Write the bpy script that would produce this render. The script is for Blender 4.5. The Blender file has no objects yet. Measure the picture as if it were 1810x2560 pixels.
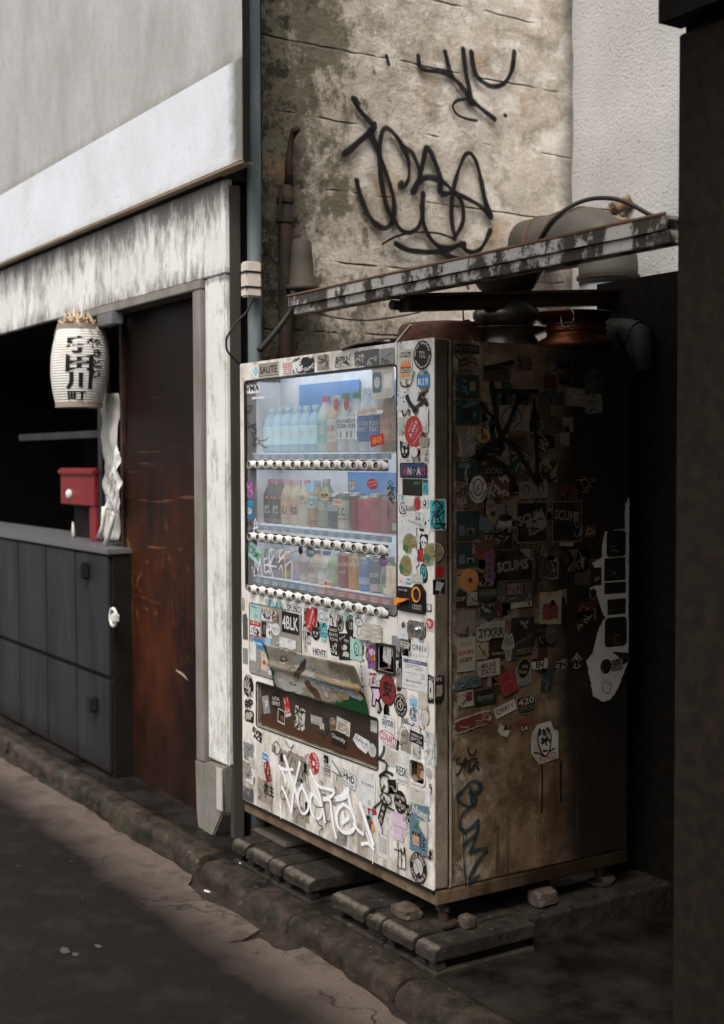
import bpy, bmesh, math, random
from mathutils import Vector, noise, geometry
random.seed(7)
S = bpy.context.scene
COL = S.collection
R = math.radians
# ---------------------------------------------------------------- camera
PXF, YAW, TILT, ROLL = 3234.6, 1.00425904, 0.0417819, -0.0031069
CAM = Vector((3.20632709, -2.30047753, 1.55049335))
FW = Vector((-math.sin(YAW)*math.cos(TILT), math.cos(YAW)*math.cos(TILT), -math.sin(TILT)))
R0 = Vector((math.cos(YAW), math.sin(YAW), 0)); U0 = R0.cross(FW)
RT = R0*math.cos(ROLL)+U0*math.sin(ROLL); UP = -R0*math.sin(ROLL)+U0*math.cos(ROLL)
cd = bpy.data.cameras.new('camera'); cam = bpy.data.objects.new('camera', cd); COL.objects.link(cam)
from mathutils import Matrix
cam.matrix_world = Matrix(((RT.x, UP.x, -FW.x, CAM.x), (RT.y, UP.y, -FW.y, CAM.y), (RT.z, UP.z, -FW.z, CAM.z), (0, 0, 0, 1)))
cd.sensor_fit = 'VERTICAL'; cd.sensor_height = 36; cd.lens = PXF*36/2560
cd.clip_start = .05; cd.clip_end = 500
cd.dof.use_dof = True; cd.dof.focus_distance = 4.15; cd.dof.aperture_fstop = 3.0
S.camera = cam
# ---------------------------------------------------------------- light
SUN_EL, SUN_AZ = 55., -48.     # the direction the light comes from, seen from above: over the street, front left
wd = bpy.data.worlds.new('World'); S.world = wd; wd.use_nodes = True
wn = wd.node_tree; wn.nodes.clear()
sky = wn.nodes.new('ShaderNodeTexSky'); sky.sky_type = 'NISHITA'; sky.sun_disc = False
sky.sun_elevation = R(SUN_EL); sky.sun_rotation = R(90-SUN_AZ); sky.dust_density = 4; sky.air_density = 1.2; sky.ozone_density = .6
bg = wn.nodes.new('ShaderNodeBackground'); bg.inputs['Strength'].default_value = .12
wo = wn.nodes.new('ShaderNodeOutputWorld')
hs = wn.nodes.new('ShaderNodeHueSaturation'); hs.inputs['Saturation'].default_value = .18
wn.links.new(sky.outputs[0], hs.inputs['Color']); wn.links.new(hs.outputs[0], bg.inputs[0]); wn.links.new(bg.outputs[0], wo.inputs[0])
sl = bpy.data.lights.new('sun', 'SUN'); sl.energy = .9; sl.angle = R(20); sl.color = (1, .91, .80)
sun = bpy.data.objects.new('sun', sl); COL.objects.link(sun)
sd = Vector((math.cos(R(SUN_EL))*math.cos(R(SUN_AZ)), math.cos(R(SUN_EL))*math.sin(R(SUN_AZ)), math.sin(R(SUN_EL))))
sun.rotation_euler = sd.to_track_quat('Z', 'Y').to_euler()
vs = S.view_settings; vs.view_transform = 'Standard'; vs.look = 'None'; vs.exposure = 1.2; vs.gamma = 1
S.display_settings.display_device = 'sRGB'
S.render.resolution_x = 724; S.render.resolution_y = 1024
S.render.engine = 'CYCLES'
S.cycles.max_bounces = 8; S.cycles.transparent_max_bounces = 24

# ---------------------------------------------------------------- pixels of the photograph -> points
CROP = dict(A=(590,840,3.9585),B=(590,1160,3.9585),C=(590,1480,4.3865),D=(590,1840,4.3865),E=(900,840,6.379),F=(900,1180,6.0417),
 G=(900,1500,6.0417),H=(900,1820,5.2167),W=(640,152,2.705),X=(1100,400,2.8982),L=(153,152,3.2012),M=(153,760,3.588),N=(153,1400,2.2742),
 Q=(560,2060,2.705),S1=(1100,830,5.41),S2=(1100,1230,5.41),S3=(1100,1630,5.41),S4=(1350,830,5.2355),S5=(1350,1230,5.2355),
 S6=(1350,1630,5.2355),S7=(1100,1950,2.8982),P=(0,0,1))
def at(k, x, y, ax, v):
    c = CROP[k]; px = c[0]+x/c[2]; py = c[1]+y/c[2]
    d = FW+RT*((px-905)/PXF)-UP*((py-1280)/PXF)
    return CAM+d*((v-CAM[ax])/d[ax])
# ---------------------------------------------------------------- objects
WO = {}
def tag(o, label=None, cat=None, group=None, kind=None):
    if label: o['label'] = label
    if cat: o['category'] = cat
    if group: o['group'] = group
    if kind: o['kind'] = kind
    return o
def link(o, parent, c):
    COL.objects.link(o); c = Vector(c); WO[o.name] = c
    if parent is not None:
        o.parent = parent; o.location = c-WO[parent.name]
    else: o.location = c
    return o
def empty(name, loc, parent=None):
    o = bpy.data.objects.new(name, None); o.empty_display_size = .1
    return link(o, parent, loc)
def mk(name, v, f, mat, parent=None, smooth=False, uv=None, mi=None, origin=None):
    v = [Vector(a) for a in v]
    if origin is None:
        lo = [min(a[i] for a in v) for i in range(3)]; hi = [max(a[i] for a in v) for i in range(3)]
        origin = Vector([(lo[i]+hi[i])/2 for i in range(3)])
    me = bpy.data.meshes.new(name); me.from_pydata([a-origin for a in v], [], f)
    for m in (mat if isinstance(mat, (list, tuple)) else [mat]): me.materials.append(m)
    if mi is not None: me.polygons.foreach_set('material_index', mi)
    if smooth: me.polygons.foreach_set('use_smooth', [True]*len(me.polygons))
    if uv is not None:
        l = me.uv_layers.new(name='uv')
        for i, lp in enumerate(me.loops): l.data[i].uv = uv[lp.vertex_index]
    me.update()
    return link(bpy.data.objects.new(name, me), parent, origin)
def dup(o, delta, parent=None, tree=True):
    c = o.copy(); COL.objects.link(c); d = Vector(delta)
    w = WO[o.name]+d; WO[c.name] = w
    if parent is not None: c.parent = parent; c.location = w-WO[parent.name]
    elif o.parent is None: c.location = w
    if tree:
        for ch in list(o.children): dup(ch, delta, c)
    return c
class MB:
    def __init__(s): s.v = []; s.f = []; s.u = []; s.m = []; s.cm = 0
    def add(s, v, f, u=None):
        b = len(s.v); s.v += [Vector(a) for a in v]; s.f += [[i+b for i in a] for a in f]; s.m += [s.cm]*len(f)
        s.u += u if u else [(.5, .5)]*len(v); return s
    def box(s, x0, x1, y0, y1, z0, z1):
        return s.add([(x, y, z) for z in (z0, z1) for y in (y0, y1) for x in (x0, x1)],
            [(0, 2, 3, 1), (4, 5, 7, 6), (0, 1, 5, 4), (2, 6, 7, 3), (0, 4, 6, 2), (1, 3, 7, 5)])
    def tube(s, pts, r, n=10, caps=True, closed=False):
        pts = [Vector(p) for p in pts]; rings = []; L = len(pts); up = None
        for i, p in enumerate(pts):
            if closed: d = pts[(i+1) % L]-pts[i-1]
            else: d = pts[min(i+1, L-1)]-pts[max(i-1, 0)]
            d.normalize()
            if up is None: up = Vector((0, 0, 1)) if abs(d.z) < .9 else Vector((1, 0, 0))
            a = d.cross(up).normalized(); up = a.cross(d).normalized()
            rr = r[i] if isinstance(r, (list, tuple)) else r
            rings.append([p+(a*math.cos(t)+up*math.sin(t))*rr for t in [2*math.pi*k/n for k in range(n)]])
        v = [q for g in rings for q in g]; f = []
        for i in range(L if closed else L-1):
            for k in range(n):
                a = i*n+k; b = i*n+(k+1) % n; c = ((i+1) % L)*n+(k+1) % n; d = ((i+1) % L)*n+k
                f.append((a, b, c, d))
        if caps and not closed: f += [tuple(range(n))[::-1], tuple(range((L-1)*n, L*n))]
        return s.add(v, f)
    def lathe(s, prof, c=(0, 0, 0), n=20, a0=0, a1=2*math.pi):
        c = Vector(c); full = abs(a1-a0-2*math.pi) < 1e-4; m = n if full else n+1; v = []; f = []
        for r, z in prof:
            for k in range(m):
                t = a0+(a1-a0)*k/n; v.append(c+Vector((r*math.cos(t), r*math.sin(t), z)))
        for i in range(len(prof)-1):
            for k in range(n):
                k2 = (k+1) % m; f.append((i*m+k, i*m+k2, (i+1)*m+k2, (i+1)*m+k))
        return s.add(v, f)
    def prism(s, poly, d0, d1, fr):     # poly in 2D; fr(u, v, d) -> 3D
        n = len(poly); v = [fr(u, w, d0) for u, w in poly]+[fr(u, w, d1) for u, w in poly]
        f = [tuple(range(n))[::-1], tuple(range(n, 2*n))]+[(i, (i+1) % n, n+(i+1) % n, n+i) for i in range(n)]
        return s.add(v, f)
    def plate(s, outer, holes, d0, d1, fr):      # sheet with holes; front face at d0, hole and rim walls back to d1
        loops = [outer]+holes; flat = [p for l in loops for p in l]
        tri = geometry.tessellate_polygon([[Vector((a, b, 0)) for a, b in l] for l in loops])
        v = [fr(a, b, d0) for a, b in flat]+[fr(a, b, d1) for a, b in flat]; N = len(flat)
        f = [tuple(t) for t in tri]; o = 0
        for l in loops:
            n = len(l); f += [(o+i, o+(i+1) % n, N+o+(i+1) % n, N+o+i) for i in range(n)]; o += n
        return s.add(v, f)
    def grid(s, nu, nv, fn):
        v = [fn(i/nu, j/nv) for j in range(nv+1) for i in range(nu+1)]; w = nu+1
        return s.add(v, [(j*w+i, j*w+i+1, (j+1)*w+i+1, (j+1)*w+i) for j in range(nv) for i in range(nu)])
    def mk(s, name, mat, parent=None, smooth=False, uv=False, bevel=0, seg=2, multi=False):
        o = mk(name, s.v, s.f, mat, parent, smooth, s.u if uv else None, s.m if multi else None)
        if bevel or smooth is None: pass
        bm = bmesh.new(); bm.from_mesh(o.data)
        if bevel:
            es = [e for e in bm.edges if len(e.link_faces) == 2 and e.calc_face_angle(0) > .5]
            bmesh.ops.bevel(bm, geom=es, offset=bevel, segments=seg, affect='EDGES', clamp_overlap=True)
        if not uv: bmesh.ops.recalc_face_normals(bm, faces=bm.faces)
        bm.to_mesh(o.data); bm.free()
        return o
def rrect(u0, u1, v0, v1, r, n=5):
    p = []
    for cx, cy, a in ((u1-r, v1-r, 0), (u0+r, v1-r, 90), (u0+r, v0+r, 180), (u1-r, v0+r, 270)):
        p += [(cx+r*math.cos(R(a+90*k/n)), cy+r*math.sin(R(a+90*k/n))) for k in range(n+1)]
    return p
def ell(u, v, a, b, n=28): return [(u+a*math.cos(2*math.pi*k/n), v+b*math.sin(2*math.pi*k/n)) for k in range(n)]
def rough(o, amp, scale=8, cut=0, zonly=False):
    bm = bmesh.new(); bm.from_mesh(o.data)
    if cut: bmesh.ops.subdivide_edges(bm, edges=bm.edges, cuts=cut, use_grid_fill=True)
    w = WO[o.name]
    bm.normal_update()
    for v in bm.verts:
        q = (v.co+w)*scale; d = noise.noise(q)*amp+noise.noise(q*3.1)*amp*.45
        v.co += v.normal*d
    bm.to_mesh(o.data); bm.free(); return o
FRONT = lambda u, v, d: Vector((u, -d, v))       # street side of the machine: u = X, v = Z, d = proud towards -Y
SIDE = lambda u, v, d: Vector((d, u, v))         # alley side of the machine: u = Y, v = Z, d = proud towards +X
def smooth_pts(pts, k=5):
    if len(pts) < 3: return pts
    out = []; q = [pts[0]]+list(pts)+[pts[-1]]
    for i in range(1, len(q)-2):
        a, b, c, d = q[i-1], q[i], q[i+1], q[i+2]
        for j in range(k):
            t = j/k
            out.append(tuple(.5*(2*b[n]+(c[n]-a[n])*t+(2*a[n]-5*b[n]+4*c[n]-d[n])*t*t+(3*b[n]-a[n]-3*c[n]+d[n])*t**3) for n in range(2)))
    return out+[pts[-1]]
def ribbon(mb, pts, w, fr, d, ramp=.0004, smooth=True, taper=False, k=5, vary=0.):
    p = [Vector(a).to_2d() for a in (smooth_pts(pts, k) if smooth else pts)]
    if len(p) == 1: p = [p[0], p[0]+Vector((w*.05, 0))]
    n = len(p); v = []; u = []; f = []
    for i in range(n):
        t = p[min(i+1, n-1)]-p[max(i-1, 0)]; t = t.normalized() if t.length > 1e-9 else Vector((1, 0))
        m = Vector((-t.y, t.x)); ww = w*(.55+.45*math.sin(math.pi*min(1, (i+.6)/n))) if taper else w
        if vary: ww *= 1+vary*noise.noise(Vector((p[i].x*14, p[i].y*14, w*99)))-vary*.25*math.sin(math.pi*i/n)
        dd = d+ramp*i/max(1, n-1)
        for s_ in (-.5, 0, .5): v.append(fr(*(p[i]+m*ww*s_), dd)); u.append((s_+.5, .5))
    for i in range(n-1):
        for k2 in (0, 1): a = i*3+k2; f.append((a, a+1, a+4, a+3))
    for end, sg in ((0, -1), (n-1, 1)):
        t = (p[min(end+1, n-1)]-p[max(end-1, 0)]); t = t.normalized() if t.length > 1e-9 else Vector((1, 0))
        m = Vector((-t.y, t.x)); ww = w*.5*(.55 if taper else 1); dd = d+ramp*(end/max(1, n-1)); b = len(v)
        v.append(fr(*p[end], dd)); u.append((.5, .5))
        for k2 in range(7):
            a = math.pi*k2/6; v.append(fr(*(p[end]+(m*math.cos(a)+t*sg*math.sin(a))*ww), dd)); u.append((0, .5))
        f += [(b, b+1+k2, b+2+k2) for k2 in range(6)]
    mb.add(v, f, u)
# text: bpy's own font, turned into a flat mesh; returned as (points, faces) with the box normalised to 0..1
TXT = {}
def text(s, bold=.0):
    key = (s, bold)
    if key not in TXT:
        c = bpy.data.curves.new('t', 'FONT'); c.body = s; c.offset = bold; c.resolution_u = 2; c.fill_mode = 'FRONT'; c.dimensions = '2D'
        o = bpy.data.objects.new('t', c); COL.objects.link(o)
        me = bpy.data.meshes.new_from_object(o.evaluated_get(bpy.context.evaluated_depsgraph_get()))
        v = [(a.co.x, a.co.y) for a in me.vertices]; f = [tuple(q.vertices) for q in me.polygons]
        bpy.data.objects.remove(o); bpy.data.meshes.remove(me); bpy.data.curves.remove(c)
        if not v: v = [(0, 0), (1, 0), (1, 1)]; f = []
        x0 = min(a[0] for a in v); x1 = max(a[0] for a in v); y0 = min(a[1] for a in v); y1 = max(a[1] for a in v)
        TXT[key] = ([((a[0]-x0)/max(1e-6, x1-x0), (a[1]-y0)/max(1e-6, y1-y0)) for a in v], f, (x1-x0)/max(1e-6, y1-y0))
    return TXT[key]
# ---------------------------------------------------------------- materials
class NT:
    def __init__(s, name):
        s.m = bpy.data.materials.new(name); s.m.use_nodes = True; s.t = s.m.node_tree; s.t.nodes.clear()
        s.out = s.t.nodes.new('ShaderNodeOutputMaterial'); s.tc = None
    def n(s, ty, ins=None, **pr):
        k = s.t.nodes.new('ShaderNode'+ty)
        for a, b in pr.items(): setattr(k, a, b)
        for a, b in (ins or {}).items(): s.set(k.inputs[a], b)
        return k
    def set(s, sock, b):
        if isinstance(b, bpy.types.NodeSocket): s.t.links.new(b, sock)
        elif isinstance(b, bpy.types.Node): s.t.links.new(b.outputs[0], sock)
        else:
            if sock.type == 'RGBA' and len(b) == 3: b = (*b, 1)
            sock.default_value = b
    def pos(s):
        if s.tc is None: s.tc = s.n('NewGeometry').outputs['Position']
        return s.tc
    def map(s, scale=(1, 1, 1), loc=(0, 0, 0)):
        return s.n('Mapping', {'Vector': s.pos(), 'Scale': scale, 'Location': loc}).outputs[0]
    def noise(s, scale, detail=4, rough=.55, stretch=(1, 1, 1), loc=(0, 0, 0), dist=0):
        return s.n('TexNoise', {'Vector': s.map(stretch, loc), 'Scale': scale, 'Detail': detail, 'Roughness': rough, 'Distortion': dist}).outputs[0]
    def ramp(s, fac, *st, interp='LINEAR'):
        k = s.n('ValToRGB', {'Fac': fac}); e = k.color_ramp.elements; k.color_ramp.interpolation = interp
        while len(e) < len(st): e.new(.5)
        for a, (p, c) in zip(e, st):
            a.position = p; a.color = (c, c, c, 1) if not hasattr(c, '__len__') else (*c, 1)
        return k.outputs[0]
    def mix(s, fac, a, b, mode='MIX'):
        k = s.n('Mix', data_type='RGBA', blend_type=mode)
        s.set(k.inputs[0], fac); s.set(k.inputs[6], a); s.set(k.inputs[7], b); return k.outputs[2]
    def math(s, op, a, b=0., clamp=False):
        k = s.n('Math', operation=op); k.use_clamp = clamp; s.set(k.inputs[0], a); s.set(k.inputs[1], b); return k.outputs[0]
    def axis(s, i):
        return s.n('SeparateXYZ', {'Vector': s.pos()}).outputs[i]
    def rng(s, val, a, b, c=0., d=1.):
        return s.n('MapRange', {'Value': val, 'From Min': a, 'From Max': b, 'To Min': c, 'To Max': d}).outputs[0]
    def bump(s, h, strength=.3, dist=.01, nrm=None):
        i = {'Height': h, 'Strength': strength, 'Distance': dist}
        if nrm is not None: i['Normal'] = nrm
        return s.n('Bump', i).outputs[0]
    def bsdf(s, col, rough=.6, metal=0., nrm=None, spec=.16, **kw):
        i = {'Base Color': col, 'Roughness': rough, 'Metallic': metal, 'Specular IOR Level': spec}
        if nrm is not None: i['Normal'] = nrm
        i.update(kw)
        return s.n('BsdfPrincipled', i).outputs[0]
    def done(s, sh): s.t.links.new(sh, s.out.inputs[0]); return s.m
MC = {}
def plain(name, col, rough=.5, metal=0., dirt=.35, spec=.5, sc=25.):
    """paint, plastic or print with a little grime of its own"""
    if name in MC: return MC[name]
    t = NT(name); d = t.ramp(t.noise(sc, 5, .65), (.38, 0.), (.72, 1.))
    c = t.mix(t.math('MULTIPLY', d, dirt), col, tuple(max(.004, x*.35+.012*(3-i)) for i, x in enumerate(col)))
    r = t.rng(t.noise(60, 3), .3, .7, max(.05, rough-.12), min(1, rough+.15))
    MC[name] = t.done(t.bsdf(c, r, metal, spec=spec if max(col) > .06 or rough < .3 else spec*.35)); return MC[name]
PAL = dict(k=(.012,.011,.011), w=(.62,.61,.60), r=(.40,.018,.02), b=(.03,.20,.42), n=(.02,.03,.12), t=(.03,.38,.42), g=(.03,.14,.06),
  gr=(.22,.22,.22), lg=(.42,.41,.39), dg=(.07,.07,.07), o=(.72,.25,.03), p=(.72,.26,.40), pu=(.20,.08,.22), y=(.50,.36,.05), be=(.45,.36,.24), br=(.12,.06,.03),
  ol=(.24,.21,.08), m=(.34,.55,.48), sk=(.50,.28,.18), lp=(.62,.42,.60), dr=(.20,.015,.02), te=(.01,.06,.065), lb=(.25,.45,.62), s=(.10,.17,.22), mr=(.09,.02,.03), gd=(.30,.24,.12), of=(.50,.46,.40), rb=(.28,.24,.20))
def pm(k): return plain('print_'+k, PAL[k], .42, 0, .45, .4)
def pms(k):      # the alley side's prints: browned, grimy, and darkened in colour for shade
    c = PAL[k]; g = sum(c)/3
    return plain('dim_print_'+k, tuple((x*.75+g*.25)*.50*w for x, w in zip(c, (1.04, .96, .84))), .5, 0, .75, .35, 14.)
def build_materials():
    g = {}
    # left building: upper grey render, white fascia, stained lower render
    t = NT('grey_render'); n = t.noise(2.6, 9, .68, (1, 1, .5)); c = t.mix(t.ramp(n, (.35, 0.), (.68, 1.)), (.30, .295, .28), (.44, .435, .42))
    c = t.mix(t.math('MULTIPLY', t.ramp(t.noise(45, 7, .75), (.45, 0.), (.7, 1.)), .35), c, (.22, .21, .19))
    c = t.mix(t.math('MULTIPLY', t.ramp(t.noise(7, 6, .7, (1, 1, .16)), (.58, 0.), (.70, 1.)), .18), c, (.26, .25, .235))
    c = t.mix(t.math('MULTIPLY', t.rng(t.math('ADD', t.axis(2), t.math('MULTIPLY', t.noise(9, 8, .75), .16)), 3.20, 3.13), .6), c, (.13, .12, .10))
    g['render_grey'] = t.done(t.bsdf(c, .85, nrm=t.bump(t.noise(120, 4, .7), .25, .004)))
    t = NT('white_fascia'); c = t.mix(t.ramp(t.noise(3, 5, .6), (.3, 0.), (.75, 1.)), (.64, .66, .70), (.52, .53, .55))
    c = t.mix(t.ramp(t.noise(24, 8, .76), (.60, 0.), (.66, .55)), c, (.28, .26, .22)); c = t.mix(t.math('MULTIPLY', t.ramp(t.noise(50, 7, .75), (.5, 0.), (.7, 1.)), .25), c, (.32, .31, .29))
    ed = t.rng(t.math('ADD', t.axis(0), t.math('MULTIPLY', t.noise(28, 5, .7), .10)), -1.29, -1.21)
    c = t.mix(t.math('MULTIPLY', ed, .85, True), c, (.10, .09, .07))
    c = t.mix(t.math('MULTIPLY', t.rng(t.math('ADD', t.axis(2), t.math('MULTIPLY', t.noise(22, 5, .7), .08)), 2.75, 2.705), .7), c, (.36, .29, .21))
    g['fascia'] = t.done(t.bsdf(c, .75, nrm=t.bump(t.noise(90, 5, .7), .3, .004)))
    t = NT('stained_render'); c = t.mix(t.ramp(t.noise(4, 6, .6), (.3, 0.), (.7, 1.)), (.70, .695, .675), (.58, .565, .53))
    st2 = t.noise(34, 6, .7, (1, 1, .5)); z = t.axis(2); top = t.math('POWER', t.rng(z, 2.40, 2.66), 1.5); bot = t.math('POWER', t.rng(z, 2.40, 2.27), 1.6)
    msk = t.math('ADD', t.math('MULTIPLY', t.noise(7, 9, .72, (1, 1, .33)), .55), t.math('MULTIPLY', t.noise(26, 9, .76, (1, 1, .42)), .45))
    zz = t.math('MULTIPLY', t.rng(z, 2.25, 2.27), .17)
    msk = t.math('ADD', msk, t.math('SUBTRACT', t.math('MULTIPLY', t.math('MAXIMUM', t.math('MULTIPLY', top, zz), t.math('MULTIPLY', t.math('MULTIPLY', bot, .8), zz)), 1.), .045))
    c = t.mix(t.math('MULTIPLY', t.ramp(msk, (.465, 0.), (.60, 1.)), .80), c, (.085, .075, .06))
    msk2 = t.ramp(t.math('ADD', t.noise(20, 4, .5, (1, 1, .05), (3, 0, 0)), t.math('MULTIPLY', top, .1)), (.60, 0.), (.68, 1.)); c = t.mix(t.math('MULTIPLY', msk2, .4), c, (.12, .105, .085))
    low = t.rng(z, 2.2, .2); e2 = t.math('ADD', t.math('MULTIPLY', st2, .9), t.math('MULTIPLY', low, .22))
    c = t.mix(t.math('MULTIPLY', t.ramp(e2, (.60, 0.), (.80, 1.)), .55), c, (.22, .175, .125))
    g['render_stained'] = t.done(t.bsdf(c, .85, nrm=t.bump(t.noise(80, 5, .7), .5, .005)))
    # board-marked concrete with moss
    t = NT('old_concrete'); y = t.axis(1); z = t.axis(2)
    c = t.mix(t.ramp(t.noise(2.4, 7, .62, (1, 1, 1.6)), (.32, 0.), (.68, 1.)), (.62, .555, .475), (.46, .40, .325))
    c = t.mix(t.math('MULTIPLY', t.ramp(t.noise(7, 7, .72), (.5, 0.), (.66, 1.)), .7), c, (.20, .165, .12))
    c = t.mix(t.math('MULTIPLY', t.ramp(t.noise(55, 6, .75), (.45, 0.), (.68, 1.)), .40), c, (.16, .13, .095))
    c = t.mix(t.math('MULTIPLY', t.math('MULTIPLY', t.ramp(t.noise(3.6, 8, .7, (1, 1, 1.5), (1, 6, 2)), (.50, 0.), (.57, 1.)), t.rng(y, .55, .9)), .55), c, (.80, .75, .69))
    moss = t.math('ADD', t.math('ADD', t.math('MULTIPLY', t.noise(4.5, 10, .74, (1, 1, .8)), .75), t.math('MULTIPLY', t.noise(26, 8, .75), .25)), t.math('ADD', t.rng(y, .25, 1.2, .09, -.12), t.rng(z, 2.38, 2.05, 0., .075)))
    moss = t.math('ADD', moss, t.math('MULTIPLY', t.math('MULTIPLY', t.rng(z, 2.7, 3.4), t.rng(y, 1.1, .5)), .05))
    c = t.mix(t.math('MULTIPLY', t.ramp(moss, (.50, 0.), (.565, 1.)), .80), c, (.085, .074, .042))
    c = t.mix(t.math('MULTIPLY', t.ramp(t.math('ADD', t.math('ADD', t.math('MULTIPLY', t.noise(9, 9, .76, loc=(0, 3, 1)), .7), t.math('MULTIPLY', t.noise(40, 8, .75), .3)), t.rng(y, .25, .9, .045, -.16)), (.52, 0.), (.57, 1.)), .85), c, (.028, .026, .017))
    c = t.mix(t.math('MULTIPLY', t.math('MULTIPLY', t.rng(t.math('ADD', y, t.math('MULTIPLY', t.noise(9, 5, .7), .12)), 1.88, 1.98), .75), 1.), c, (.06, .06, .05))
    zj = t.math('FRACT', t.math('DIVIDE', t.math('ADD', z, t.math('MULTIPLY', t.noise(4, 3), .03)), .3))
    jn = t.math('MULTIPLY', t.ramp(zj, (0., 1.), (.022, 0.), (.978, 0.), (1., 1.)), t.ramp(t.noise(4.1, 5, .6), (.46, 0.), (.56, 1.)))
    c = t.mix(t.math('MULTIPLY', jn, .8), c, (.075, .065, .05))
    c = t.mix(t.math('MULTIPLY', t.ramp(t.noise(3, 3, .5, loc=(3, 1, 7)), (.62, 0.), (.70, 1.)), .5), c, (.42, .24, .12))
    h = t.math('SUBTRACT', t.math('ADD', t.noise(16, 9, .75), t.math('MULTIPLY', t.noise(3, 4), .8)), t.math('MULTIPLY', jn, .8))
    h = t.math('MULTIPLY', h, t.rng(y, .4, 1.5, 1.6, .5))
    g['concrete_old'] = t.done(t.bsdf(c, .9, nrm=t.bump(h, 1., .022)))
    t = NT('grey_stucco'); c = t.mix(t.ramp(t.noise(3, 5), (.3, 0.), (.7, 1.)), (.50, .485, .475), (.40, .39, .38))
    c = t.mix(t.ramp(t.noise(70, 3, .6), (.62, 0.), (.7, .8)), c, (.12, .11, .10))
    g['stucco'] = t.done(t.bsdf(c, .9, nrm=t.bump(t.noise(70, 4, .6), .8, .008)))
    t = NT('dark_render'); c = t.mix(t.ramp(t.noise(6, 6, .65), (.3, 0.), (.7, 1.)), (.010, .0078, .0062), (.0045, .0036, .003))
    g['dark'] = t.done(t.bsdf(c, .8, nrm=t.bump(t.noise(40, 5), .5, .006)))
    # rusty door sheet
    t = NT('rusty_door'); n = t.noise(3.2, 7, .66, (1, 1, .6)); c = t.mix(t.ramp(n, (.42, 0.), (.72, 1.)), (.011, .005, .0036), (.060, .015, .0055))
    c = t.mix(t.math('MULTIPLY', t.ramp(t.noise(7, 8, .72, (1.4, 1, .9), dist=.6), (.58, 0.), (.7, 1.)), t.rng(t.math('ABSOLUTE', t.math('SUBTRACT', t.axis(2), 1.0)), .40, .0)), c, (.30, .115, .035))
    sc = t.math('MULTIPLY', t.ramp(t.noise(4, 4, .6, (.4, 1, 7), (2, 0, 5)), (.64, 0.), (.70, 1.)), t.rng(t.axis(2), .75, 1.1))
    c = t.mix(t.math('MULTIPLY', sc, .5), c, (.28, .13, .05))
    el = t.math('MULTIPLY', t.rng(t.math('ADD', t.axis(0), t.math('MULTIPLY', t.noise(16, 7, .75), .22)), -2.58, -2.72), t.rng(t.math('ABSOLUTE', t.math('SUBTRACT', t.axis(2), .95)), .75, .1))
    c = t.mix(t.math('MULTIPLY', el, t.ramp(t.noise(24, 6, .7), (.42, 0.), (.58, 1.))), c, (.30, .20, .11))
    c = t.mix(t.math('MULTIPLY', t.rng(t.math('ADD', t.axis(2), t.math('MULTIPLY', t.noise(3, 6, .7), .6)), 1.35, 2.1), .85), c, (.006, .0038, .003)); c = t.mix(t.math('MULTIPLY', t.rng(t.math('ADD', t.axis(2), t.math('MULTIPLY', t.noise(3, 6, .7), .5)), .85, .35), .6), c, (.010, .0055, .004))  # top of the door: recess shade put into the colour
    g['door'] = t.done(t.bsdf(c, t.rng(n, .3, .7, .42, .62), spec=.10, nrm=t.bump(t.noise(6, 5), .12, .01)))
    t = NT('weathered_steel'); c = t.mix(t.ramp(t.noise(9, 6, .6, (1, 1, .4)), (.35, 0.), (.7, 1.)), (.27, .25, .225), (.17, .145, .115))
    c = t.mix(t.ramp(t.noise(20, 6, .7), (.64, 0.), (.72, .8)), c, (.20, .10, .05))
    g['steel'] = t.done(t.bsdf(c, .5, .3))
    t = NT('grey_cabinet'); c = t.mix(t.ramp(t.noise(5, 5, .6, (1, 1, .2)), (.3, 0.), (.7, 1.)), (.030, .0305, .032), (.014, .0142, .015))
    c = t.mix(t.math('MULTIPLY', t.ramp(t.noise(16, 8, .76, (1, 1, .3)), (.60, 0.), (.68, 1.)), .5), c, (.075, .072, .068)); c = t.mix(t.rng(t.math('ADD', t.axis(2), t.math('MULTIPLY', t.noise(9, 6, .7), .2)), .22, .08), c, (.012, .009, .007))
    g['cabinet'] = t.done(t.bsdf(c, .5, nrm=t.bump(t.noise(20, 3), .05, .005)))
    # ground
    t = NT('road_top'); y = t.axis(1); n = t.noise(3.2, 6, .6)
    pale_light = t.math('ADD', t.rng(y, -.56, -.26), t.math('MULTIPLY', t.math('SUBTRACT', n, .5), .6))  # real pale strip; its fade to dark is light put into the colour
    c = t.mix(t.ramp(pale_light, (.15, 0.), (.9, 1.)), (.0075, .0046, .0031), (.115, .088, .072))
    ag = t.n('TexVoronoi', {'Vector': t.pos(), 'Scale': 260.}); agc = t.n('SeparateColor', {'Color': ag.outputs['Color']}).outputs[0]
    c = t.mix(t.math('MULTIPLY', t.ramp(agc, (.35, 0.), (1., 1.)), .55), c, t.mix(.5, c, (.012, .010, .009)))
    c = t.mix(t.ramp(t.math('ADD', agc, t.math('MULTIPLY', t.noise(9, 3), .3)), (1.0, 0.), (1.08, .8)), c, (.16, .145, .125))
    pt = t.ramp(t.noise(6, 7, .7, loc=(3, 3, 0)), (.50, 0.), (.60, 1.)); c = t.mix(t.math('MULTIPLY', pt, .45), c, (.022, .017, .014))
    ck = t.n('TexVoronoi', {'Vector': t.n('Mapping', {'Vector': t.mix(.16, t.pos(), t.n('TexNoise', {'Vector': t.pos(), 'Scale': 7.}).outputs['Color'])}).outputs[0], 'Scale': 1.7}, feature='DISTANCE_TO_EDGE').outputs[0]
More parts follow.
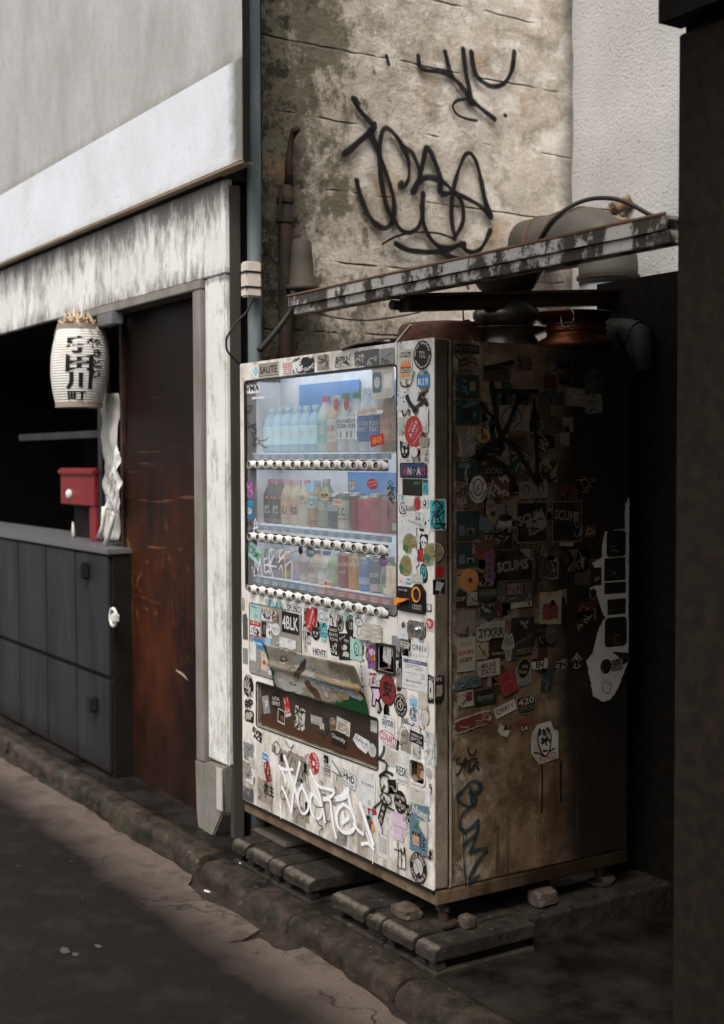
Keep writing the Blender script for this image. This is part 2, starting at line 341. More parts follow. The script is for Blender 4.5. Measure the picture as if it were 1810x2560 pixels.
    ckm = t.math('MULTIPLY', t.ramp(ck, (0., 1.), (.012, 0.)), t.math('MULTIPLY', t.ramp(t.noise(1.3, 3, loc=(5, 1, 0)), (.54, 0.), (.60, 1.)), .8))
    c = t.mix(ckm, c, (.006, .005, .004))
    hh = t.math('SUBTRACT', t.math('ADD', t.math('MULTIPLY', ag.outputs['Distance'], 1.2), t.math('MULTIPLY', t.noise(16, 6, .7), 1.2)), t.math('MULTIPLY', ckm, 1.5))
    g['road'] = t.done(t.bsdf(c, t.rng(n, .35, .65, .42, .8), spec=.14, nrm=t.bump(hh, .4, .004)))
    t = NT('wet_gutter'); c = t.mix(t.ramp(t.noise(8, 6, .65), (.35, 0.), (.7, 1.)), (.018, .014, .012), (.045, .034, .026))
    g['gutter'] = t.done(t.bsdf(c, t.rng(t.noise(6, 4), .35, .65, .22, .6), nrm=t.bump(t.noise(40, 5), .4, .006)))
    t = NT('mossy_kerb'); c = t.mix(t.ramp(t.noise(9, 9, .74), (.38, 0.), (.64, 1.)), (.058, .042, .030), (.007, .0054, .0042))
    c = t.mix(t.math('MULTIPLY', t.ramp(t.noise(14, 8, .75, loc=(4, 2, 0)), (.5, 0.), (.60, 1.)), .75), c, (.013, .015, .008))
    c = t.mix(t.math('MULTIPLY', t.ramp(t.noise(7, 8, .72, loc=(9, 5, 2)), (.60, 0.), (.68, 1.)), .5), c, (.10, .042, .022))
    c = t.mix(t.ramp(t.noise(20, 9, .78, loc=(1, 8, 3)), (.62, 0.), (.66, .7)), c, (.20, .175, .145))
    g['kerb'] = t.done(t.bsdf(c, t.rng(t.noise(11, 4), .3, .7, .32, .8), nrm=t.bump(t.noise(34, 9, .78), 1., .012)))
    t = NT('worn_block'); n = t.noise(13, 7, .7); c = t.mix(t.ramp(n, (.35, 0.), (.66, 1.)), (.009, .0072, .0056), (.036, .029, .022))
    ed = t.math('ADD', t.rng(t.axis(2), .060, .088), t.math('MULTIPLY', t.math('SUBTRACT', t.noise(40, 7, .75), .5), 1.6))
    ed = t.math('MULTIPLY', ed, t.rng(t.axis(1), -.045, -.07))
    c = t.mix(t.ramp(ed, (.45, 0.), (.9, .8)), c, (.12, .102, .08))
    c = t.mix(t.math('MULTIPLY', t.ramp(t.noise(60, 4, .7), (.6, 0.), (.72, 1.)), .6), c, (.15, .135, .115))
    g['block'] = t.done(t.bsdf(c, .85, nrm=t.bump(t.noise(50, 6, .7), .7, .006)))
    t = NT('alley_floor'); c = t.mix(t.ramp(t.noise(4, 6, .65), (.4, 0.), (.62, 1.)), (.0045, .0035, .0028), (.020, .016, .013))
    g['floor'] = t.done(t.bsdf(c, t.rng(t.noise(5, 4), .35, .6, .3, .75), nrm=t.bump(t.noise(40, 5), .4, .006)))
    # vending machine
    t = NT('machine_white'); z = t.axis(2)
    c = t.mix(t.ramp(t.noise(5, 5, .6), (.3, 0.), (.75, 1.)), (.74, .71, .67), (.55, .50, .435))
    low = t.rng(z, .62, .2); hi = t.rng(z, 1.78, 1.93)
    gr = t.math('ADD', t.noise(13, 8, .72, (1, 1, .45)), t.math('MULTIPLY', t.math('MAXIMUM', low, t.math('MULTIPLY', hi, .7)), .17))
    c = t.mix(t.math('MULTIPLY', t.ramp(gr, (.54, 0.), (.74, 1.)), .75), c, (.145, .10, .063))
    c = t.mix(t.ramp(t.noise(30, 6, .72), (.665, 0.), (.73, .75)), c, (.13, .06, .03))
    st = t.math('MULTIPLY', t.ramp(t.noise(26, 5, .6, (1, 1, .07)), (.56, 0.), (.68, 1.)), t.rng(z, .7, .25))
    c = t.mix(t.math('MULTIPLY', st, .45), c, (.14, .10, .065))
    g['mwhite'] = t.done(t.bsdf(c, t.rng(gr, .4, .7, .32, .65), nrm=t.bump(t.noise(40, 4), .06, .003)))
    t = NT('machine_side'); z = t.axis(2); y = t.axis(1)
    c = t.mix(t.ramp(t.noise(4.5, 7, .66), (.32, 0.), (.68, 1.)), (.20, .145, .09), (.095, .056, .028))
    c = t.mix(t.math('MULTIPLY', t.ramp(t.math('ADD', t.noise(7, 9, .74, loc=(0, 3, 1)), t.rng(y, .3, .75, -.02, .12)), (.49, 0.), (.63, 1.)), .85), c, (.045, .028, .017))
    c = t.mix(t.math('MULTIPLY', t.math('MULTIPLY', t.ramp(t.noise(10, 6, .68, loc=(5, 0, 2)), (.5, 0.), (.62, 1.)), t.rng(y, .30, .10)), .7), c, (.44, .40, .34))
    c = t.mix(t.math('MULTIPLY', t.ramp(t.math('ADD', t.math('MULTIPLY', t.noise(2.6, 6, .7, loc=(0, 7, 3)), .6), t.math('MULTIPLY', t.noise(12, 9, .76, loc=(1, 2, 3)), .4)), (.45, 0.), (.56, 1.)), .85), c, (.050, .026, .014))
    tar_shade = t.math('ADD', t.math('MULTIPLY', t.math('SUBTRACT', t.noise(6, 9, .7, loc=(2, 0, 5)), .5), .55), t.rng(t.math('ADD', y, t.math('MULTIPLY', t.math('ABSOLUTE', t.math('SUBTRACT', z, 1.15)), -.08)), .32, .58))  # black paint at the rear plus shade put into the colour
    c = t.mix(t.ramp(tar_shade, (.35, 0.), (.75, .95)), c, (.009, .0075, .0065))
    c = t.mix(t.ramp(t.noise(130, 3, .6), (.73, 0.), (.76, .5)), c, (.30, .25, .19))
    c = t.mix(t.math('MULTIPLY', t.ramp(t.noise(40, 4, .6, (1, 1, .06)), (.58, 0.), (.66, 1.)), t.math('MULTIPLY', t.rng(z, .75, .45), .7)), c, (.03, .02, .013))
    g['mside'] = t.done(t.bsdf(c, t.rng(t.noise(8, 5), .3, .7, .38, .7), nrm=t.bump(t.noise(36, 7, .72), .3, .005)))
    t = NT('rust_base'); c = t.mix(t.ramp(t.noise(8, 8, .7, (1, 1, .6)), (.36, 0.), (.66, 1.)), (.26, .19, .125), (.10, .056, .03))
    c = t.mix(t.ramp(t.noise(26, 6, .7), (.60, 0.), (.68, .8)), c, (.05, .022, .012))
    c = t.mix(t.ramp(t.math('ADD', t.math('MULTIPLY', t.math('SUBTRACT', t.noise(8, 8, .7), .5), .6), t.rng(t.axis(1), .02, .50)), (.15, 0.), (.8, .93)), c, (.018, .011, .007))  # rear end darkened like the side: shade put into the colour
    g['base'] = t.done(t.bsdf(c, .45, .35, nrm=t.bump(t.noise(50, 6), .3, .003)))
    t = NT('door_edge'); c = t.mix(t.ramp(t.noise(9, 8, .72, (1, 1, .5)), (.40, 0.), (.64, 1.)), (.30, .25, .19), (.10, .068, .042))
    c = t.mix(t.math('MULTIPLY', t.rng(t.math('ADD', t.axis(2), t.math('MULTIPLY', t.noise(5, 6), .6)), .9, 1.7), .65), c, (.05, .035, .024))
    g['edge'] = t.done(t.bsdf(c, .5, .2))
    t = NT('acrylic'); f = t.ramp(t.noise(5, 6, .6, (1, 1, .6)), (.3, .06), (.7, .18))
    f = t.math('ADD', f, t.math('MULTIPLY', t.ramp(t.noise(34, 5, .7), (.6, 0.), (.75, 1.)), .06))
    g['acrylic'] = t.done(t.n('MixShader', {0: f, 1: t.n('BsdfTransparent', {'Color': (.93, .95, .96)}).outputs[0], 2: t.bsdf((.60, .60, .60), .2, spec=.5)}).outputs[0])
    t = NT('tube_light'); g['lamp'] = t.done(t.n('Emission', {'Color': (.92, .96, 1.), 'Strength': 6.5}).outputs[0])
    # paint strokes: soft over-spray at the rim
    def spray(name, col, soft=.5, op=.95):
        t = NT(name); u = t.n('SeparateXYZ', {'Vector': t.n('UVMap').outputs[0]}).outputs[0]
        e = t.math('SUBTRACT', 1., t.math('ABSOLUTE', t.math('SUBTRACT', t.math('MULTIPLY', u, 2.), 1.)))
        a = t.rng(t.math('ADD', e, t.math('MULTIPLY', t.math('SUBTRACT', t.noise(200, 3, .7), .5), soft*.9)), 0., soft)
        a = t.math('MULTIPLY', t.n('MapRange', {'Value': a}, interpolation_type='SMOOTHSTEP').outputs[0], t.rng(t.noise(22, 5), .3, .7, op-.16, op))
        return t.done(t.n('MixShader', {0: a, 1: t.n('BsdfTransparent').outputs[0], 2: t.bsdf(col, .5)}).outputs[0])
    g['spray_black'] = spray('spray_black', (.010, .009, .009), .55, 1.08); g['overspray'] = spray('overspray', (.02, .018, .017), 1.0, .22); g['spray_white'] = spray('spray_white', (.80, .80, .80), .38, 1.0)
    g['marker_black'] = spray('marker_black', (.014, .013, .013), .2, .95); g['spray_teal'] = spray('spray_teal', (.015, .032, .036), .4, .9)
    g['marker_teal'] = spray('marker_teal', (.05, .33, .38), .3, .8); g['marker_lilac'] = spray('marker_lilac', (.66, .58, .66), .25, .95)
    # small things
    t = NT('chipped_gutter'); n = t.noise(12, 8, .74, (1, 1, .8)); c = t.mix(t.ramp(n, (.47, 0.), (.54, 1.)), (.45, .42, .38), (.05, .038, .028))
    c = t.mix(t.math('MULTIPLY', t.rng(t.axis(0), -.3, -.85), t.ramp(t.noise(20, 7, .75), (.40, 0.), (.58, 1.))), c, (.06, .05, .04))
    g['gut'] = t.done(t.bsdf(c, .6, .1, nrm=t.bump(n, .3, .004)))
    t = NT('lantern_paper'); w = t.math('SINE', t.math('MULTIPLY', t.axis(2), 2*math.pi/.0125)); n = t.noise(10, 5)
    c = t.mix(t.rng(w, -1., -.4, .55, 0.), (.68, .655, .62), (.33, .30, .26)); c = t.mix(t.math('MULTIPLY', t.ramp(n, (.5, 0.), (.7, 1.)), .35), c, (.45, .38, .30))
    g['paper'] = t.done(t.bsdf(c, .8, nrm=t.bump(w, .35, .004)))
    t = NT('flap_print'); x = t.axis(0); z = t.axis(2)
    c = t.mix(t.ramp(t.noise(7, 7, .65, dist=.8), (.40, 0.), (.62, 1.)), (.36, .33, .28), (.23, .19, .13))
    c = t.mix(t.ramp(t.math('ADD', t.noise(11, 6, .7), t.rng(x, -.62, -.36, -.2, .18)), (.5, 0.), (.6, 1.)), c, (.12, .10, .07))
    low = t.math('ADD', t.rng(z, .80, .70), t.math('MULTIPLY', t.noise(14, 6, .7), .9))
    c = t.mix(t.ramp(t.math('ADD', low, t.rng(x, -.62, -.40, -.75, .08)), (.66, 0.), (.84, 1.)), c, (.012, .060, .022))
    c = t.mix(t.ramp(t.math('ADD', t.noise(16, 5, .7), t.rng(x, -.95, -1.01, -.3, .25)), (.52, 0.), (.6, 1.)), c, (.02, .075, .035))
    g['flap'] = t.done(t.bsdf(c, .3, nrm=t.bump(t.noise(9, 4), .12, .01)))
    t = NT('copper'); g['copper'] = t.done(t.bsdf(t.mix(t.noise(14, 5), (.15, .042, .02), (.045, .015, .009)), .34, .8))
    t = NT('old_pot'); g['pot'] = t.done(t.bsdf(t.mix(t.ramp(t.noise(18, 6, .7), (.4, 0.), (.65, 1.)), (.15, .058, .036), (.06, .03, .022)), .6, .1, nrm=t.bump(t.noise(50, 5), .4, .004)))
    t = NT('dull_tin'); g['tin'] = t.done(t.bsdf(t.mix(t.noise(10, 6, .7), (.17, .155, .135), (.06, .05, .042)), .32, .8))
    t = NT('grey_duct'); c = t.mix(t.ramp(t.noise(4, 6, .6), (.3, 0.), (.7, 1.)), (.095, .087, .075), (.06, .054, .046)); c = t.mix(t.ramp(t.noise(12, 6, .7), (.62, 0.), (.72, .8)), c, (.10, .065, .04))
    g['duct'] = t.done(t.bsdf(c, .55, .1))
    t = NT('galvanised'); v = t.n('TexVoronoi', {'Vector': t.pos(), 'Scale': 60.}).outputs['Color']; g['galv'] = t.done(t.bsdf(t.mix(v, (.30, .32, .32), (.20, .22, .22)), .45, .5))
    t = NT('pipe_paint'); c = t.mix(t.ramp(t.noise(7, 6, .65, (1, 1, .3)), (.35, 0.), (.7, 1.)), (.105, .135, .145), (.20, .225, .225)); g['pipe'] = t.done(t.bsdf(c, .45))
    t = NT('rusty_iron'); c = t.mix(t.ramp(t.noise(16, 7, .7), (.4, 0.), (.62, 1.)), (.028, .025, .021), (.055, .034, .022)); g['iron'] = t.done(t.bsdf(c, .75, .2, nrm=t.bump(t.noise(60, 6), .5, .004)))
    t = NT('old_wood'); c = t.mix(t.ramp(t.noise(22, 6, .7, (1, .3, .3)), (.35, 0.), (.68, 1.)), (.34, .22, .12), (.10, .06, .035)); g['wood'] = t.done(t.bsdf(c, .8, nrm=t.bump(t.noise(40, 5), .5, .004)))
    t = NT('straw'); g['straw'] = t.done(t.bsdf(t.mix(t.noise(40, 4), (.55, .45, .33), (.30, .20, .12)), .85))
    t = NT('rag'); c = t.mix(t.ramp(t.noise(9, 5), (.3, 0.), (.7, 1.)), (.50, .48, .45), (.30, .28, .26)); g['rag'] = t.done(t.bsdf(c, .85))
    t = NT('stone'); g['stone'] = t.done(t.bsdf(t.mix(t.ramp(t.noise(25, 6, .7), (.35, 0.), (.65, 1.)), (.10, .08, .062), (.045, .035, .026)), .85, nrm=t.bump(t.noise(60, 5), .5, .004)))
    t = NT('brown_beam'); g['beam'] = t.done(t.bsdf(t.mix(t.ramp(t.noise(9, 6, .7, (1, .3, 1)), (.35, 0.), (.65, 1.)), (.062, .030, .018), (.022, .013, .009)), .5, .1))
    t = NT('port_smoke'); c = t.mix(t.ramp(t.noise(6, 6), (.35, 0.), (.7, 1.)), (.055, .044, .033), (.028, .021, .015)); c = t.mix(t.rng(t.axis(2), .60, .56), c, (.06, .028, .016)); g['port'] = t.done(t.bsdf(c, .25))
    t = NT('red_enamel'); g['red'] = t.done(t.bsdf(t.mix(t.noise(6, 5), (.22, .022, .024), (.15, .014, .016)), .35))
    g['lens'] = plain('button_lens', (.20, .165, .125), .3, 0, .5); g['ring'] = plain('button_ring', (.035, .028, .02), .45, 0, .3); g['bwhite'] = plain('button_housing', (.62, .60, .57), .35, 0, .25)
    g['blackp'] = plain('black_plastic', (.014, .014, .014), .4, 0, .2); g['orange'] = plain('orange_plastic', (.75, .24, .02), .35, 0, .2)
    g['steelp'] = plain('satin_steel', (.42, .40, .37), .3, .8, .4); g['inside'] = plain('display_back', (.62, .63, .66), .5, 0, .12)
    g['rail'] = plain('clear_rail', (.55, .58, .60), .25, 0, .2); g['cable'] = plain('cable_black', (.018, .017, .016), .5, 0, .2)
    g['bluead'] = plain('blue_advert', (.07, .23, .50), .4, 0, .12); g['white'] = plain('white_plastic', (.60, .58, .55), .4, 0, .3)
    g['bluetag'] = plain('tag_blue', (.10, .20, .32), .4, 0, .3); g['redtag'] = plain('tag_red', (.42, .08, .08), .4, 0, .3)
    return g
G = build_materials()
# ---------------------------------------------------------------- ground
def struct(o): return tag(o, kind='structure')
ROADZ = -.06
pv = struct(MB().box(-9, 6, -.12, 6, -.3, -.004).mk('pavement', G['floor']))
gt = struct(MB().box(-12, 14, -.45, -.1, -.4, ROADZ-.012).mk('gutter', G['gutter']))
struct(MB().box(-40, 40, -40, -.45, -.5, ROADZ-.014).mk('ground', G['gutter']))
# worn road surface: a thin layer with a broken edge along the gutter
edge = [('N', x, y) for x, y in ((0,1330),(60,1368),(150,1410),(210,1442),(262,1490),(300,1532),(370,1560),(402,1592),(450,1618),(505,1640),(600,1692),(680,1742),(750,1788),(722,1845),(762,1880),(800,1922),(850,1948),(905,1962),(980,2000),(1060,2052),(1110,2090),(1130,2100))]
edge += [('Q', x, y) for x, y in ((200,740),(130,782),(60,792),(10,800),(60,806),(130,796),(240,772),(300,800),(332,835),(420,860),(500,846),(540,832),(600,862),(680,922),(740,962))]
pl = [at(k, x, y, 2, ROADZ) for k, x, y in edge]
pl = [(min(-.205, q.y), q.x) for q in pl]
poly = [(-9, -.25), (-5.5, -.235), (-4.2, -.24)]+[(x, y) for y, x in pl]+[(.1, -.24), (.5, -.3), (1.2, -.26), (3, -.3), (9, -.25), (9, -9), (-9, -9)]
fine = []
for i, a in enumerate(poly):
    b = poly[(i+1) % len(poly)]; L = math.hypot(b[0]-a[0], b[1]-a[1]); n = max(1, int(L/.05)) if L < 3 and abs(a[1]) < 1 else 1
    for k in range(n):
        t = k/n; j = .008 if (k and n > 1) else 0
        fine.append((a[0]+(b[0]-a[0])*t+random.uniform(-j, j), a[1]+(b[1]-a[1])*t+random.uniform(-j, j)))
m = MB(); m.plate(fine, [], ROADZ, ROADZ-.012, lambda u, v, d: Vector((u, v, d)))
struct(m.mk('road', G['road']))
# kerb stones
kb = struct(empty('kerb', (-1, -.15, 0)))
def kerb_stone(x0, x1, top, nose, seed):
    pr = [(-.06, -.14), (-.06, top-.006), (-.09, top), (-.12, top), (nose+.05, top-.001)]+[(nose+.042-.042*math.sin(R(a)), top-.045+.044*math.cos(R(a))) for a in (15, 30, 45, 60, 75, 90)]+[(nose-.002, top-.06), (nose-.006, top-.075), (nose-.012, -.14)]
    n = max(8, int((x1-x0)/.016)); v = []; f = []; k = len(pr)
    for i in range(n+1):
        x = x0+(x1-x0)*i/n; e = min(i, n-i)
        for j, (y, z) in enumerate(pr):
            q = Vector((x+seed*3, y, z)); w = noise.noise(q*9)*.004+noise.noise(q*28)*.0035+noise.noise(q*60)*.0025
            ch = max(0, noise.noise(q*7+Vector((0, 4, 0)))-.24)*.06
            if 1 < j < k-1: y2 = y-w*.8+ch*(1 if j > 4 else .2)+(.009 if e == 0 else 0); z2 = z+w*.5-ch*.5-(.009 if e == 0 else 0)
            else: y2, z2 = y, z
            v.append((x, y2, z2))
    for i in range(n):
        for j in range(k-1): f.append((i*k+j, i*k+j+1, (i+1)*k+j+1, (i+1)*k+j))
    f += [tuple(range(k)), tuple(range(n*k, n*k+k))[::-1]]
    o = mk('kerb_stone', v, f, G['kerb'], kb, smooth=False)
    bm = bmesh.new(); bm.from_mesh(o.data); bmesh.ops.recalc_face_normals(bm, faces=bm.faces)
    for fc in bm.faces: fc.smooth = len(fc.verts) == 4
    bm.to_mesh(o.data); bm.free(); return o
xs = [-7.4, -6.2, -5.0, -3.8, -2.56, -1.345]
for i in range(len(xs)-1): kerb_stone(xs[i]+.004, xs[i+1]-.004, .010, -.178, i+3)
xs = [-1.29, -.60, .06, .70, 1.35, 2.0, 2.65]
for i in range(len(xs)-1): kerb_stone(xs[i]+.004, xs[i+1]-.005, .0, -.198, i+31)
# ---------------------------------------------------------------- left building
FY = .03
lb = empty('shop_building', (-3.6, FY, 0)); tag(lb, 'stained white rendered shop front with a lantern under its lintel', 'building')
MB().box(-9, -1.22, -.009, .012, 3.072, 7).mk('upper_wall', G['render_grey'], lb)
MB().box(-9, -1.47, .0125, .2, 2.66, 7).mk('wall_core', G['dark'], lb)
MB().box(-1.2145, -1.2115, -.018, .012, 2.68, 7).mk('end_return', G['dark'], lb)
MB().box(-9, -1.215, -.020, .012, 2.677, 3.07).mk('fascia', G['fascia'], lb, bevel=.006)
MB().box(-9, -1.22, -.024, .03, 2.669, 2.676).mk('drip_edge', plain('ochre_edge', (.38, .29, .2), .7), lb, bevel=.003)
o = MB().box(-9, -1.47, FY, .065, 2.29, 2.668).mk('lintel_wall', G['render_stained'], lb, bevel=.004)
o = MB().box(-1.66, -1.472, FY, .062, .30, 2.287).mk('pillar', G['render_stained'], lb, bevel=.008)
m = MB(); m.prism([(-1.68, -.03), (-1.665, .285), (-1.475, .297), (-1.50, .10), (-1.56, .02), (-1.60, -.03)], FY-.02, .2, lambda u, v, d: Vector((u, d, v)))
m.mk('pillar_foot', plain('foot_mortar', (.17, .155, .13), .85, 0, .6), lb, bevel=.006)
MB().box(-1.53, -1.482, FY-.027, FY-.021, .12, .29).mk('pale_patch', plain('patch_paint', (.42, .40, .37), .8), lb)
# steel frame of the doorway
MB().box(-1.752, -1.672, FY-.012, .12, .28, 2.247).mk('door_post', G['steel'], lb, bevel=.004)
MB().box(-1.822, -1.754, FY+.025, .12, -.03, 2.245).mk('door_jamb', G['steel'], lb, bevel=.003)
m = MB(); m.prism([(-1.752, .275), (-1.674, .275), (-1.674, -.02), (-1.72, -.03), (-1.742, .06)], FY-.016, .1, lambda u, v, d: Vector((u, d, v))); m.mk('post_shoe', G['steel'], lb)
MB().box(-3.4, -1.672, FY-.014, .12, 2.249, 2.287).mk('door_head', G['steel'], lb, bevel=.004)
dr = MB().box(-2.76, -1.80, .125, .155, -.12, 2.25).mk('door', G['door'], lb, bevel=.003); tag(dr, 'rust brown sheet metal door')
MB().box(-2.79, -2.762, .11, .16, -.12, 2.25).mk('door_edge_trim', G['beam'], lb)
# bent bright latches at the door's closing edge
def latch(z, h):
    m = MB(); m.lathe([(h*.45*math.sin(math.pi*k/8), -h/2+h*k/8) for k in range(9)], (0, 0, 0), 12)
    m.v = [Vector((-1.815+q.x*.5, .10+q.y*.6, z+q.z)) for q in m.v]; m.mk('door_latch', G['white'], dr, smooth=True)
latch(.385, .085); latch(1.09, .085)
q = at('N', 690, 655, 1, .123); m = MB(); ribbon(m, [(q.x-.07, q.z+.012), (q.x, q.z+.004), (q.x+.05, q.z-.012)], .012, lambda u, v, d: Vector((u, .125-d, v)), .002, taper=True)
m.mk('scratch', plain('bare_metal', (.6, .55, .48), .3, .6, .1), dr)
# dark room behind the opening
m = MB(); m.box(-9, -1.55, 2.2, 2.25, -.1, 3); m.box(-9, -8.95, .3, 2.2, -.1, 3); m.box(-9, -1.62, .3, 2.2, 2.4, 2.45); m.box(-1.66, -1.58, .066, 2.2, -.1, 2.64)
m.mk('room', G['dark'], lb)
m = MB(); m.box(-3.25, -3.19, .17, .22, 1.1, 2.25); m.box(-4.6, -3.25, .18, .21, 1.66, 1.70); m.mk('window_frame', G['cabinet'], lb, bevel=.003)
# grey fronted counter
ct = empty('counter', (-3.6, .1, 0)); tag(ct, 'dark grey boarded counter front left of the rusty door', 'counter')
MB().box(-6.6, -2.70, .03, .40, .0, 1.085).mk('carcass', G['dark'], ct)
CYF = .012
def panel(x0, x1, z0, z1): return MB().box(x0, x1, CYF, .029, z0, z1).mk('panel', G['cabinet'], ct, bevel=.004)
for x0, x1 in ((-3.165, -2.72), (-3.62, -3.18), (-4.1, -3.635), (-4.6, -4.115), (-5.1, -4.615), (-5.6, -5.115)):
    panel(x0, x1, .495, 1.075); panel(x0, x1, .02, .47)
MB().box(-6.6, -2.69, -.0, .41, 1.087, 1.115).mk('counter_top', plain('top_grey', (.10, .10, .105), .45), ct, bevel=.005)
q = at('N', 312, 325, 1, CYF)
m = MB(); m.tube([(q.x+.040*math.cos(t), q.y-.014, q.z+.042*math.sin(t)) for t in [2*math.pi*k/20 for k in range(20)]], .008, 8, closed=True)
hd = m.mk('handle', G['white'], ct, smooth=True); MB().box(q.x+.002, q.x+.05, q.y-.03, q.y-.001, q.z-.02, q.z+.022).mk('knob', G['white'], hd, bevel=.006)
for (x, y), s_ in (((205, 810), .045), ((155, 50), .05)):
    q = at('N', x, y, 1, CYF); m = MB(); m.box(q.x-s_, q.x+s_*.4, q.y-.045, q.y-.001, q.z-s_, q.z+s_*.7); m.box(q.x-s_*2.2, q.x-s_*.8, q.y-.03, q.y-.01, q.z+s_*.1, q.z+s_*.5)
    m.mk('hinge_clip', G['blackp'], ct, bevel=.008)
# ---------------------------------------------------------------- graffitied concrete wall, stucco wall, right building, added light blockers
cw = empty('concrete_wall', (-1.65, 1, 0)); tag(cw, 'mossy board-marked concrete wall with black spray tags', 'wall')
XW = -1.55
m = MB(); m.grid(60, 150, lambda a, b: (XW+.010*noise.noise(Vector((0, a*1.7*5, b*7*5)))+.006*noise.noise(Vector((3, a*1.7*16, b*7*16)))*(1.6 if a < .45 else .6), .215+a*1.715, -.05+b*7.05))
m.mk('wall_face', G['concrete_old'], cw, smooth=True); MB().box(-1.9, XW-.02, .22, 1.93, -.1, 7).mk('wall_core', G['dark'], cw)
sw = MB().box(-1.9, 3, 1.93, 2.15, -.1, 7).mk('stucco_wall', G['stucco']); tag(sw, 'speckled grey stucco wall behind the bent duct', 'wall')
rbd = empty('side_building', (2, 1, 0)); tag(rbd, 'dark boarded building closing the alley on the right edge', 'building')
MB().box(.985, 6, .03, 4, -.1, 2.75).mk('wall', G['dark'], rbd)
for i in range(9):
    MB().box(.985+i*.3, .985+i*.3+.292, .006, .028, .02, 2.55).mk('board', plain('tarred_board', (.011, .0085, .007), .75, 0, .4, .2), rbd, bevel=.004)
MB().box(.975, 6, -.05, .025, 2.57, 2.74).mk('ledge', G['dark'], rbd)
ra = empty('shade_roof', (.7, 1, 3.1)); tag(ra, 'unseen rusty sheet roof added over the alley to shade the machine', 'roof')  # out of view, added to keep light off the machine's alley side
for i in range(24): MB().tube([(.14+i*.06, -1.2, 3.235), (.14+i*.06, 2.2, 3.275)], .034, 8).mk('sheet_rib', G['iron'], ra)
MB().box(.11, 1.6, -1.2, 2.2, 3.32, 3.34).mk('sheet', G['iron'], ra); MB().box(.11, .15, -1.22, 2.2, 3.14, 3.2).mk('edge_beam', G['beam'], ra)
MB().box(.985, 1.1, .1, 2.2, 2.7, 3.3).mk('upstand', G['dark'], ra)
bb = empty('unseen_building', (6, -2.5, 0)); tag(bb, 'unseen grey rendered building added to block sky light along the lane', 'building')  # stands behind the camera, added to block light from the lane
MB().box(4.6, 9, -5, .0, -.1, 6.2).mk('wall', G['render_grey'], bb); 
for k in range(3): MB().box(4.57, 4.595, -3.9+k*1.3, -3.0+k*1.3, 1.2, 2.6).mk('window', plain('dark_glass', (.012, .012, .013), .12), bb)
# ---------------------------------------------------------------- graffiti on the concrete wall
WALL = lambda u, v, d: Vector((XW+.016+d, u, v))
def wpt(k, pts): return [(lambda q: (q.y, q.z))(at(k, x, y, 0, XW+.02)) for x, y in pts]
def graffiti(parent, strokes, k, fn, fr, mat, width, base, name='graffiti', label=None, ramp=.0006):
    m = MB()
    for i, s_ in enumerate(strokes):
        w = width
        if isinstance(s_, tuple): w, s_ = s_
        ribbon(m, fn(k, s_), w, fr, base+i*.0009, ramp, vary=.45)
    o = m.mk(name, mat, parent, uv=True)
    if label:
        o['label'] = label; m = MB()
        for i, s_ in enumerate(strokes):
            w = width
            if isinstance(s_, tuple): w, s_ = s_
            ribbon(m, fn(k, s_), w*2.3, fr, base-.0016+i*.00004, .00003, vary=.6)
        m.mk('overspray', G['overspray'], parent, uv=True)
    return o
tag1 = [[(660,255),(700,330),(760,400),(795,440),(780,475),(700,545),(595,635)],
 [(770,480),(820,590),(870,730),(915,860),(935,960),(930,1060),(905,1115),(860,1130),(800,1095),(750,1020),(710,920),(685,830),(682,810)],
 [(930,1075),(890,1000),(860,880),(840,740),(835,600),(850,490),(880,455),(930,490),(980,560),(1020,640),(1035,720),(1030,800),(1000,850),(970,845),(985,825)],
 [(990,590),(1050,620),(1090,700),(1110,770)], [(1060,890),(1100,800),(1130,680),(1150,590),(1180,620),(1220,720),(1245,800),(1240,880)],
 [(1060,890),(1110,810),(1180,790),(1260,820),(1320,870),(1380,940),(1400,1030),(1390,1110),(1340,1200)],
 [(1260,905),(1330,895),(1420,930),(1520,990),(1585,1055)], [(1585,1055),(1550,960),(1520,820),(1490,700),(1450,630),(1410,640),(1370,730),(1340,830),(1320,950),(1320,1080),(1340,1190)],
 [(930,1080),(970,1140),(1030,1165),(1090,1130),(1120,1060),(1115,990)], [(1125,900),(1120,1000),(1125,1090),(1160,1180),(1220,1250),(1300,1270),(1380,1240)],
 (.014, [(850,1240),(920,1200),(1010,1170),(1120,1160),(1230,1170),(1320,1200)]), [(940,1240),(1020,1280),(1130,1295),(1240,1290),(1330,1260),(1400,1240)],
 [(1250,1300),(1310,1330),(1360,1340)], [(1380,1240),(1420,1290),(1490,1290),(1540,1230),(1575,1150)], (.034, [(665,265),(680,290)]), (.034, [(990,600),(1000,620)]), (.034, [(1375,1250),(1395,1255)]), (.034, [(790,430),(790,460)])]
graffiti(cw, tag1, 'W', wpt, WALL, G['spray_black'], .036, .002, label='large looping black spray tag')
tag2 = [[(1100,-30),(1110,40),(1160,65),(1250,75),(1320,105),(1380,160),(1430,230),(1455,290)], [(1280,-60),(1310,60),(1340,120)], [(1400,-80),(1420,80),(1440,180),(1460,280),(1480,290)],
 [(1455,-60),(1480,80),(1530,140),(1600,175),(1680,150),(1730,60),(1745,-60)], (.02, [(1430,260),(1360,270),(1330,310),(1360,365),(1430,395),(1490,405)]), (.036, [(1470,280),(1540,340),(1610,395)]), (.024, [(880,-30),(895,25)]),
 (.028, [(1680,370),(1683,372)])]
graffiti(cw, tag2, 'W', wpt, WALL, G['spray_black'], .034, .002, label='cut off black spray tag above')
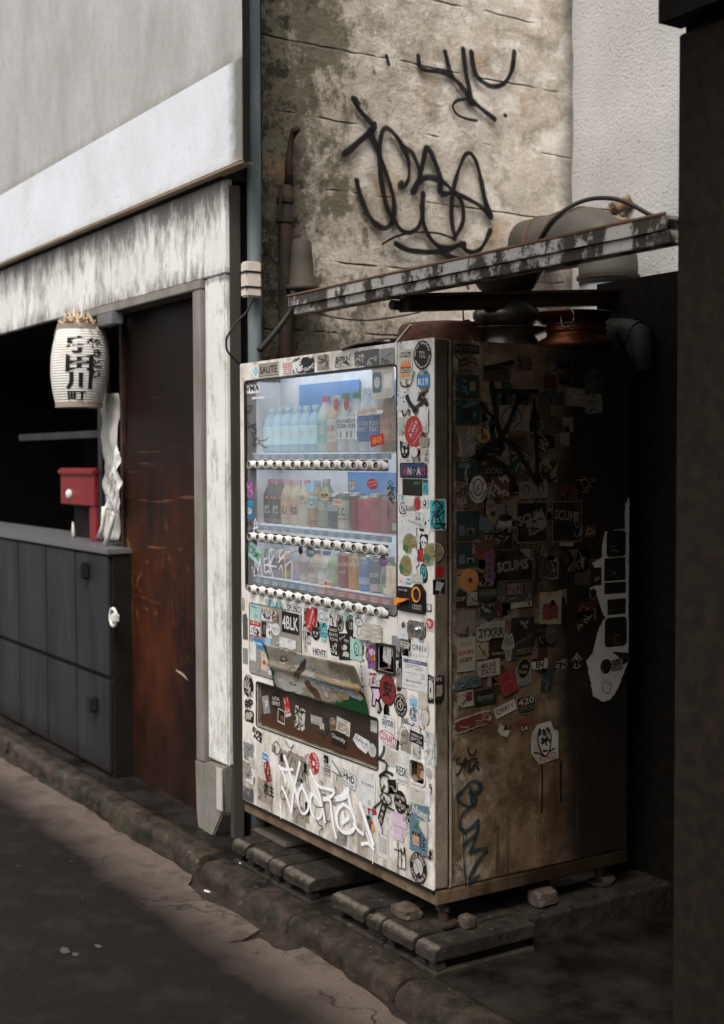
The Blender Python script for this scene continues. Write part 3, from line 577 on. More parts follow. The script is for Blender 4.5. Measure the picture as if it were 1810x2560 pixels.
graffiti(cw, [(.042, [(1570,1795),(1573,1797)]), (.024, [(1515,1690),(1517,1692)]), (.018, [(1415,1490),(1435,1540)])], 'W', wpt, WALL, G['spray_black'], .03, .002)
# ---------------------------------------------------------------- pipes, boxes and cables in the slot
o = MB().tube([(-1.45, .152, z) for z in (-.05, 1, 2, 3, 4, 7)], .029, 16).mk('drain_pipe', G['pipe'], smooth=True)
tag(o, 'blue grey drain pipe running up the slot beside the shop', 'pipe')
o = MB().box(-1.56, -1.5, .09, .212, -.05, 7).mk('slot_filler', G['dark']); tag(o, 'dark batten standing in for shade in the slot behind the drain pipe', 'filler')  # dark piece put in for the shaded gap between the buildings
o = MB().box(-1.50, -1.466, .05, .10, .0, 2.64).mk('slot_channel', plain('soot_steel', (.05, .046, .042), .6), bevel=.004); tag(o, 'sooty steel channel beside the rendered pillar', 'channel')
jb = empty('junction_box', (-1.42, .11, 2.19)); tag(jb, 'cream plastic junction box strapped to the drain pipe', 'junction box')
MB().box(-1.43, -1.375, .078, .145, 2.19, 2.33).mk('case', plain('cream_box', (.58, .52, .45), .5, 0, .3), jb, bevel=.006)
for z in (2.225, 2.285): MB().box(-1.432, -1.372, .074, .149, z, z+.007).mk('strap', G['cable'], jb)
XC = -1.50
cf = empty('conduit', (XC, .33, 0)); tag(cf, 'corroded black conduit with a bell cap on the concrete wall', 'conduit')
MB().tube([(XC, .322, z) for z in (.4, 1, 1.6, 2.2, 2.45, 2.67)], .030, 12).mk('tube', G['iron'], cf, smooth=True)
for z in (2.60, 2.52, 1.95): MB().lathe([(.0, 0), (.037, 0), (.037, .02), (.0, .02)], (XC, .322, z), 14).mk('collar', G['iron'], cf)
MB().lathe([(0, .205), (.030, .203), (.040, .19), (.046, .12), (.052, .02), (.066, .012), (.067, -.004), (.05, -.01), (0, -.01)], (XC+.06, .365, 2.245), 20).mk('bell_cap', plain('mossy_zinc', (.06, .055, .046), .7, .1, .8), cf, smooth=True)
MB().tube([(XC-.02, .352, 2.67), (XC-.02, .352, 2.78), (XC-.02, .366, 2.87), (XC-.005, .37, 2.90), (XC+.02, .372, 2.905)], [.02, .016, .012, .018, .014], 8).mk('stub', G['iron'], cf, smooth=True)
def cable(pts, r, label, mat=None):
    p3 = [Vector(a) for a in pts]; out = []
    q = [p3[0]]+p3+[p3[-1]]
    for i in range(1, len(q)-2):
        for j in range(6):
            t = j/6; a, b, c, d = q[i-1], q[i], q[i+1], q[i+2]
            out.append(.5*(2*b+(c-a)*t+(2*a-5*b+4*c-d)*t*t+(3*b-a-3*c+d)*t**3))
    out.append(p3[-1]); o = MB().tube(out, r, 7).mk('cable', mat or G['cable'], smooth=True); tag(o, label, 'cable'); return o
def wl(k, pts, v=XC+.06): return [at(k, x, y, 0, v) for x, y in pts]
cable(wl('W', [(180,820),(165,950),(125,1090),(88,1200),(100,1320),(150,1390),(165,1480),(165,1560)], -1.45), .0045, 'thin black cable looping from the conduit to the bell cap')
cable(wl('L', [(1530,1900),(1490,2000),(1390,2110),(1340,2190)], -1.38)+wl('M', [(1480,320),(1490,420),(1560,500),(1623,560)], -1.38), .0045, 'thin black cable hanging in a loop below the cream box')
cable(wl('W', [(250,1560),(235,1680),(170,1780),(90,1880),(20,1960)], -1.40), .013, 'thick black cable slanting behind the top of the machine')
cable(wl('W', [(300,1690),(420,1710),(560,1740),(760,1755),(960,1730),(1110,1700)], -1.50), .0035, 'thin wire sagging along the concrete wall under the gutter')
cable(wl('W', [(0,1440),(30,1450),(50,1470)], -1.41), .003, 'short black tie wire around the drain pipe')
# ---------------------------------------------------------------- canopy frame over the machine
gu = empty('rain_gutter', (0, 0, 2.09)); tag(gu, 'long steel rain gutter with chipped white paint above the machine', 'gutter')
m = MB(); m.prism([(-.034, 2.090), (-.034, 2.124), (.034, 2.124), (.034, 2.06), (.026, 2.06), (.026, 2.116), (-.026, 2.116), (-.026, 2.090)], -.842, .985, lambda u, v, d: Vector((d, u, v))); m.mk('channel', G['gut'], gu)
MB().box(-.826, .985, -.020, .02, 2.060, 2.0905).mk('lower_flange', G['gut'], gu, bevel=.002)
MB().tube([(-.845, -.034, 2.127), (.985, -.034, 2.127)], .0045, 8).mk('rolled_lip', plain('rust_lip', (.17, .09, .05), .7, .2), gu, smooth=True)
rf = empty('steel_rafter', (-.25, .5, 2.08)); tag(rf, 'dark brown steel rafter running back from the gutter', 'beam')
def slanted(x0, x1, y0, y1, za, zb, h):      # a bar rising from za at y0 to zb at y1
    return MB().add([(x, y, z+dz) for dz in (0, h) for y, z in ((y0, za), (y1, zb)) for x in (x0, x1)], [(0, 2, 3, 1), (4, 5, 7, 6), (0, 1, 5, 4), (2, 6, 7, 3), (0, 4, 6, 2), (1, 3, 7, 5)])
slanted(-.285, -.22, .06, 1.9, 2.020, 2.172, .042).mk('web', G['beam'], rf, bevel=.004)
slanted(-.295, -.20, .05, 1.9, 2.063, 2.2155, .010).mk('flange', G['beam'], rf)
MB().tube([(-.27, .055, 2.042), (-.27, .025, 2.042)], .016, 10).mk('bolt', G['iron'], rf)
rs = empty('rear_canopy', (.3, 1.4, 2.2)); tag(rs, 'black canopy roof over the back of the alley', 'canopy')
slanted(-.19, .97, .965, 1.92, 2.165, 2.30, .012).mk('sheet', plain('dark_sheet', (.005, .0043, .0038), .85, 0, .2, .2), rs)
MB().box(-.32, .97, .955, .975, .0, 2.177).mk('shade_board', plain('dark_sheet', (.005, .0043, .0038), .85, 0, .2, .2), rs)  # black sheet standing in for deep shade behind the machine
MB().box(.93, .97, .99, 1.9, .0, 2.16).mk('side_screen', plain('dark_sheet', (.005, .0043, .0038), .85, 0, .2, .2), rs)
# ventilation duct with its elbow
vd = empty('vent_duct', (-1.2, 1.62, 2.5)); tag(vd, 'fat grey ventilation duct with an elbow leaving the wall', 'duct')
CN = Vector((-1.16, 1.64, 2.36)); rb = .17
path = [(-1.56, 1.66, 2.535), (-1.36, 1.65, 2.533)]+[(CN.x+rb*math.sin(R(a)), CN.y, CN.z+rb*math.cos(R(a))) for a in range(0, 91, 10)]+[(CN.x+rb, CN.y, 2.30)]
MB().tube(path, .128, 24).mk('elbow', G['duct'], vd, smooth=True)
MB().tube([(CN.x+rb, CN.y, 2.335), (CN.x+rb, CN.y, 2.32)], .137, 24).mk('joint_ring', G['iron'], vd, smooth=False)
MB().tube([(CN.x+rb, CN.y, 2.318), (CN.x+rb, CN.y, 1.2)], .122, 24).mk('collar_pipe', G['galv'], vd, smooth=True)
for x in (-1.43, -1.30, -1.26, -1.17): MB().tube([(x, 1.65, 2.534), (x+.012, 1.65, 2.534)], .132, 24).mk('band', plain('rust_band', (.14, .085, .05), .6, .2), vd)
cable([(-1.50, 1.50, 2.36), (-1.35, 1.50, 2.46), (-1.22, 1.52, 2.60), (-1.1, 1.60, 2.675), (-.95, 1.66, 2.66), (-.82, 1.72, 2.58), (-.75, 1.8, 2.52)], .010, 'black cable draped over the vent duct')
wb = empty('wood_bracket', (-.9, 1.9, 2.6)); tag(wb, 'broken wooden stub bound with wire on the stucco wall', 'bracket')
a = at('X', 1385, 290, 1, 1.92); b = at('X', 1160, 410, 1, 1.82); c = at('X', 1350, 440, 1, 1.80)
MB().tube([a, a.lerp(b, .4), a.lerp(b, .75), b], [.034, .030, .024, .016], 9).mk('stub', G['wood'], wb, smooth=True)
MB().tube([b, b.lerp(c, .5), c], [.012, .016, .012], 8).mk('branch', G['wood'], wb, smooth=True)
for t in (.5, .56, .62): p_ = a.lerp(b, t); MB().tube([p_+(a-b)*.015, p_-(a-b)*.015], .034, 10).mk('wire_wrap', G['cable'], wb)
cable([at('X', x, y, 1, 1.80) for x, y in ((1060, 365), (1150, 355), (1240, 365), (1330, 410))], .003, 'thin wire springing from the wooden stub')
gp = empty('plastic_elbow', (-.05, .9, 1.95)); tag(gp, 'grey plastic pipe elbow in the dark behind the machine', 'pipe')
e0 = at('X', 1240, 1240, 1, .90); e1 = at('X', 1370, 1245, 1, .90); e2 = at('X', 1450, 1275, 1, .90)
MB().tube([e0, e1, e1.lerp(e2, .6), e2, e2-Vector((0, 0, .05)), e2-Vector((0, 0, .12))], .046, 16).mk('tube', plain('dim_pipe', (.03, .028, .025), .6), gp, smooth=True)
for t in (.35, .75): p_ = e0.lerp(e2, t); MB().tube([p_, p_+(e2-e0).normalized()*.03], .050, 16).mk('collar', plain('dim_pipe', (.03, .028, .025), .6), gp)
# ---------------------------------------------------------------- concrete plinth blocks under the machine
def cast(name, x0, x1, y0, y1, z0, z1, ch, parent, amp=.0022, mat='block', r=.007):
    # a rough cast concrete slab: sections along its depth, worn front lip
    prof = []
    for cx, cz, a0 in ((x1-r, z1-r, 0), (x0+r, z1-r, 90), (x0+r, z0+r, 180), (x1-r, z0+r, 270)):
        for k in range(4): t = R(a0+90*k/3); prof.append((cx+r*math.cos(t), cz+r*math.sin(t)))
    fp_ = []
    for i, a in enumerate(prof):
        b = prof[(i+1) % len(prof)]; n = max(1, int(math.hypot(a[0]-b[0], a[1]-b[1])/.022))
        fp_ += [(a[0]+(b[0]-a[0])*k/n, a[1]+(b[1]-a[1])*k/n) for k in range(n)]
    ys = [y0, y0+ch*.35, y0+ch]; y = y0+ch+.02
    while y < y1: ys.append(y); y += .022
    ys.append(y1); v = []; f = []; k = len(fp_)
    for i, y in enumerate(ys):
        for x, z in fp_:
            zz = z
            if i == 0: zz = min(z, z1-ch*.8); zz = max(zz, z0+.003)
            elif i == 1: zz = min(z, z1-ch*.25)
            q = Vector((x, y, zz)); d_ = noise.noise(q*24)*amp+noise.noise(q*70)*amp*.6; chip = max(0, noise.noise(q*16+Vector((5, 1, 0)))-.28)*.035 if i < 4 and z > z1-.02 else 0
            v.append((x+d_*.7, y+d_+chip, zz+d_*.8-chip*.8))
    for i in range(len(ys)-1): f += [(i*k+j, i*k+(j+1) % k, (i+1)*k+(j+1) % k, (i+1)*k+j) for j in range(k)]
    f += [tuple(range(k))[::-1], tuple(range((len(ys)-1)*k, len(ys)*k))]
    m = MB(); m.add(v, f); return m.mk(name, G[mat], parent)
def block(x0, x1, notch, label, y0=-.085, y1=.62):
    b = empty('plinth_block', ((x0+x1)/2, .2, 0)); tag(b, label, 'concrete block', 'concrete blocks under the machine')
    xm = x0+(x1-x0)*notch
    for u0, u1 in ((x0, xm-.010), (xm+.010, x1)): cast('top_slab', u0, u1, y0, y1, .042, .09, .026, b)
    MB().box(xm-.0105, xm+.0105, y0+.05, y1, .043, .080).mk('joint', G['block'], b)
    MB().box(x0+.02, x1-.02, y0+.05, y1-.01, .010, .0415).mk('core', plain('pit_dark', (.006, .005, .004), .9), b)
    cast('foot', x0, x1, y0+.006, y1, -.02, .0135, .008, b)
    for xx in (x0+.03, xm+.02, x1-.03): MB().box(xx-.022, xx+.022, y0+.014, y0+.05, .0137, .0417).mk('web', G['block'], b, bevel=.003)
    return b
block(-1.215, -.93, .38, 'broken scalloped concrete block at the far left, beneath the front corner')
block(-.918, -.625, .34, 'grooved concrete block left of the dark gap under the machine')
block(-.478, -.178, .70, 'grooved concrete block right of the dark gap under the machine')
block(-.168, .118, .62, 'near corner concrete block with a pale stone lying on it', y1=.30)
o = cast('plinth_slab', -.12, .066, .31, .98, -.02, .086, .012, None, .004, r=.012); tag(o, 'long mossy concrete slab along the alley side', 'concrete slab')
o = MB().box(-1.24, -.98, .02, .14, .0925, .108).mk('timber_offcut', plain('grey_plank', (.075, .06, .045), .85, 0, .6), bevel=.004); tag(o, 'weathered timber offcut lying on the far left block', 'timber')
def stone(c, r, label, sq=(1, .8, .5), name='stone', mat='stone'):
    bm = bmesh.new(); bmesh.ops.create_icosphere(bm, subdivisions=2, radius=1)
    v = []
    for a in bm.verts:
        q = a.co*(1+.35*noise.noise(a.co*1.6+Vector(c)*7)); v.append(Vector(c)+Vector((max(-.72, min(.72, q.x))*sq[0], max(-.7, min(.7, q.y))*sq[1], max(-.62, min(.62, q.z))*sq[2]))*r)
    f = [tuple(x.index for x in fc.verts) for fc in bm.faces]; bm.free(); z0 = min(a.z for a in v); v = [a-Vector((0, 0, z0-Vector(c).z)) for a in v]
    return tag(mk(name, v, f, G[mat]), label, 'stone')
stone((-.155, .0, .0905), .062, 'pale flat stone on the near corner block', (1.1, .8, .42))
stone((.035, .10, .0905), .036, 'small squarish stone beside the machine foot', (1, .8, .9))
stone((-.005, .44, .0885), .055, 'brown angular stone on the alley slab', (.9, 1.1, .75))
stone((-.06, .76, .0885), .048, 'dim stone at the far end of the alley slab')
GRIT = MB()
for i in range(420):
    x = random.uniform(-2.6, 1.2); y = random.choice((random.gauss(-.105, .012), random.gauss(-.27, .035), random.uniform(-1.2, -.3))); r = random.uniform(.0015, .0055)
    z = -.001 if y > -.2 else ROADZ
    if -.235 < y < -.135: continue
    p_ = Vector((x, y, z)); v = [p_+Vector((random.uniform(-1, 1), random.uniform(-1, 1), random.uniform(0, 1.3)))*r for _ in range(4)]
    GRIT.add(v, [(0, 1, 2), (0, 2, 3), (0, 3, 1), (1, 3, 2)])
tag(GRIT.mk('grit', G['stone']), 'scattered grit and crumbs along the gutter and road', 'grit', kind='stuff')
for k, x, y, zz, lab in (('Q', 112, 265, 0, 'white cigarette end beside the far left blocks'), ('N', 1015, 1722, 0, 'cigarette end on the broken kerb'), ('N', 815, 1880, ROADZ+.001, 'cigarette end in the gutter by the broken kerb')):
    q = at(k, x, y, 2, zz+.006); MM = MB().tube([q, q+Vector((.03, .008, .001))], .004, 7); tag(MM.mk('cigarette_end', G['white']), lab, 'cigarette end')
# ---------------------------------------------------------------- things in the shop opening
LC = at('P', 200, 917, 1, -.05)
ln = empty('paper_lantern', LC); tag(ln, 'ribbed white paper lantern with black characters under the lintel', 'lantern')
LR, LH = .141, .375
def lsh(q): return Vector((q.x-.10*(-(q.z))*1.0, q.y, q.z))   # hangs a little askew
prof = [(LR*(.50+.50*math.sin(math.pi*(.16+.68*k/14))**.75), -LH/2+LH*k/14) for k in range(15)]
def lrad(z):
    t = min(1, max(0, (z+LH/2)/LH)); return LR*(.50+.50*math.sin(math.pi*(.16+.68*t))**.75)
m = MB(); m.lathe(prof, (0, 0, 0), 36); m.v = [LC+lsh(q)+Vector((0, 0, 0)) for q in m.v]; m.mk('shade', G['paper'], ln, smooth=True)
for zz, r in ((LH/2, lrad(LH/2)), (-LH/2, lrad(-LH/2))):
    m = MB(); m.lathe([(r*.6, -.012), (r+.004, -.012), (r+.004, .012), (r*.6, .012)], (0, 0, zz), 28); m.v = [LC+lsh(q) for q in m.v]; m.mk('rim', plain('lantern_rim', (.28, .22, .17), .7), ln)
ca = math.atan2(CAM.y-LC.y, CAM.x-LC.x)
def on_lantern(s, a, z, w, h, bold=.02):
    pts, f, _ = text(s, bold); v = []
    for x, y in pts:
        zz = z+(y-.5)*h; r = lrad(zz)+.0022; t = ca+a+(x-.5)*w/LR
        v.append(LC+lsh(Vector((r*math.cos(t), r*math.sin(t), zz))))
    mk('lettering', v, f, plain('ink', (.014, .013, .013), .7, 0, .1), ln)
for s, z in (('宇', .098), ('田', .010), ('川', -.074)): on_lantern(s, -.02, z, .135, .084, .036)
on_lantern('町', -.10, -.146, .10, .045, .02); on_lantern('や', .62, .11, .05, .04); on_lantern('き', .62, .06, .05, .04); on_lantern('と', .60, .01, .05, .04); on_lantern('り', .58, -.04, .05, .04)
st = empty('straw_rope', LC+Vector((0, 0, .25))); tag(st, 'tangled straw rope and cord above the lantern', 'rope')
for i in range(46):
    t_ = random.uniform(0, 6.28); b = LC+Vector((.10*math.cos(t_)*random.random()+.02, .08*math.sin(t_)*random.random(), .20+random.uniform(-.01, .02))); e = b+Vector((random.uniform(-.12, .12), random.uniform(-.07, .07), random.uniform(-.05, .05)))
    MB().tube([b, b.lerp(e, .5)+Vector((0, 0, random.uniform(.01, .05))), e], [random.uniform(.003, .010), random.uniform(.004, .010), .003], 6).mk('strand', G['straw'], st, smooth=True)
MB().tube([LC+Vector((.01, 0, .19)), LC+Vector((.015, .02, .35))], .006, 7).mk('cord', G['white'], st)
o = MB().box(-2.80, -2.60, -.0, .06, 2.185, 2.247).mk('sensor_box', plain('box_grey', (.12, .125, .13), .5), bevel=.006); tag(o, 'small grey box fixed under the door head', 'box')
rx = empty('red_box', (-3.4, .2, 1.115)); tag(rx, 'red enamel cabinet with a white button on the counter', 'dispenser')
YB = .14; x1 = -3.24; x0 = -3.80
MB().box(x0, x1, YB, YB+.2, 1.46, 1.50).mk('lid', G['red'], rx, bevel=.012); MB().box(x0+.02, x1-.012, YB+.012, YB+.19, 1.30, 1.459).mk('head', G['red'], rx, bevel=.006)
MB().box(x1-.12, x1-.012, YB+.02, YB+.19, 1.116, 1.299).mk('column', G['red'], rx, bevel=.006); MB().box(x0+.02, x1-.121, YB+.09, YB+.19, 1.116, 1.299).mk('back_panel', G['dark'], rx)
q = at('M', 68, 1705, 1, YB+.005); MB().lathe([(0, 0), (.026, 0), (.026, .012), (.018, .02), (0, .02)], (0, 0, 0), 16)
m = MB(); m.lathe([(.026, 0), (.026, .012), (.016, .02), (0, .02)], (0, 0, 0), 16); m.v = [Vector((q.x+a.x, YB+.012-a.z, q.z+a.y)) for a in m.v]; m.mk('button', G['white'], rx, smooth=True)
q = at('M', 110, 1950, 1, .2); o = MB().tube([(q.x, .2, 1.118), (q.x-.005, .2, 1.16), (q.x-.01, .2, 1.2)], [.012, .009, .004], 8).mk('nozzle', G['white'], rx, smooth=True)
# cloth hanging beside the counter
def sheet(name, quad, cols, label, amp, mat, seed, cat='banner'):
    a, b, c, d = quad
    m = MB(); m.grid(14, 30, lambda u, v: (lambda q: q+Vector((0, amp*noise.noise(Vector((u*3+seed, v*5, 0)))+amp*.4*noise.noise(Vector((u*9+seed, v*9, 1))), 0)))(a.lerp(b, u).lerp(d.lerp(c, u), v)))
    o = m.mk(name, mat, smooth=True); md = o.modifiers.new('s', 'SOLIDIFY'); md.thickness = .002; return tag(o, label, cat)
Q4 = lambda pts, y: [at('M', x, yy, 1, y) for x, yy in pts]
sheet('hanging_cloth', Q4([(362,805),(512,800),(515,2120),(395,2120)], .115), 1, 'pale grey cloth hanging beside the rusty door', .03, G['rag'], 3, 'cloth')
pb = sheet('paper_banner', Q4([(490,1270),(520,1330),(525,1880),(385,1830)], .05), 1, 'twisted white paper banner with grey printed lines', .02, plain('banner_paper', (.58, .56, .54), .7, 0, .3), 8)
for i, (x, y, w) in enumerate(((445,1640,70),(470,1720,75),(430,1790,70),(455,1560,55))):
    q = at('M', x, y, 1, .02); m = MB(); pts, f, _ = text('やきとり'[i % 4]*3, .01); m.add([(q.x+(a-.5)*.10+(b-.5)*.03, .022-i*.0005, q.z+(b-.5)*.045-(a-.5)*.09) for a, b in pts], f); o = m.mk('lettering', plain('grey_ink', (.10, .10, .10), .7), pb)
for pts in (((385,1820),(378,1930),(370,2000),(345,2090)), ((470,1880),(450,1990),(425,2080),(400,2150))):
    MB().tube([at('M', x, y, 1, .045) for x, y in pts], [.013, .012, .011, .016], 8).mk('tail', plain('banner_paper', (.58, .56, .54), .7), pb, smooth=True)

for k, x, y, s_, lab in (('N', 22, 2222, .022, 'pale flake of paper on the road at the left edge'), ('N', 210, 2195, .014, 'small pale flake on the dark road'), ('N', 80, 2242, .012, 'tiny pale flake below the larger flake'), ('Q', 205, 862, .014, 'white scrap on the road near the kerb')):
    q = at(k, x, y, 2, ROADZ+.002); m = MB(); n_ = 9; ps = [(q.x+s_*math.cos(t)*random.uniform(.6, 1.2)*1.5, q.y+s_*math.sin(t)*random.uniform(.5, 1.1)) for t in [2*math.pi*i/n_ for i in range(n_)]]
    m.plate(ps, [], ROADZ+.0035, ROADZ+.001, lambda u, v, d: Vector((u, v, d))); tag(m.mk('paper_scrap', plain('flake', (.055, .055, .05), .8)), lab, 'scrap')
# ---------------------------------------------------------------- vending machine
W, D, ZS, ZB, ZT = 1.287, .813, .2137, .165, 1.915
vm = empty('vending_machine', (-W/2, D/2, .09)); tag(vm, 'sticker covered drinks vending machine standing on concrete blocks', 'vending machine')
WIN = (-1.249, -.203, 1.046, 1.845); PORT = (-1.165, -.317, .527, .695); DROP = (-.314, -.218, .859, .942); CUP = (-.131, -.051, .532, .601)
holes = [rrect(*WIN, .018)[::-1], rrect(*PORT, .012)[::-1], rrect(*DROP, .006)[::-1], rrect(*CUP, .016)[::-1]]
fp = MB().plate(rrect(-W, 0, ZS, ZT, .008), holes, 0, -.004, FRONT).mk('front_panel', G['mwhite'], vm)
MB().plate(rrect(-W+.0006, -.0006, ZS, ZT-.0006, .008), holes, -.0042, -.05, FRONT).mk('door_shell', G['edge'], vm)
MB().plate(rrect(-W+.01, -.01, ZS+.01, ZT-.01, .005), [[(-1.256, .52), (-.195, .52), (-.195, 1.895), (-1.256, 1.895)][::-1]], -.0502, -.056, FRONT).mk('door_gasket', G['blackp'], vm)
m = MB(); m.box(-W+.002, -.002, .0562, D, ZS-.004, ZT-.004); m.f.pop(2); m.m.pop()
cb = m.mk('cabinet', G['mside'], vm, bevel=.006)
MB().box(-.004, .0035, .058, .0655, ZS, ZT-.006).mk('side_flange', G['edge'], vm, bevel=.0015)
MB().box(-W-.002, .002, .006, D, ZB, ZS-.0045).mk('base_frame', G['base'], vm, bevel=.004)
MB().box(-W+.004, -.004, -.002, .0058, ZS-.012, ZS-.005).mk('shadow_gap', G['blackp'], vm)
for x, y in ((-.035, .06), (-W+.05, .06), (-.06, D-.07), (-W+.05, D-.07)):
    ft = MB().lathe([(0, .0), (.045, .0), (.045, .008), (.018, .012), (.016, .074), (0, .074)], (x, y, .0905), 14).mk('foot', G['iron'], vm, smooth=False)
    MB().lathe([(.017, 0), (.026, 0), (.026, .014), (.017, .014)], (x, y, .135), 6).mk('nut', G['iron'], ft)
# seams in the front sheet metal
m = MB(); m.box(-.2005, -.1992, -.0006, .002, ZS, ZT); m.mk('seam', plain('seam_dirt', (.05, .04, .03), .8), vm)
m = MB(); ribbon(m, [(-.2, .945), (-.12, .905), (-.002, .872)], .0022, FRONT, .0004, 0, smooth=False); m.mk('seam', plain('seam_dirt', (.05, .04, .03), .8), vm)
# ---- display window
MB().plate(rrect(WIN[0]-.004, WIN[1]+.004, WIN[2]-.004, WIN[3]+.004, .02), [rrect(WIN[0]+.0005, WIN[1]-.0005, WIN[2]+.0005, WIN[3]-.0005, .017)[::-1]], .0022, -.002, FRONT).mk('window_gasket', plain('gasket', (.03, .028, .025), .6), vm)
x0, x1, z0, z1 = WIN
m = MB(); m.box(x0, x1, .158, .162, z0, z1); m.box(x0-.002, x0, .0, .16, z0, z1); m.box(x1, x1+.002, .0, .16, z0, z1); m.box(x0, x1, .0505, .16, z1+.035, z1+.037); m.box(x0, x1, .0505, .0515, z1, z1+.035); m.box(x0, x1, .158, .162, z1, z1+.035); m.box(x0, x1, .0505, .16, z0-.002, z0)
m.mk('display_case', G['inside'], vm)
ROWS = ((1.526, 1.570), (1.252, 1.301), (1.050, 1.0975)); C0, PIT = -1.178, .0681
for zb, zs in ROWS: MB().box(x0+.001, x1-.001, .03, .157, zs-.004, zs).mk('shelf', G['inside'], vm)
for zt, yt in ((1.866, .072), (1.556, .05), (1.287, .05)): MB().tube([(x0+.04, yt, zt), (x1-.16, yt, zt)], .005, 8).mk('lamp_tube', G['lamp'], vm)
def ad(k, p, y, mat, label=None):
    a = at(k, p[0], p[1], 1, y); b = at(k, p[2], p[3], 1, y)
    o = MB().box(a.x, b.x, y-.001, y+.001, b.z, a.z).mk('backlit_advert', mat, vm)
    if label: o['label'] = label
    return o
def adm(x0_, x1_, z0_, z1_, y, mat): return MB().box(x0_, x1_, y-.001, y+.001, z0_, z1_).mk('backlit_advert', mat, vm)
adm(-1.09, -.66, 1.60, 1.828, .150, G['bluead']); adm(-.565, -.30, 1.60, 1.815, .148, G['bluead']); adm(-.74, -.30, 1.33, 1.50, .150, G['bluead'])
MB().box(x0+.0006, x1-.0006, .0092, .0118, z0+.0006, z1-.0006).mk('window_pane', G['acrylic'], vm)
# ---- selection buttons: one scalloped strip for each row with 14 lit lenses
def strip(zc):
    n = 14*8+6; v = []
    def fn(u, w):
        x = C0-.042+u*(13*PIT+.084); ph = math.cos(2*math.pi*(x-C0)/PIT); e = min(1, min(u, 1-u)*40)
        hh = (.0145+.0022*ph)*(.6+.4*e); t = (w-.5)*2
        d = (.002+.0105*math.cos(t*math.pi/2)**.6*(.78+.22*ph))*(.3+.7*e)
        return FRONT(x, zc+t*hh+.001*ph, d)
    m = MB(); m.grid(n, 8, fn); o = m.mk('button_strip', G['bwhite'], vm, smooth=True)
    m = MB(); m.grid(n, 1, lambda u, w: (lambda q: Vector((q.x, -.0015, zc+(w-.5)*.036)))(fn(u, .5))); m.mk('strip_shadow_gap', plain('seam_dirt', (.05, .04, .03), .8), o)
    return o
TAGS = {}
def retag(c, hot, parent):
    pts, f, _ = text('あたたかい' if hot else 'つめたい', .012)
for r, (zb, zs) in enumerate(ROWS):
    s_ = strip(zb)
    for c in range(14):
        x = C0+c*PIT; hot = r == 2 and c > 6
        if r == 0 and c == 0:
            m = MB(); m.lathe([(.0, .0125), (.0055, .0122), (.0098, .0108), (.0100, .0135), (.0118, .0165), (.0130, .0172), (.0150, .0155), (.0155, .004)], (0, 0, 0), 20)
            m.v = [Vector((x+q.x*1.28, -q.z-.0045, zb+q.y*.98)) for q in m.v]
            proto = m.mk('button', [G['lens'], G['ring'], G['bwhite']], s_, smooth=True)
            for p_ in proto.data.polygons: p_.material_index = 0 if p_.index < 40 else (1 if p_.index < 80 else 2)
        else: dup(proto, (x-C0, 0, zb-ROWS[0][0]), s_)
        key = hot
        if key not in TAGS:
            o = MB().box(x-PIT/2+.001, x+PIT/2-.001, .016, .018, zs-.024, zs-.005).mk('price_tag', G['redtag' if hot else 'bluetag'], vm)
            pts, f, _ = text('あたたかい' if hot else 'つめたい', .012); mm = MB()
            mm.add([(x+(a-.5)*.046, .0154, zs-.0112+(b-.5)*.0085) for a, b in pts], f); mm.cm = 1
            mm.add([(x-.02, .0155, zs-.0235), (x+.015, .0155, zs-.0235), (x+.015, .0155, zs-.0172), (x-.02, .0155, zs-.0172)], [(0, 1, 2, 3)])
            mm.mk('lettering', [pm('w'), pm('be')], o, multi=True); TAGS[key] = (o, x, zs)
        else:
            o, xa, za = TAGS[key]; dup(o, (x-xa, 0, zs-za), vm)
# ---- drinks on show
ORD = ['first', 'second', 'third', 'fourth', 'fifth', 'sixth', 'seventh', 'eighth', 'ninth', 'tenth', 'eleventh', 'twelfth', 'thirteenth', 'last']
def glassy(name, col, tr=.45):
    if name in MC: return MC[name]
    t = NT(name); MC[name] = t.done(t.n('MixShader', {0: tr, 1: t.bsdf(col, .15), 2: t.n('BsdfTransparent', {'Color': (.95, .97, 1.)}).outputs[0]}).outputs[0]); return MC[name]
def solid(col): return plain('drink_%02d_%02d_%02d' % tuple(int(c*99) for c in col), col, .35, 0, .12)
YD = .078
def wrapped(parent, s, x, z, r, w, h, col, zc, bold=.012):
    pts, f, _ = text(s, bold); v = []
    for a, b in pts:
        t = -math.pi*.5+.62*.55+(a-.5)*w/r; v.append((x+r*math.cos(t), YD+r*math.sin(t), zc+(b-.5)*h))
    mk('lettering', v, f, pm(col), parent)
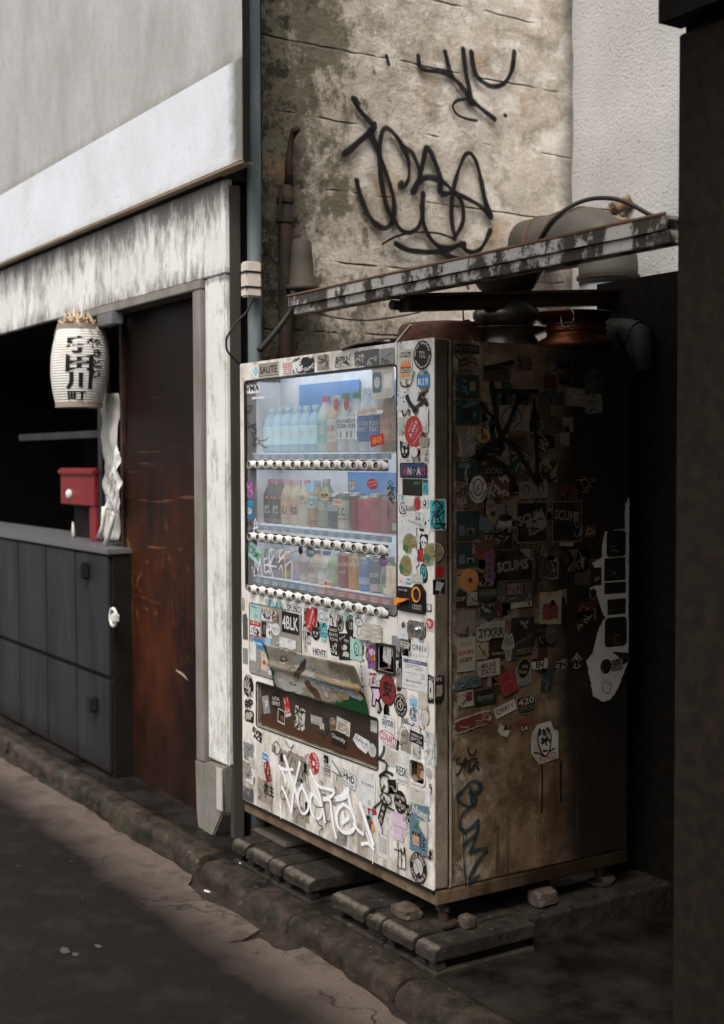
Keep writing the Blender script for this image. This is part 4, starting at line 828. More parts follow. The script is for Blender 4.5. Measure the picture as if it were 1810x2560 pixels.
def bottle(r, c, h, body, cap, lab, desc, words=(), tr=.22, rad=.0318, lz=(.18, .58), cat='bottle'):
    x = C0+c*PIT; z = ROWS[r][1]+.0005; row = ('top', 'middle', 'bottom')[r]
    b = empty('drink_bottle' if cat == 'bottle' else 'drink_can', (x, YD, z)); tag(b, '%s, %s from left in the %s display row' % (desc, ORD[c], row), cat, 'sample drinks in the vending machine')
    if cat == 'bottle':
        pr = [(0, 0), (rad*.85, 0), (rad, .008), (rad, h*.60), (rad*.96, h*.66), (rad*.72, h*.78), (rad*.42, h*.87), (rad*.40, h*.93), (0, h*.93)]
        MB().lathe(pr, (x, YD, z), 18).mk('body', glassy('pet_%02d%02d%02d' % tuple(int(q*99) for q in body), body, tr), b, smooth=True)
        MB().lathe([(0, h), (rad*.43, h), (rad*.46, h-.003), (rad*.46, h*.90), (0, h*.90)], (x, YD, z), 14).mk('cap', solid(cap), b)
        if lab: MB().lathe([(rad+.0006, h*lz[0]), (rad+.0006, h*lz[1])], (x, YD, z), 18).mk('label', solid(lab), b, smooth=True)
    else:
        pr = [(0, .002), (rad*.75, 0), (rad*.9, .003), (rad, .010), (rad, h-.012), (rad*.86, h-.003), (rad*.86, h), (rad*.80, h), (rad*.78, h-.004), (0, h-.004)]
        o = MB().lathe(pr, (x, YD, z), 18).mk('body', [solid(body), G['steelp']], b, smooth=True)
        for p_ in o.data.polygons: p_.material_index = 1 if p_.index >= 18*4 else 0
        if lab: MB().lathe([(rad+.0006, h*lz[0]), (rad+.0006, h*lz[1])], (x, YD, z), 18).mk('band', solid(lab), b, smooth=True)
    for s, col, zf, w, hh in words: wrapped(b, s, x, z, rad+.0012, w, hh, col, z+h*zf)
    return b
def can(r, c, h, body, band, desc, words=(), rad=.0305, lz=(.3, .7)): return bottle(r, c, h, body, None, band, desc, words, 0, rad, lz, 'can')
wat = (.42, .62, .72)
for c in range(6): bottle(0, c, .172, wat, (.50, .66, .74), (.45, .66, .72), 'pale blue water bottle', (('水', 'w', .42, .03, .025),), .35)
bottle(0, 6, .20, (.55, .62, .60), (.40, .05, .06), (.20, .40, .36), 'white and teal tea bottle', (('茶', 'w', .4, .03, .03),))
bottle(0, 7, .20, (.55, .45, .32), (.55, .53, .5), (.52, .50, .46), 'cream tea bottle with a white label', (('紅茶', 'r', .42, .034, .02), ('100', 'o', .26, .03, .015)))
for c in (8, 9):
    bottle(0, c, .205, (.62, .64, .62), (.05, .22, .10), (.62, .62, .60), 'clear cider bottle with a green label', (('MITSUYA', 'n', .52, .052, .013), ('CIDER', 'n', .44, .045, .013), ('▰▰', 'g', .30, .052, .02)), lz=(.22, .60))
    q = C0+c*PIT; stk = MB().lathe([(0, .001), (.018, .001), (.018, 0), (0, 0)], (0, 0, 0), 16); stk.v = [Vector((q+a.x, .038-a.z, ROWS[0][1]+.165+a.y*1.2)) for a in stk.v]; o = stk.mk('round_tag', pm('r'), vm)
for c in (10, 11): bottle(0, c, .218, (.62, .66, .70), (.70, .71, .72), (.04, .12, .34), 'clear sports bottle with a blue label', (('POCARI', 'w', .44, .046, .016), ('SWEAT', 'w', .35, .044, .016)), lz=(.16, .56))
bottle(0, 12, .215, (.55, .30, .12), (.66, .62, .58), (.58, .20, .05), 'orange bottle with white lettering', (('MATCH', 'w', .46, .052, .018), ('MATCH', 'w', .30, .052, .018)), .15, lz=(.14, .56))
bottle(0, 13, .20, (.16, .09, .06), (.25, .12, .08), (.25, .12, .07), 'dim brown bottle behind the scratched pane', (), .1)
for c in (0, 1): bottle(1, c, .17, (.10, .08, .08), (.34, .12, .22), (.035, .032, .035), 'black labelled bottle with an orange band' if c else 'black labelled bottle at the window edge', (('黒', 'lg', .32, .03, .03), ('━━', 'o', .58, .05, .008)), .05, lz=(.12, .56))
bottle(1, 2, .17, (.42, .34, .26), (.55, .3, .3), (.45, .30, .18), 'tan bottle with a dark brush character', (('麦', 'k', .32, .034, .03),), .1)
bottle(1, 3, .17, (.45, .38, .28), (.55, .40, .42), (.46, .24, .18), 'beige and red tea bottle', (('福', 'k', .34, .036, .034),), .1)
bottle(1, 4, .17, (.48, .43, .33), (.50, .25, .30), (.45, .41, .33), 'beige lemonade bottle', (('ネード', 'br', .5, .04, .014), ('©', 'br', .62, .02, .02)), .1)
bottle(1, 5, .17, (.42, .30, .18), (.35, .45, .55), (.40, .52, .55), 'brown milk drink bottle with a green heart', (('♥', 'g', .52, .028, .026), ('100', 'r', .1, .04, .018)), .1, lz=(.40, .66))
bottle(1, 6, .175, (.28, .30, .20), (.35, .37, .30), (.24, .27, .19), 'olive green tea bottle with a white character', (('茶', 'w', .46, .034, .032),), .15)
can(1, 7, .125, (.05, .06, .09), (.42, .42, .44), 'dark cola can with a round emblem', (('●', 'b', .62, .028, .026), ('PEPSI', 'w', .62, .03, .009)), lz=(.5, .76))
can(1, 8, .13, (.45, .45, .36), (.16, .20, .12), 'cream lemon soda can with a green top', (('C.C.', 'k', .48, .036, .026), ('Lemon', 'r', .30, .042, .014)), lz=(.78, .96))
can(1, 9, .13, (.03, .06, .045), None, 'black energy drink can with a green streak', (('Ƶ', 'g', .5, .034, .05),), .027)
can(1, 10, .12, (.50, .20, .22), (.55, .30, .32), 'pink soda can', (('桃', 'w', .5, .03, .03),))
can(1, 11, .13, (.40, .08, .07), (.48, .30, .20), 'red soup can with flame print', (('カミン', 'w', .5, .044, .016), ('コロコ', 'w', .34, .044, .016)))
bottle(1, 12, .15, (.38, .28, .24), (.55, .54, .52), (.30, .06, .06), 'small clear bottle with a red label', (), .3)
can(1, 13, .12, (.34, .06, .07), (.50, .48, .46), 'red can with a white swoosh', (), lz=(.1, .3))
can(2, 0, .105, (.30, .30, .31), (.42, .42, .42), 'grey can half hidden by a green sticker'); can(2, 1, .105, (.24, .24, .26), (.10, .10, .12), 'dark grey coffee can'); can(2, 2, .105, (.40, .30, .18), (.28, .20, .12), 'tan coffee can')
can(2, 3, .105, (.30, .34, .42), (.42, .30, .34), 'blue grey can with a pink band'); can(2, 4, .105, (.42, .38, .36), (.28, .24, .24), 'pale coffee can behind lilac scribble')
bottle(2, 5, .12, (.46, .34, .28), (.22, .18, .16), (.42, .38, .34), 'small milk tea bottle', (('紅', 'r', .4, .03, .024),), .1); bottle(2, 6, .12, (.50, .46, .40), (.12, .16, .28), (.54, .52, .48), 'small white tea bottle with a dark cap', (('カフェ', 'n', .46, .04, .014),), .1)
bottle(2, 7, .125, (.34, .40, .26), (.62, .62, .60), (.30, .38, .22), 'small green tea bottle with a white cap', (('緑茶', 'w', .42, .04, .02),), .15)
can(2, 8, .125, (.26, .02, .025), (.36, .05, .04), 'dark red coffee can', (('WONDA', 'w', .66, .046, .012), ('red', 'w', .46, .03, .01)), lz=(.56, .78)); can(2, 9, .125, (.52, .22, .05), (.56, .42, .20), 'orange and yellow soup can', (('つくり', 'br', .80, .04, .014), ('●', 'y', .42, .03, .028)), lz=(.64, .96))
can(2, 10, .12, (.10, .20, .42), (.30, .40, .55), 'blue coffee can', (('コク', 'w', .8, .036, .016),), lz=(.2, .4)); can(2, 11, .12, (.06, .09, .14), (.34, .30, .28), 'dark blue coffee can with a tan foot', (('珈琲', 'w', .5, .04, .018),), lz=(.04, .26))
bottle(2, 12, .125, (.34, .36, .24), (.60, .60, .58), (.28, .32, .20), 'small olive tea bottle with a white cap', (('茶', 'dg', .4, .03, .03),), .12); bottle(2, 13, .12, (.46, .42, .36), (.25, .22, .30), (.50, .46, .42), 'small cream coffee bottle', (('ミルク', 'br', .5, .04, .013),), .1)
t = NT('red_film'); fm = t.done(t.n('MixShader', {0: t.ramp(t.noise(9, 5), (.3, .16), (.7, .36)), 1: t.n('BsdfTransparent', {'Color': (1, .8, .8)}).outputs[0], 2: t.bsdf((.42, .06, .06), .3)}).outputs[0])
a = at('B', 1140, 420, 1, .03); b = at('B', 1505, 690, 1, .03); o = MB().box(a.x, b.x, .029, .030, b.z, a.z+.03).mk('advert_film', fm, vm); o['label'] = 'faded red clear advert film'
# ---- lower front: inset advert panel, flap with faded print, delivery port
MB().plate(rrect(-1.2195, -.818, .724, .994, .012), [], .0012, -.001, FRONT).mk('advert_panel', plain('panel_grey', (.28, .255, .235), .4, 0, .5), vm)
MB().plate(rrect(-1.222, -.8155, .7215, .9965, .014), [rrect(-1.2198, -.8177, .7237, .9943, .012)[::-1]], .002, -.001, FRONT).mk('advert_panel_rim', plain('gasket', (.03, .028, .025), .6), vm)
m = MB(); m.box(PORT[0]-.002, PORT[1]+.002, .10, .104, PORT[2], PORT[3]); m.box(PORT[0]-.002, PORT[0], .0505, .10, PORT[2], PORT[3]); m.box(PORT[1], PORT[1]+.002, .0505, .10, PORT[2], PORT[3]); m.mk('port_case', G['blackp'], vm)
pf = MB().box(PORT[0]+.002, PORT[1]-.002, .020, .024, PORT[2]+.004, PORT[3]-.002).mk('port_flap', G['port'], vm)
MB().plate(rrect(PORT[0]-.004, PORT[1]+.004, PORT[2]-.004, PORT[3]+.004, .014), [rrect(*PORT, .012)[::-1]], .003, -.001, FRONT).mk('port_rim', plain('gasket', (.03, .028, .025), .6), vm)
def flap(u, v): 
    x = -1.012+u*.642+.004*math.sin(v*3); yy = -.006-.052*(v**1.25)-.008*math.sin(math.pi*u)*v; z = .698+v*.182-.012*v*v
    return Vector((x+.012*(1-v)*(u-.5), yy-(.010*math.exp(-((v-.5)/.06)**2)), z))
m = MB(); m.grid(30, 22, flap); fl = m.mk('advert_flap', G['flap'], vm, smooth=True); md = fl.modifiers.new('s', 'SOLIDIFY'); md.thickness = .002; md.offset = 0; fl['label'] = 'buckled advert flap with faded photo print and blue lettering'
def on_flap(poly, mat, name='print', up=.0014, f=None):
    v = []
    for u, w in poly: v.append(flap(u, w)+Vector((0, -up-.0016, 0)))
    return mk(name, v, f or [tuple(range(len(poly)))], mat, fl)
def flap_text(s, u0, u1, v0, v1, col, bold=.02, up=.0022):
    pts, f, _ = text(s, bold); on_flap([(u0+a*(u1-u0), v0+b*(v1-v0)-.10*a) for a, b in pts], pm(col), 'lettering', up, f)
def flap_blob(cu, cv, a, b, rot, mat, up, n=26, irregular=0.):
    m = MB(); ps = []
    rings = 5; v = [flap(cu, cv)+Vector((0, -up-.0016, 0))]; f = []
    for k in range(1, rings+1):
        for i in range(n):
            t = 2*math.pi*i/n; rr = k/rings*(1+irregular*noise.noise(Vector((math.cos(t)*1.7, math.sin(t)*1.7, cu*9))))
            du = a*rr*math.cos(t); dv = b*rr*math.sin(t); c_, s_ = math.cos(rot), math.sin(rot)
            v.append(flap(min(1, max(0, cu+du*c_-dv*s_)), min(1, max(0, cv+du*s_+dv*c_)))+Vector((0, -up-.0016, 0)))
    f = [(0, 1+i, 1+(i+1) % n) for i in range(n)]
    for k in range(rings-1): f += [(1+k*n+i, 1+k*n+(i+1) % n, 1+(k+1)*n+(i+1) % n, 1+(k+1)*n+i) for i in range(n)]
    return mk('print', v, f, mat, fl, smooth=True)
flap_blob(.22, .72, .17, .34, -.5, plain('faded_tan', (.30, .26, .21), .35, 0, .4), .0012, irregular=.5); flap_blob(.45, .80, .12, .10, -.7, plain('faded_sky', (.33, .36, .36), .35, 0, .3), .0013, irregular=.6)
flap_blob(.40, .62, .035, .30, -.35, plain('faded_hair', (.055, .04, .03), .4), .0016, irregular=.6); flap_blob(.46, .20, .05, .20, .25, plain('faded_hair2', (.10, .045, .025), .4), .0017, irregular=.7); flap_blob(.25, .20, .14, .14, .1, plain('faded_white', (.40, .39, .36), .35, 0, .4), .0014, irregular=.9)
flap_blob(.365, .66, .028, .055, -.4, plain('faded_bow', (.60, .57, .53), .4), .002, irregular=.9); flap_blob(.62, .30, .05, .12, 0, plain('faded_white', (.40, .39, .36), .35), .0015, irregular=1.2); flap_blob(.78, .45, .20, .22, -.1, plain('faded_gold', (.30, .21, .10), .35, 0, .5), .0012, irregular=.8)
flap_text('がんばるひとに', .50, .80, .64, .76, 'w', .05, .0022); flap_text('がんばるひとに', .50, .80, .64, .76, 's', .005, .0026)
flap_text('うるおいを。', .50, .97, .36, .56, 'of', .06, .0022); flap_text('うるおいを。', .50, .97, .36, .56, 'b', .012, .0027)
# ---- coin column
dp = MB().plate(rrect(-.169, -.062, 1.433, 1.484, .002), [], .002, -.001, FRONT).mk('price_display', G['blackp'], vm)
pts, f, _ = text('販売中', .01); mk('lettering', [FRONT(-.105+a*.035, 1.467+b*.009, .0026) for a, b in pts], f, plain('led_green', (.06, .30, .10), .4), dp)
cp = MB().prism(rrect(-.191, -.040, 1.067, 1.145, .012), 0, .012, FRONT).mk('coin_unit', G['blackp'], vm, bevel=.003)
m = MB(); m.prism(ell(-.075, 1.128, .030, .032, 26), .0, .016, FRONT); m.mk('bezel', G['blackp'], cp, bevel=.003)
m = MB(); m.plate(ell(-.073, 1.127, .0235, .0245, 26), [ell(-.071, 1.127, .0185, .0195, 26)[::-1]], .0185, .012, FRONT); m.mk('coin_ring', G['orange'], cp)
m = MB(); m.prism(ell(-.071, 1.127, .018, .019, 24), .0135, .0145, FRONT); sp = m.mk('coin_plate', G['steelp'], cp)
m = MB(); m.prism(rrect(-.087, -.055, 1.1252, 1.1288, .001), .0146, .0152, FRONT); m.mk('coin_slot', G['blackp'], cp)
m = MB(); m.prism(rrect(-.172, -.122, 1.083, 1.130, .006), .0122, .0128, FRONT); m.mk('note_recess', plain('pit_black', (.004, .004, .004), .6), cp)
m = MB(); m.prism(smooth_pts([(-.186, 1.101), (-.180, 1.108), (-.165, 1.108), (-.120, 1.110), (-.121, 1.104), (-.146, 1.097), (-.163, 1.092), (-.170, 1.084), (-.181, 1.085), (-.186, 1.101)], 4)[:-1], .0135, .026, FRONT); m.mk('return_lever', G['orange'], cp, bevel=.003)
for i in range(4):
    m = MB(); m.plate(ell(-.093+i*.0118, 1.0875, .0062, .0075, 16), [ell(-.093+i*.0118, 1.0875, .0050, .0063, 16)[::-1]], .0128, .012, FRONT); m.mk('coin_symbol', pm('of'), cp)
pts, f, _ = text('おつり・返却', .01); mk('lettering', [FRONT(-.175+a*.045, 1.131+b*.0075, .0127) for a, b in pts], f, pm('w'), cp)
rp = MB().prism(rrect(-.145, -.042, .990, 1.041, .018), 0, .004, FRONT).mk('lock_plate', G['steelp'], vm, bevel=.002)
m = MB(); m.prism(ell(-.075, 1.012, .024, .022, 24), .004, .0065, FRONT); m.mk('boss', G['steelp'], rp, bevel=.002); m = MB(); m.prism(ell(-.118, 1.016, .018, .014, 22), .004, .0052, FRONT); m.mk('dimple', plain('satin_dark', (.22, .20, .18), .3, .7), rp, bevel=.001)
m = MB(); m.lathe([(.0105, 0), (.0105, .005), (.006, .011), (0, .012)], (0, 0, 0), 14); m.v = [Vector((-.077+q.x, -.006-q.z, 1.017+q.y)) for q in m.v]; m.mk('lock_barrel', plain('chrome', (.7, .7, .7), .12, 1., .1), rp, smooth=True)
m = MB(); m.prism(ell(-.165, 1.022, .011, .011, 18), 0, .003, FRONT); lk = m.mk('small_lock', G['steelp'], vm, bevel=.001); m = MB(); m.prism(rrect(-.167, -.163, 1.015, 1.029, .001), .003, .0036, FRONT); m.mk('key_slot', G['blackp'], lk)
m = MB(); m.box(DROP[0], DROP[1], .045, .047, DROP[2], DROP[3]); m.box(DROP[0]-.001, DROP[0], .0045, .045, DROP[2], DROP[3]); m.box(DROP[1], DROP[1]+.001, .0045, .045, DROP[2], DROP[3]); m.box(DROP[0], DROP[1], .0045, .045, DROP[2]-.001, DROP[2]); db = m.mk('coin_tray', G['blackp'], vm)
MB().plate(rrect(DROP[0]-.008, DROP[1]+.008, DROP[2]-.008, DROP[3]+.008, .004), [rrect(*DROP, .005)[::-1]], .006, -.001, FRONT).mk('tray_rim', plain('tray_brown', (.030, .022, .018), .4), vm, bevel=.001)
m = MB(); m.box(CUP[0], CUP[1], .040, .042, CUP[2], CUP[3]); m.box(CUP[0]-.001, CUP[0], .0045, .04, CUP[2], CUP[3]); m.box(CUP[1], CUP[1]+.001, .0045, .04, CUP[2], CUP[3]); m.box(CUP[0], CUP[1], .0045, .04, CUP[2]-.001, CUP[2]); m.mk('change_cup', G['orange'], vm)
MB().plate(rrect(CUP[0]-.006, CUP[1]+.006, CUP[2]-.006, CUP[3]+.006, .018), [rrect(*CUP, .016)[::-1]], .004, -.001, FRONT).mk('cup_rim', G['white'], vm)
cf_ = MB().box(CUP[0]+.022, CUP[1]-.001, .010, .013, CUP[2]+.008, CUP[3]-.001).mk('cup_flap', plain('amber_brown', (.16, .06, .02), .3), vm, bevel=.002)
pts, f, _ = text('おつり・返却', .01); mk('lettering', [Vector((-.097+a*.04, .0095, .5785+b*.007)) for a, b in pts], f, pm('w'), cf_)
for i, (dx, dz) in enumerate(((0, 0), (.012, 0), (.006, .009))):
    m = MB(); m.plate(ell(-.083+dx, .555+dz, .0065, .0065, 16), [ell(-.083+dx, .555+dz, .0042, .0042, 16)[::-1]], -.0094, -.0099, FRONT); m.mk('coin_symbol', pm('w'), cf_)
# ---------------------------------------------------------------- pots and pans on the machine's roof
def pot(name, prof, c, mat, label, cat, n=26, handles=()):
    r = empty(name, c); tag(r, label, cat); MB().lathe(prof, c, n).mk('body', mat, r, smooth=True)
    for h in handles: MB().tube(h, .0035, 7).mk('handle', G['tin'], r, smooth=True)
    return r
c = Vector((-.44, .36, 1.9115))
pot('brown_pot', [(0, 0), (.165, 0), (.172, .01), (.160, .085), (.150, .098), (.10, .104), (0, .106)], c, G['pot'], 'rust brown upturned pot on the front of the roof', 'pot')
pn = pot('frying_pan', [(0, 0), (.12, 0), (.150, .06), (.156, .066), (.150, .068), (.118, .008), (0, .008)], Vector((-.74, .40, 1.9115)), G['tin'], 'shallow metal pan left of the brown pot', 'pan')
MB().box(-.665, -.63, .255, .262, 1.94, 1.97).mk('badge', plain('badge', (.5, .42, .34), .4, .3), pn)
o = MB().box(0, .16, -.006, .006, -.003, .003).mk('spatula', plain('bone', (.55, .5, .44), .5)); tag(o, 'pale stick leaning against the brown pot', 'stick'); o.location = (-.44, .165, 1.945); o.rotation_euler = (0, R(-38), R(10))
def bowl(r, h): return [(0, 0), (r*.45, 0), (r*.72, h*.35), (r*.92, h*.8), (r, h), (r*1.08, h*1.02), (r*1.08, h*1.06), (r*.98, h*1.05), (r*.88, h*.8), (r*.66, h*.36), (0, .006)]
bc = Vector((-.30, .52, 1.9115))
pot('tin_bowl', [(0, 0), (.13, 0), (.128, .015), (.10, .055), (.155, .075), (.158, .078), (.10, .082), (0, .085)], bc, G['tin'], 'dented tin bowl at the bottom of the stack on the roof', 'bowl', handles=[[bc+Vector((.0, -.14, .07)), bc+Vector((.02, -.17, .05)), bc+Vector((.05, -.17, .01)), bc+Vector((.07, -.13, .01))]])
pot('tin_bowl', [(0, 0), (.09, 0), (.115, .03), (.115, .05), (.085, .085), (.08, .10), (0, .10)], bc+Vector((0, 0, .0865)), G['tin'], 'round tin kettle in the middle of the stack on the roof', 'bowl', handles=[[bc+Vector((-.06, -.10, .18)), bc+Vector((-.075, -.13, .15)), bc+Vector((-.07, -.13, .11)), bc+Vector((-.06, -.11, .11))]])
pot('tin_bowl', bowl(.135, .095), bc+Vector((0, 0, .188)), plain('sooty_tin', (.05, .042, .035), .35, .7), 'sooty flared bowl on top of the stack on the roof', 'bowl')
kc = Vector((-.10, .66, 1.9115))
pot('copper_pot', [(0, 0), (.12, 0), (.13, .012), (.125, .03), (.100, .045), (.100, .058), (.106, .062), (.100, .066), (.098, .078), (.104, .082), (.10, .086), (0, .086)], kc, G['copper'], 'copper pot with ridged collar on the roof', 'pot', handles=[[kc+Vector((.07+.032*math.cos(t), -.10, .095+.032*math.sin(t))) for t in [2*math.pi*k/14 for k in range(15)]]])
pot('copper_pan', [(0, 0), (.10, 0), (.14, .03), (.146, .034), (.14, .036), (.10, .006), (0, .006)], kc+Vector((-.02, 0, .0875)), plain('dark_copper', (.12, .035, .02), .3, .8), 'dark copper pan lying on the copper pot', 'pan')
# charred paper wedge and rag on the roof's front edge
q = at('A', 1300, 60, 1, .02); m = MB(); m.grid(24, 8, lambda u, v: (-.53+u*.20, -.012+v*.09, 1.9165+.016*(1-abs(v-.4))*(.4+.6*math.sin(u*3.1))+.004*noise.noise(Vector((u*14, v*9, 2)))+.010*u))
o = m.mk('frayed_board', plain('frayed_fibre', (.14, .125, .10), .9, 0, .8), smooth=True); md = o.modifiers.new('s', 'SOLIDIFY'); md.thickness = .008; md.offset = 1; tag(o, 'frayed charred fibreboard on the front edge of the roof', 'board')
# ---------------------------------------------------------------- stickers, marker tags and paint on the machine
FOLD = .73
def FRF(y):      # front surface at depth y; what runs past the corner folds round onto the door's edge
    def f(u, v, d): return Vector((u, y-d, v)) if u <= 0 else Vector((d, u*FOLD, v))
    return f
def SDF(x): return lambda u, v, d: Vector((x+d, u, v))
PLACED = []
def T(s, x, y, w, h, c='k', b=.012, r=0): return ('t', s, x, y, w, h, c, b, r)
def Sh(sh, x, y, w, h, c, r=0): return ('s', sh, x, y, w, h, c, r)
def Ln(pts, w, c='k'): return ('l', pts, w, c)
def Ci(s, rad, mid, span, h, c='w', flip=False): return ('c', s, rad, mid, span, h, c, flip)
def Sq(seed, n, c='k', w=.05, x=0, y=0, sx=.9, sy=.9): return ('q', seed, n, c, w, x, y, sx, sy)
def Pa(rows, c, x0, x1, y0, y1, seed=1): return ('p', rows, c, x0, x1, y0, y1, seed)
def shape(sh, rnd):
    if isinstance(sh, (list, tuple)): return list(sh)
    if sh == 'e': return ell(0, 0, .5, .5, 30)
    if sh == 'rr': return rrect(-.5, .5, -.5, .5, .16, 4)
    if sh == 'arch': return [(-.5, -.5), (.5, -.5), (.5, .05)]+[(.5*math.cos(R(a)), .05+.45*math.sin(R(a))) for a in range(10, 180, 10)]+[(-.5, .05)]
    if sh == 'dia': return [(0, -.5), (.5, 0), (0, .5), (-.5, 0)]
    if sh == 'tri': return [(-.5, -.5), (.5, -.5), (0, .5)]
    if sh == 'hex': return [(-.5, -.25), (0, -.5), (.5, -.25), (.5, .25), (0, .5), (-.5, .25)]
    if sh == 'star': return [((.5 if k % 2 else .27)*math.cos(2*math.pi*k/24), (.5 if k % 2 else .27)*math.sin(2*math.pi*k/24)) for k in range(24)]
    if sh == 'torn':
        p = []
        for a, b in (((-.5, -.5), (.5, -.5)), ((.5, -.5), (.5, .5)), ((.5, .5), (-.5, .5)), ((-.5, .5), (-.5, -.5))):
            for k in range(8):
                t = k/8; j = .045 if k else .02
                p.append((a[0]+(b[0]-a[0])*t+rnd.uniform(-j, j), a[1]+(b[1]-a[1])*t+rnd.uniform(-j, j)))
        i = rnd.choice((0, 8, 16, 24)); p[i] = (p[i][0]*.72, p[i][1]*.8); return p
    j = lambda: rnd.uniform(-.012, .012)
    return [(-.5+j(), -.5+j()), (.5+j(), -.5+j()), (.5+j(), .5+j()), (-.5+j(), .5+j())]
NST = [0]
def clip0(poly, keep_neg):
    out = []
    for i, a in enumerate(poly):
        b = poly[(i+1) % len(poly)]; ia = (a[0] <= 0) == keep_neg; ib = (b[0] <= 0) == keep_neg
        if ia: out.append(a)
        if ia != ib: t = a[0]/(a[0]-b[0]); out.append((0 if keep_neg else 1e-7, a[1]+(b[1]-a[1])*t))
    return out
def stick(k, cx, cy, w, h, sh, col, items=(), rot=0, label=None, face='F', at_=0., name='sticker', layer=None):
    NST[0] += 1; rnd = random.Random(NST[0]*13+5); ax = 1 if face == 'F' else 0
    q = at(k, cx, cy, ax, at_); a = at(k, cx-w/2, cy, ax, at_); b = at(k, cx+w/2, cy, ax, at_); lo = at(k, cx, cy+h/2, ax, at_); hi = at(k, cx, cy-h/2, ax, at_)
    if face == 'F': U, V, WW, HH = q.x, q.z, abs(b.x-a.x), abs(hi.z-lo.z); fr = FRF(at_)
    else: U, V, WW, HH = q.y, q.z, abs(b.y-a.y), abs(hi.z-lo.z); fr = SDF(at_)
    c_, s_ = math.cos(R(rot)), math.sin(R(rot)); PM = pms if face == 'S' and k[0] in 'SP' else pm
    if layer is None:
        layer = 3 if face == 'F' and at_ == 0 else 0
        for f2, p2, u2, v2, w2, h2, l2 in PLACED:
            if f2 == face and p2 == at_ and abs(u2-U) < (w2+WW)/2+.002 and abs(v2-V) < (h2+HH)/2+.002: layer = max(layer, l2+1)
    PLACED.append((face, at_, U, V, WW, HH, layer)); d0 = .0007+.0004*layer
    def loc(x, y): X, Y = x*WW, y*HH; return (U+X*c_-Y*s_, V+X*s_+Y*c_)
    base = None
    if col:
        poly = [loc(x, y) for x, y in shape(sh, rnd)]; m = MB()
        parts = [poly] if face != 'F' or all(p[0] <= 0 for p in poly) else [clip0(poly, True), clip0(poly, False)]
        for pp in parts:
            if len(pp) > 2: m.add([fr(x, y, d0) for x, y in pp], [tuple(range(len(pp)))])
        base = mk(name, m.v, m.f, PM(col), vm)
        if label: base['label'] = label
    if not items: return base
    mats = []; m = MB()
    def use(c):
        if c not in mats: mats.append(c)
        m.cm = mats.index(c)
    def put(v2, f, i): m.add([fr(x, y, d0+.00015+.00004*i) for x, y in v2], f)
    for i, it in enumerate(items):
        if it[0] == 't':
            _, s, x, y, w_, h_, c, bo, r_ = it; use(c); pts, f, asp = text(s, bo); ca, sa = math.cos(R(r_)), math.sin(R(r_)); v2 = []
            for px, py in pts:
                X = (px-.5)*w_*WW; Y = (py-.5)*h_*HH; X, Y = X*ca-Y*sa, X*sa+Y*ca; v2.append(loc(x+X/WW, y+Y/HH))
            put(v2, f, i)
        elif it[0] == 's':
            _, s2, x, y, w_, h_, c, r_ = it; use(c); ca, sa = math.cos(R(r_)), math.sin(R(r_)); v2 = []
            for px, py in shape(s2, rnd):
                X = px*w_*WW; Y = py*h_*HH; X, Y = X*ca-Y*sa, X*sa+Y*ca; v2.append(loc(x+X/WW, y+Y/HH))
            for pp in ([v2] if face != 'F' or all(p_[0] <= 0 for p_ in v2) or all(p_[0] > 0 for p_ in v2) else [clip0(v2, True), clip0(v2, False)]):
                if len(pp) > 2: put(pp, [tuple(range(len(pp)))], i)
        elif it[0] == 'l':
            _, pts, w_, c = it; use(c); ribbon(m, [loc(*p_) for p_ in pts], w_*min(WW, HH), fr, d0+.00015+.00004*i, .00003, k=4, smooth=not(len(pts) == 5 and pts[0] == pts[-1]))
        elif it[0] == 'c':
            _, s, rad, mid, span, h_, c, flip = it; use(c); pts, f, asp = text(s, .012); v2 = []
            for px, py in pts:
                if not flip: t = R(mid+span/2-px*span); r_ = rad-h_/2+py*h_
                else: t = R(mid-span/2+px*span); r_ = rad+h_/2-py*h_
                v2.append(loc(r_*math.cos(t)*.5*2, r_*math.sin(t)))
            put(v2, f, i)
        elif it[0] == 'q':
            _, seed, n, c, w_, ox, oy, sx, sy = it; use(c); rq = random.Random(seed)
            for j in range(n):
                x, y = ox+rq.uniform(-.5, .5)*sx, oy+rq.uniform(-.5, .5)*sy; pts = [(x, y)]
                for _ in range(rq.randint(2, 4)): pts.append((min(.5*sx, max(-.5*sx, pts[-1][0]-ox+rq.uniform(-.3, .3)*sx))+ox, min(.5*sy, max(-.5*sy, pts[-1][1]-oy+rq.uniform(-.3, .3)*sy))+oy))
                ribbon(m, [loc(*p_) for p_ in pts], w_*min(WW, HH)*rq.uniform(.6, 1.3), fr, d0+.00015+.00003*i+.00002*j, .00003, k=3)
        elif it[0] == 'p':
            _, rows, c, x0, x1, y0, y1, seed = it; use(c); rq = random.Random(seed); hgt = (y1-y0)/rows
            for j in range(rows):
                x = x0; y = y1-hgt*(j+.5)
                while x < x1-.02:
                    l = min(x1-x, rq.uniform(.04, .16)*(x1-x0)*1.5); v2 = [loc(x, y-hgt*.27), loc(x+l, y-hgt*.27), loc(x+l, y+hgt*.27), loc(x, y+hgt*.27)]; put(v2, [(0, 1, 2, 3)], i); x += l+.02+(.2 if rq.random() < .08 else 0)
    o = mk('print' if base else name, m.v, m.f, [PM(c) for c in mats], base or vm, mi=m.m)
    if base is None and label: o['label'] = label
    return base or o
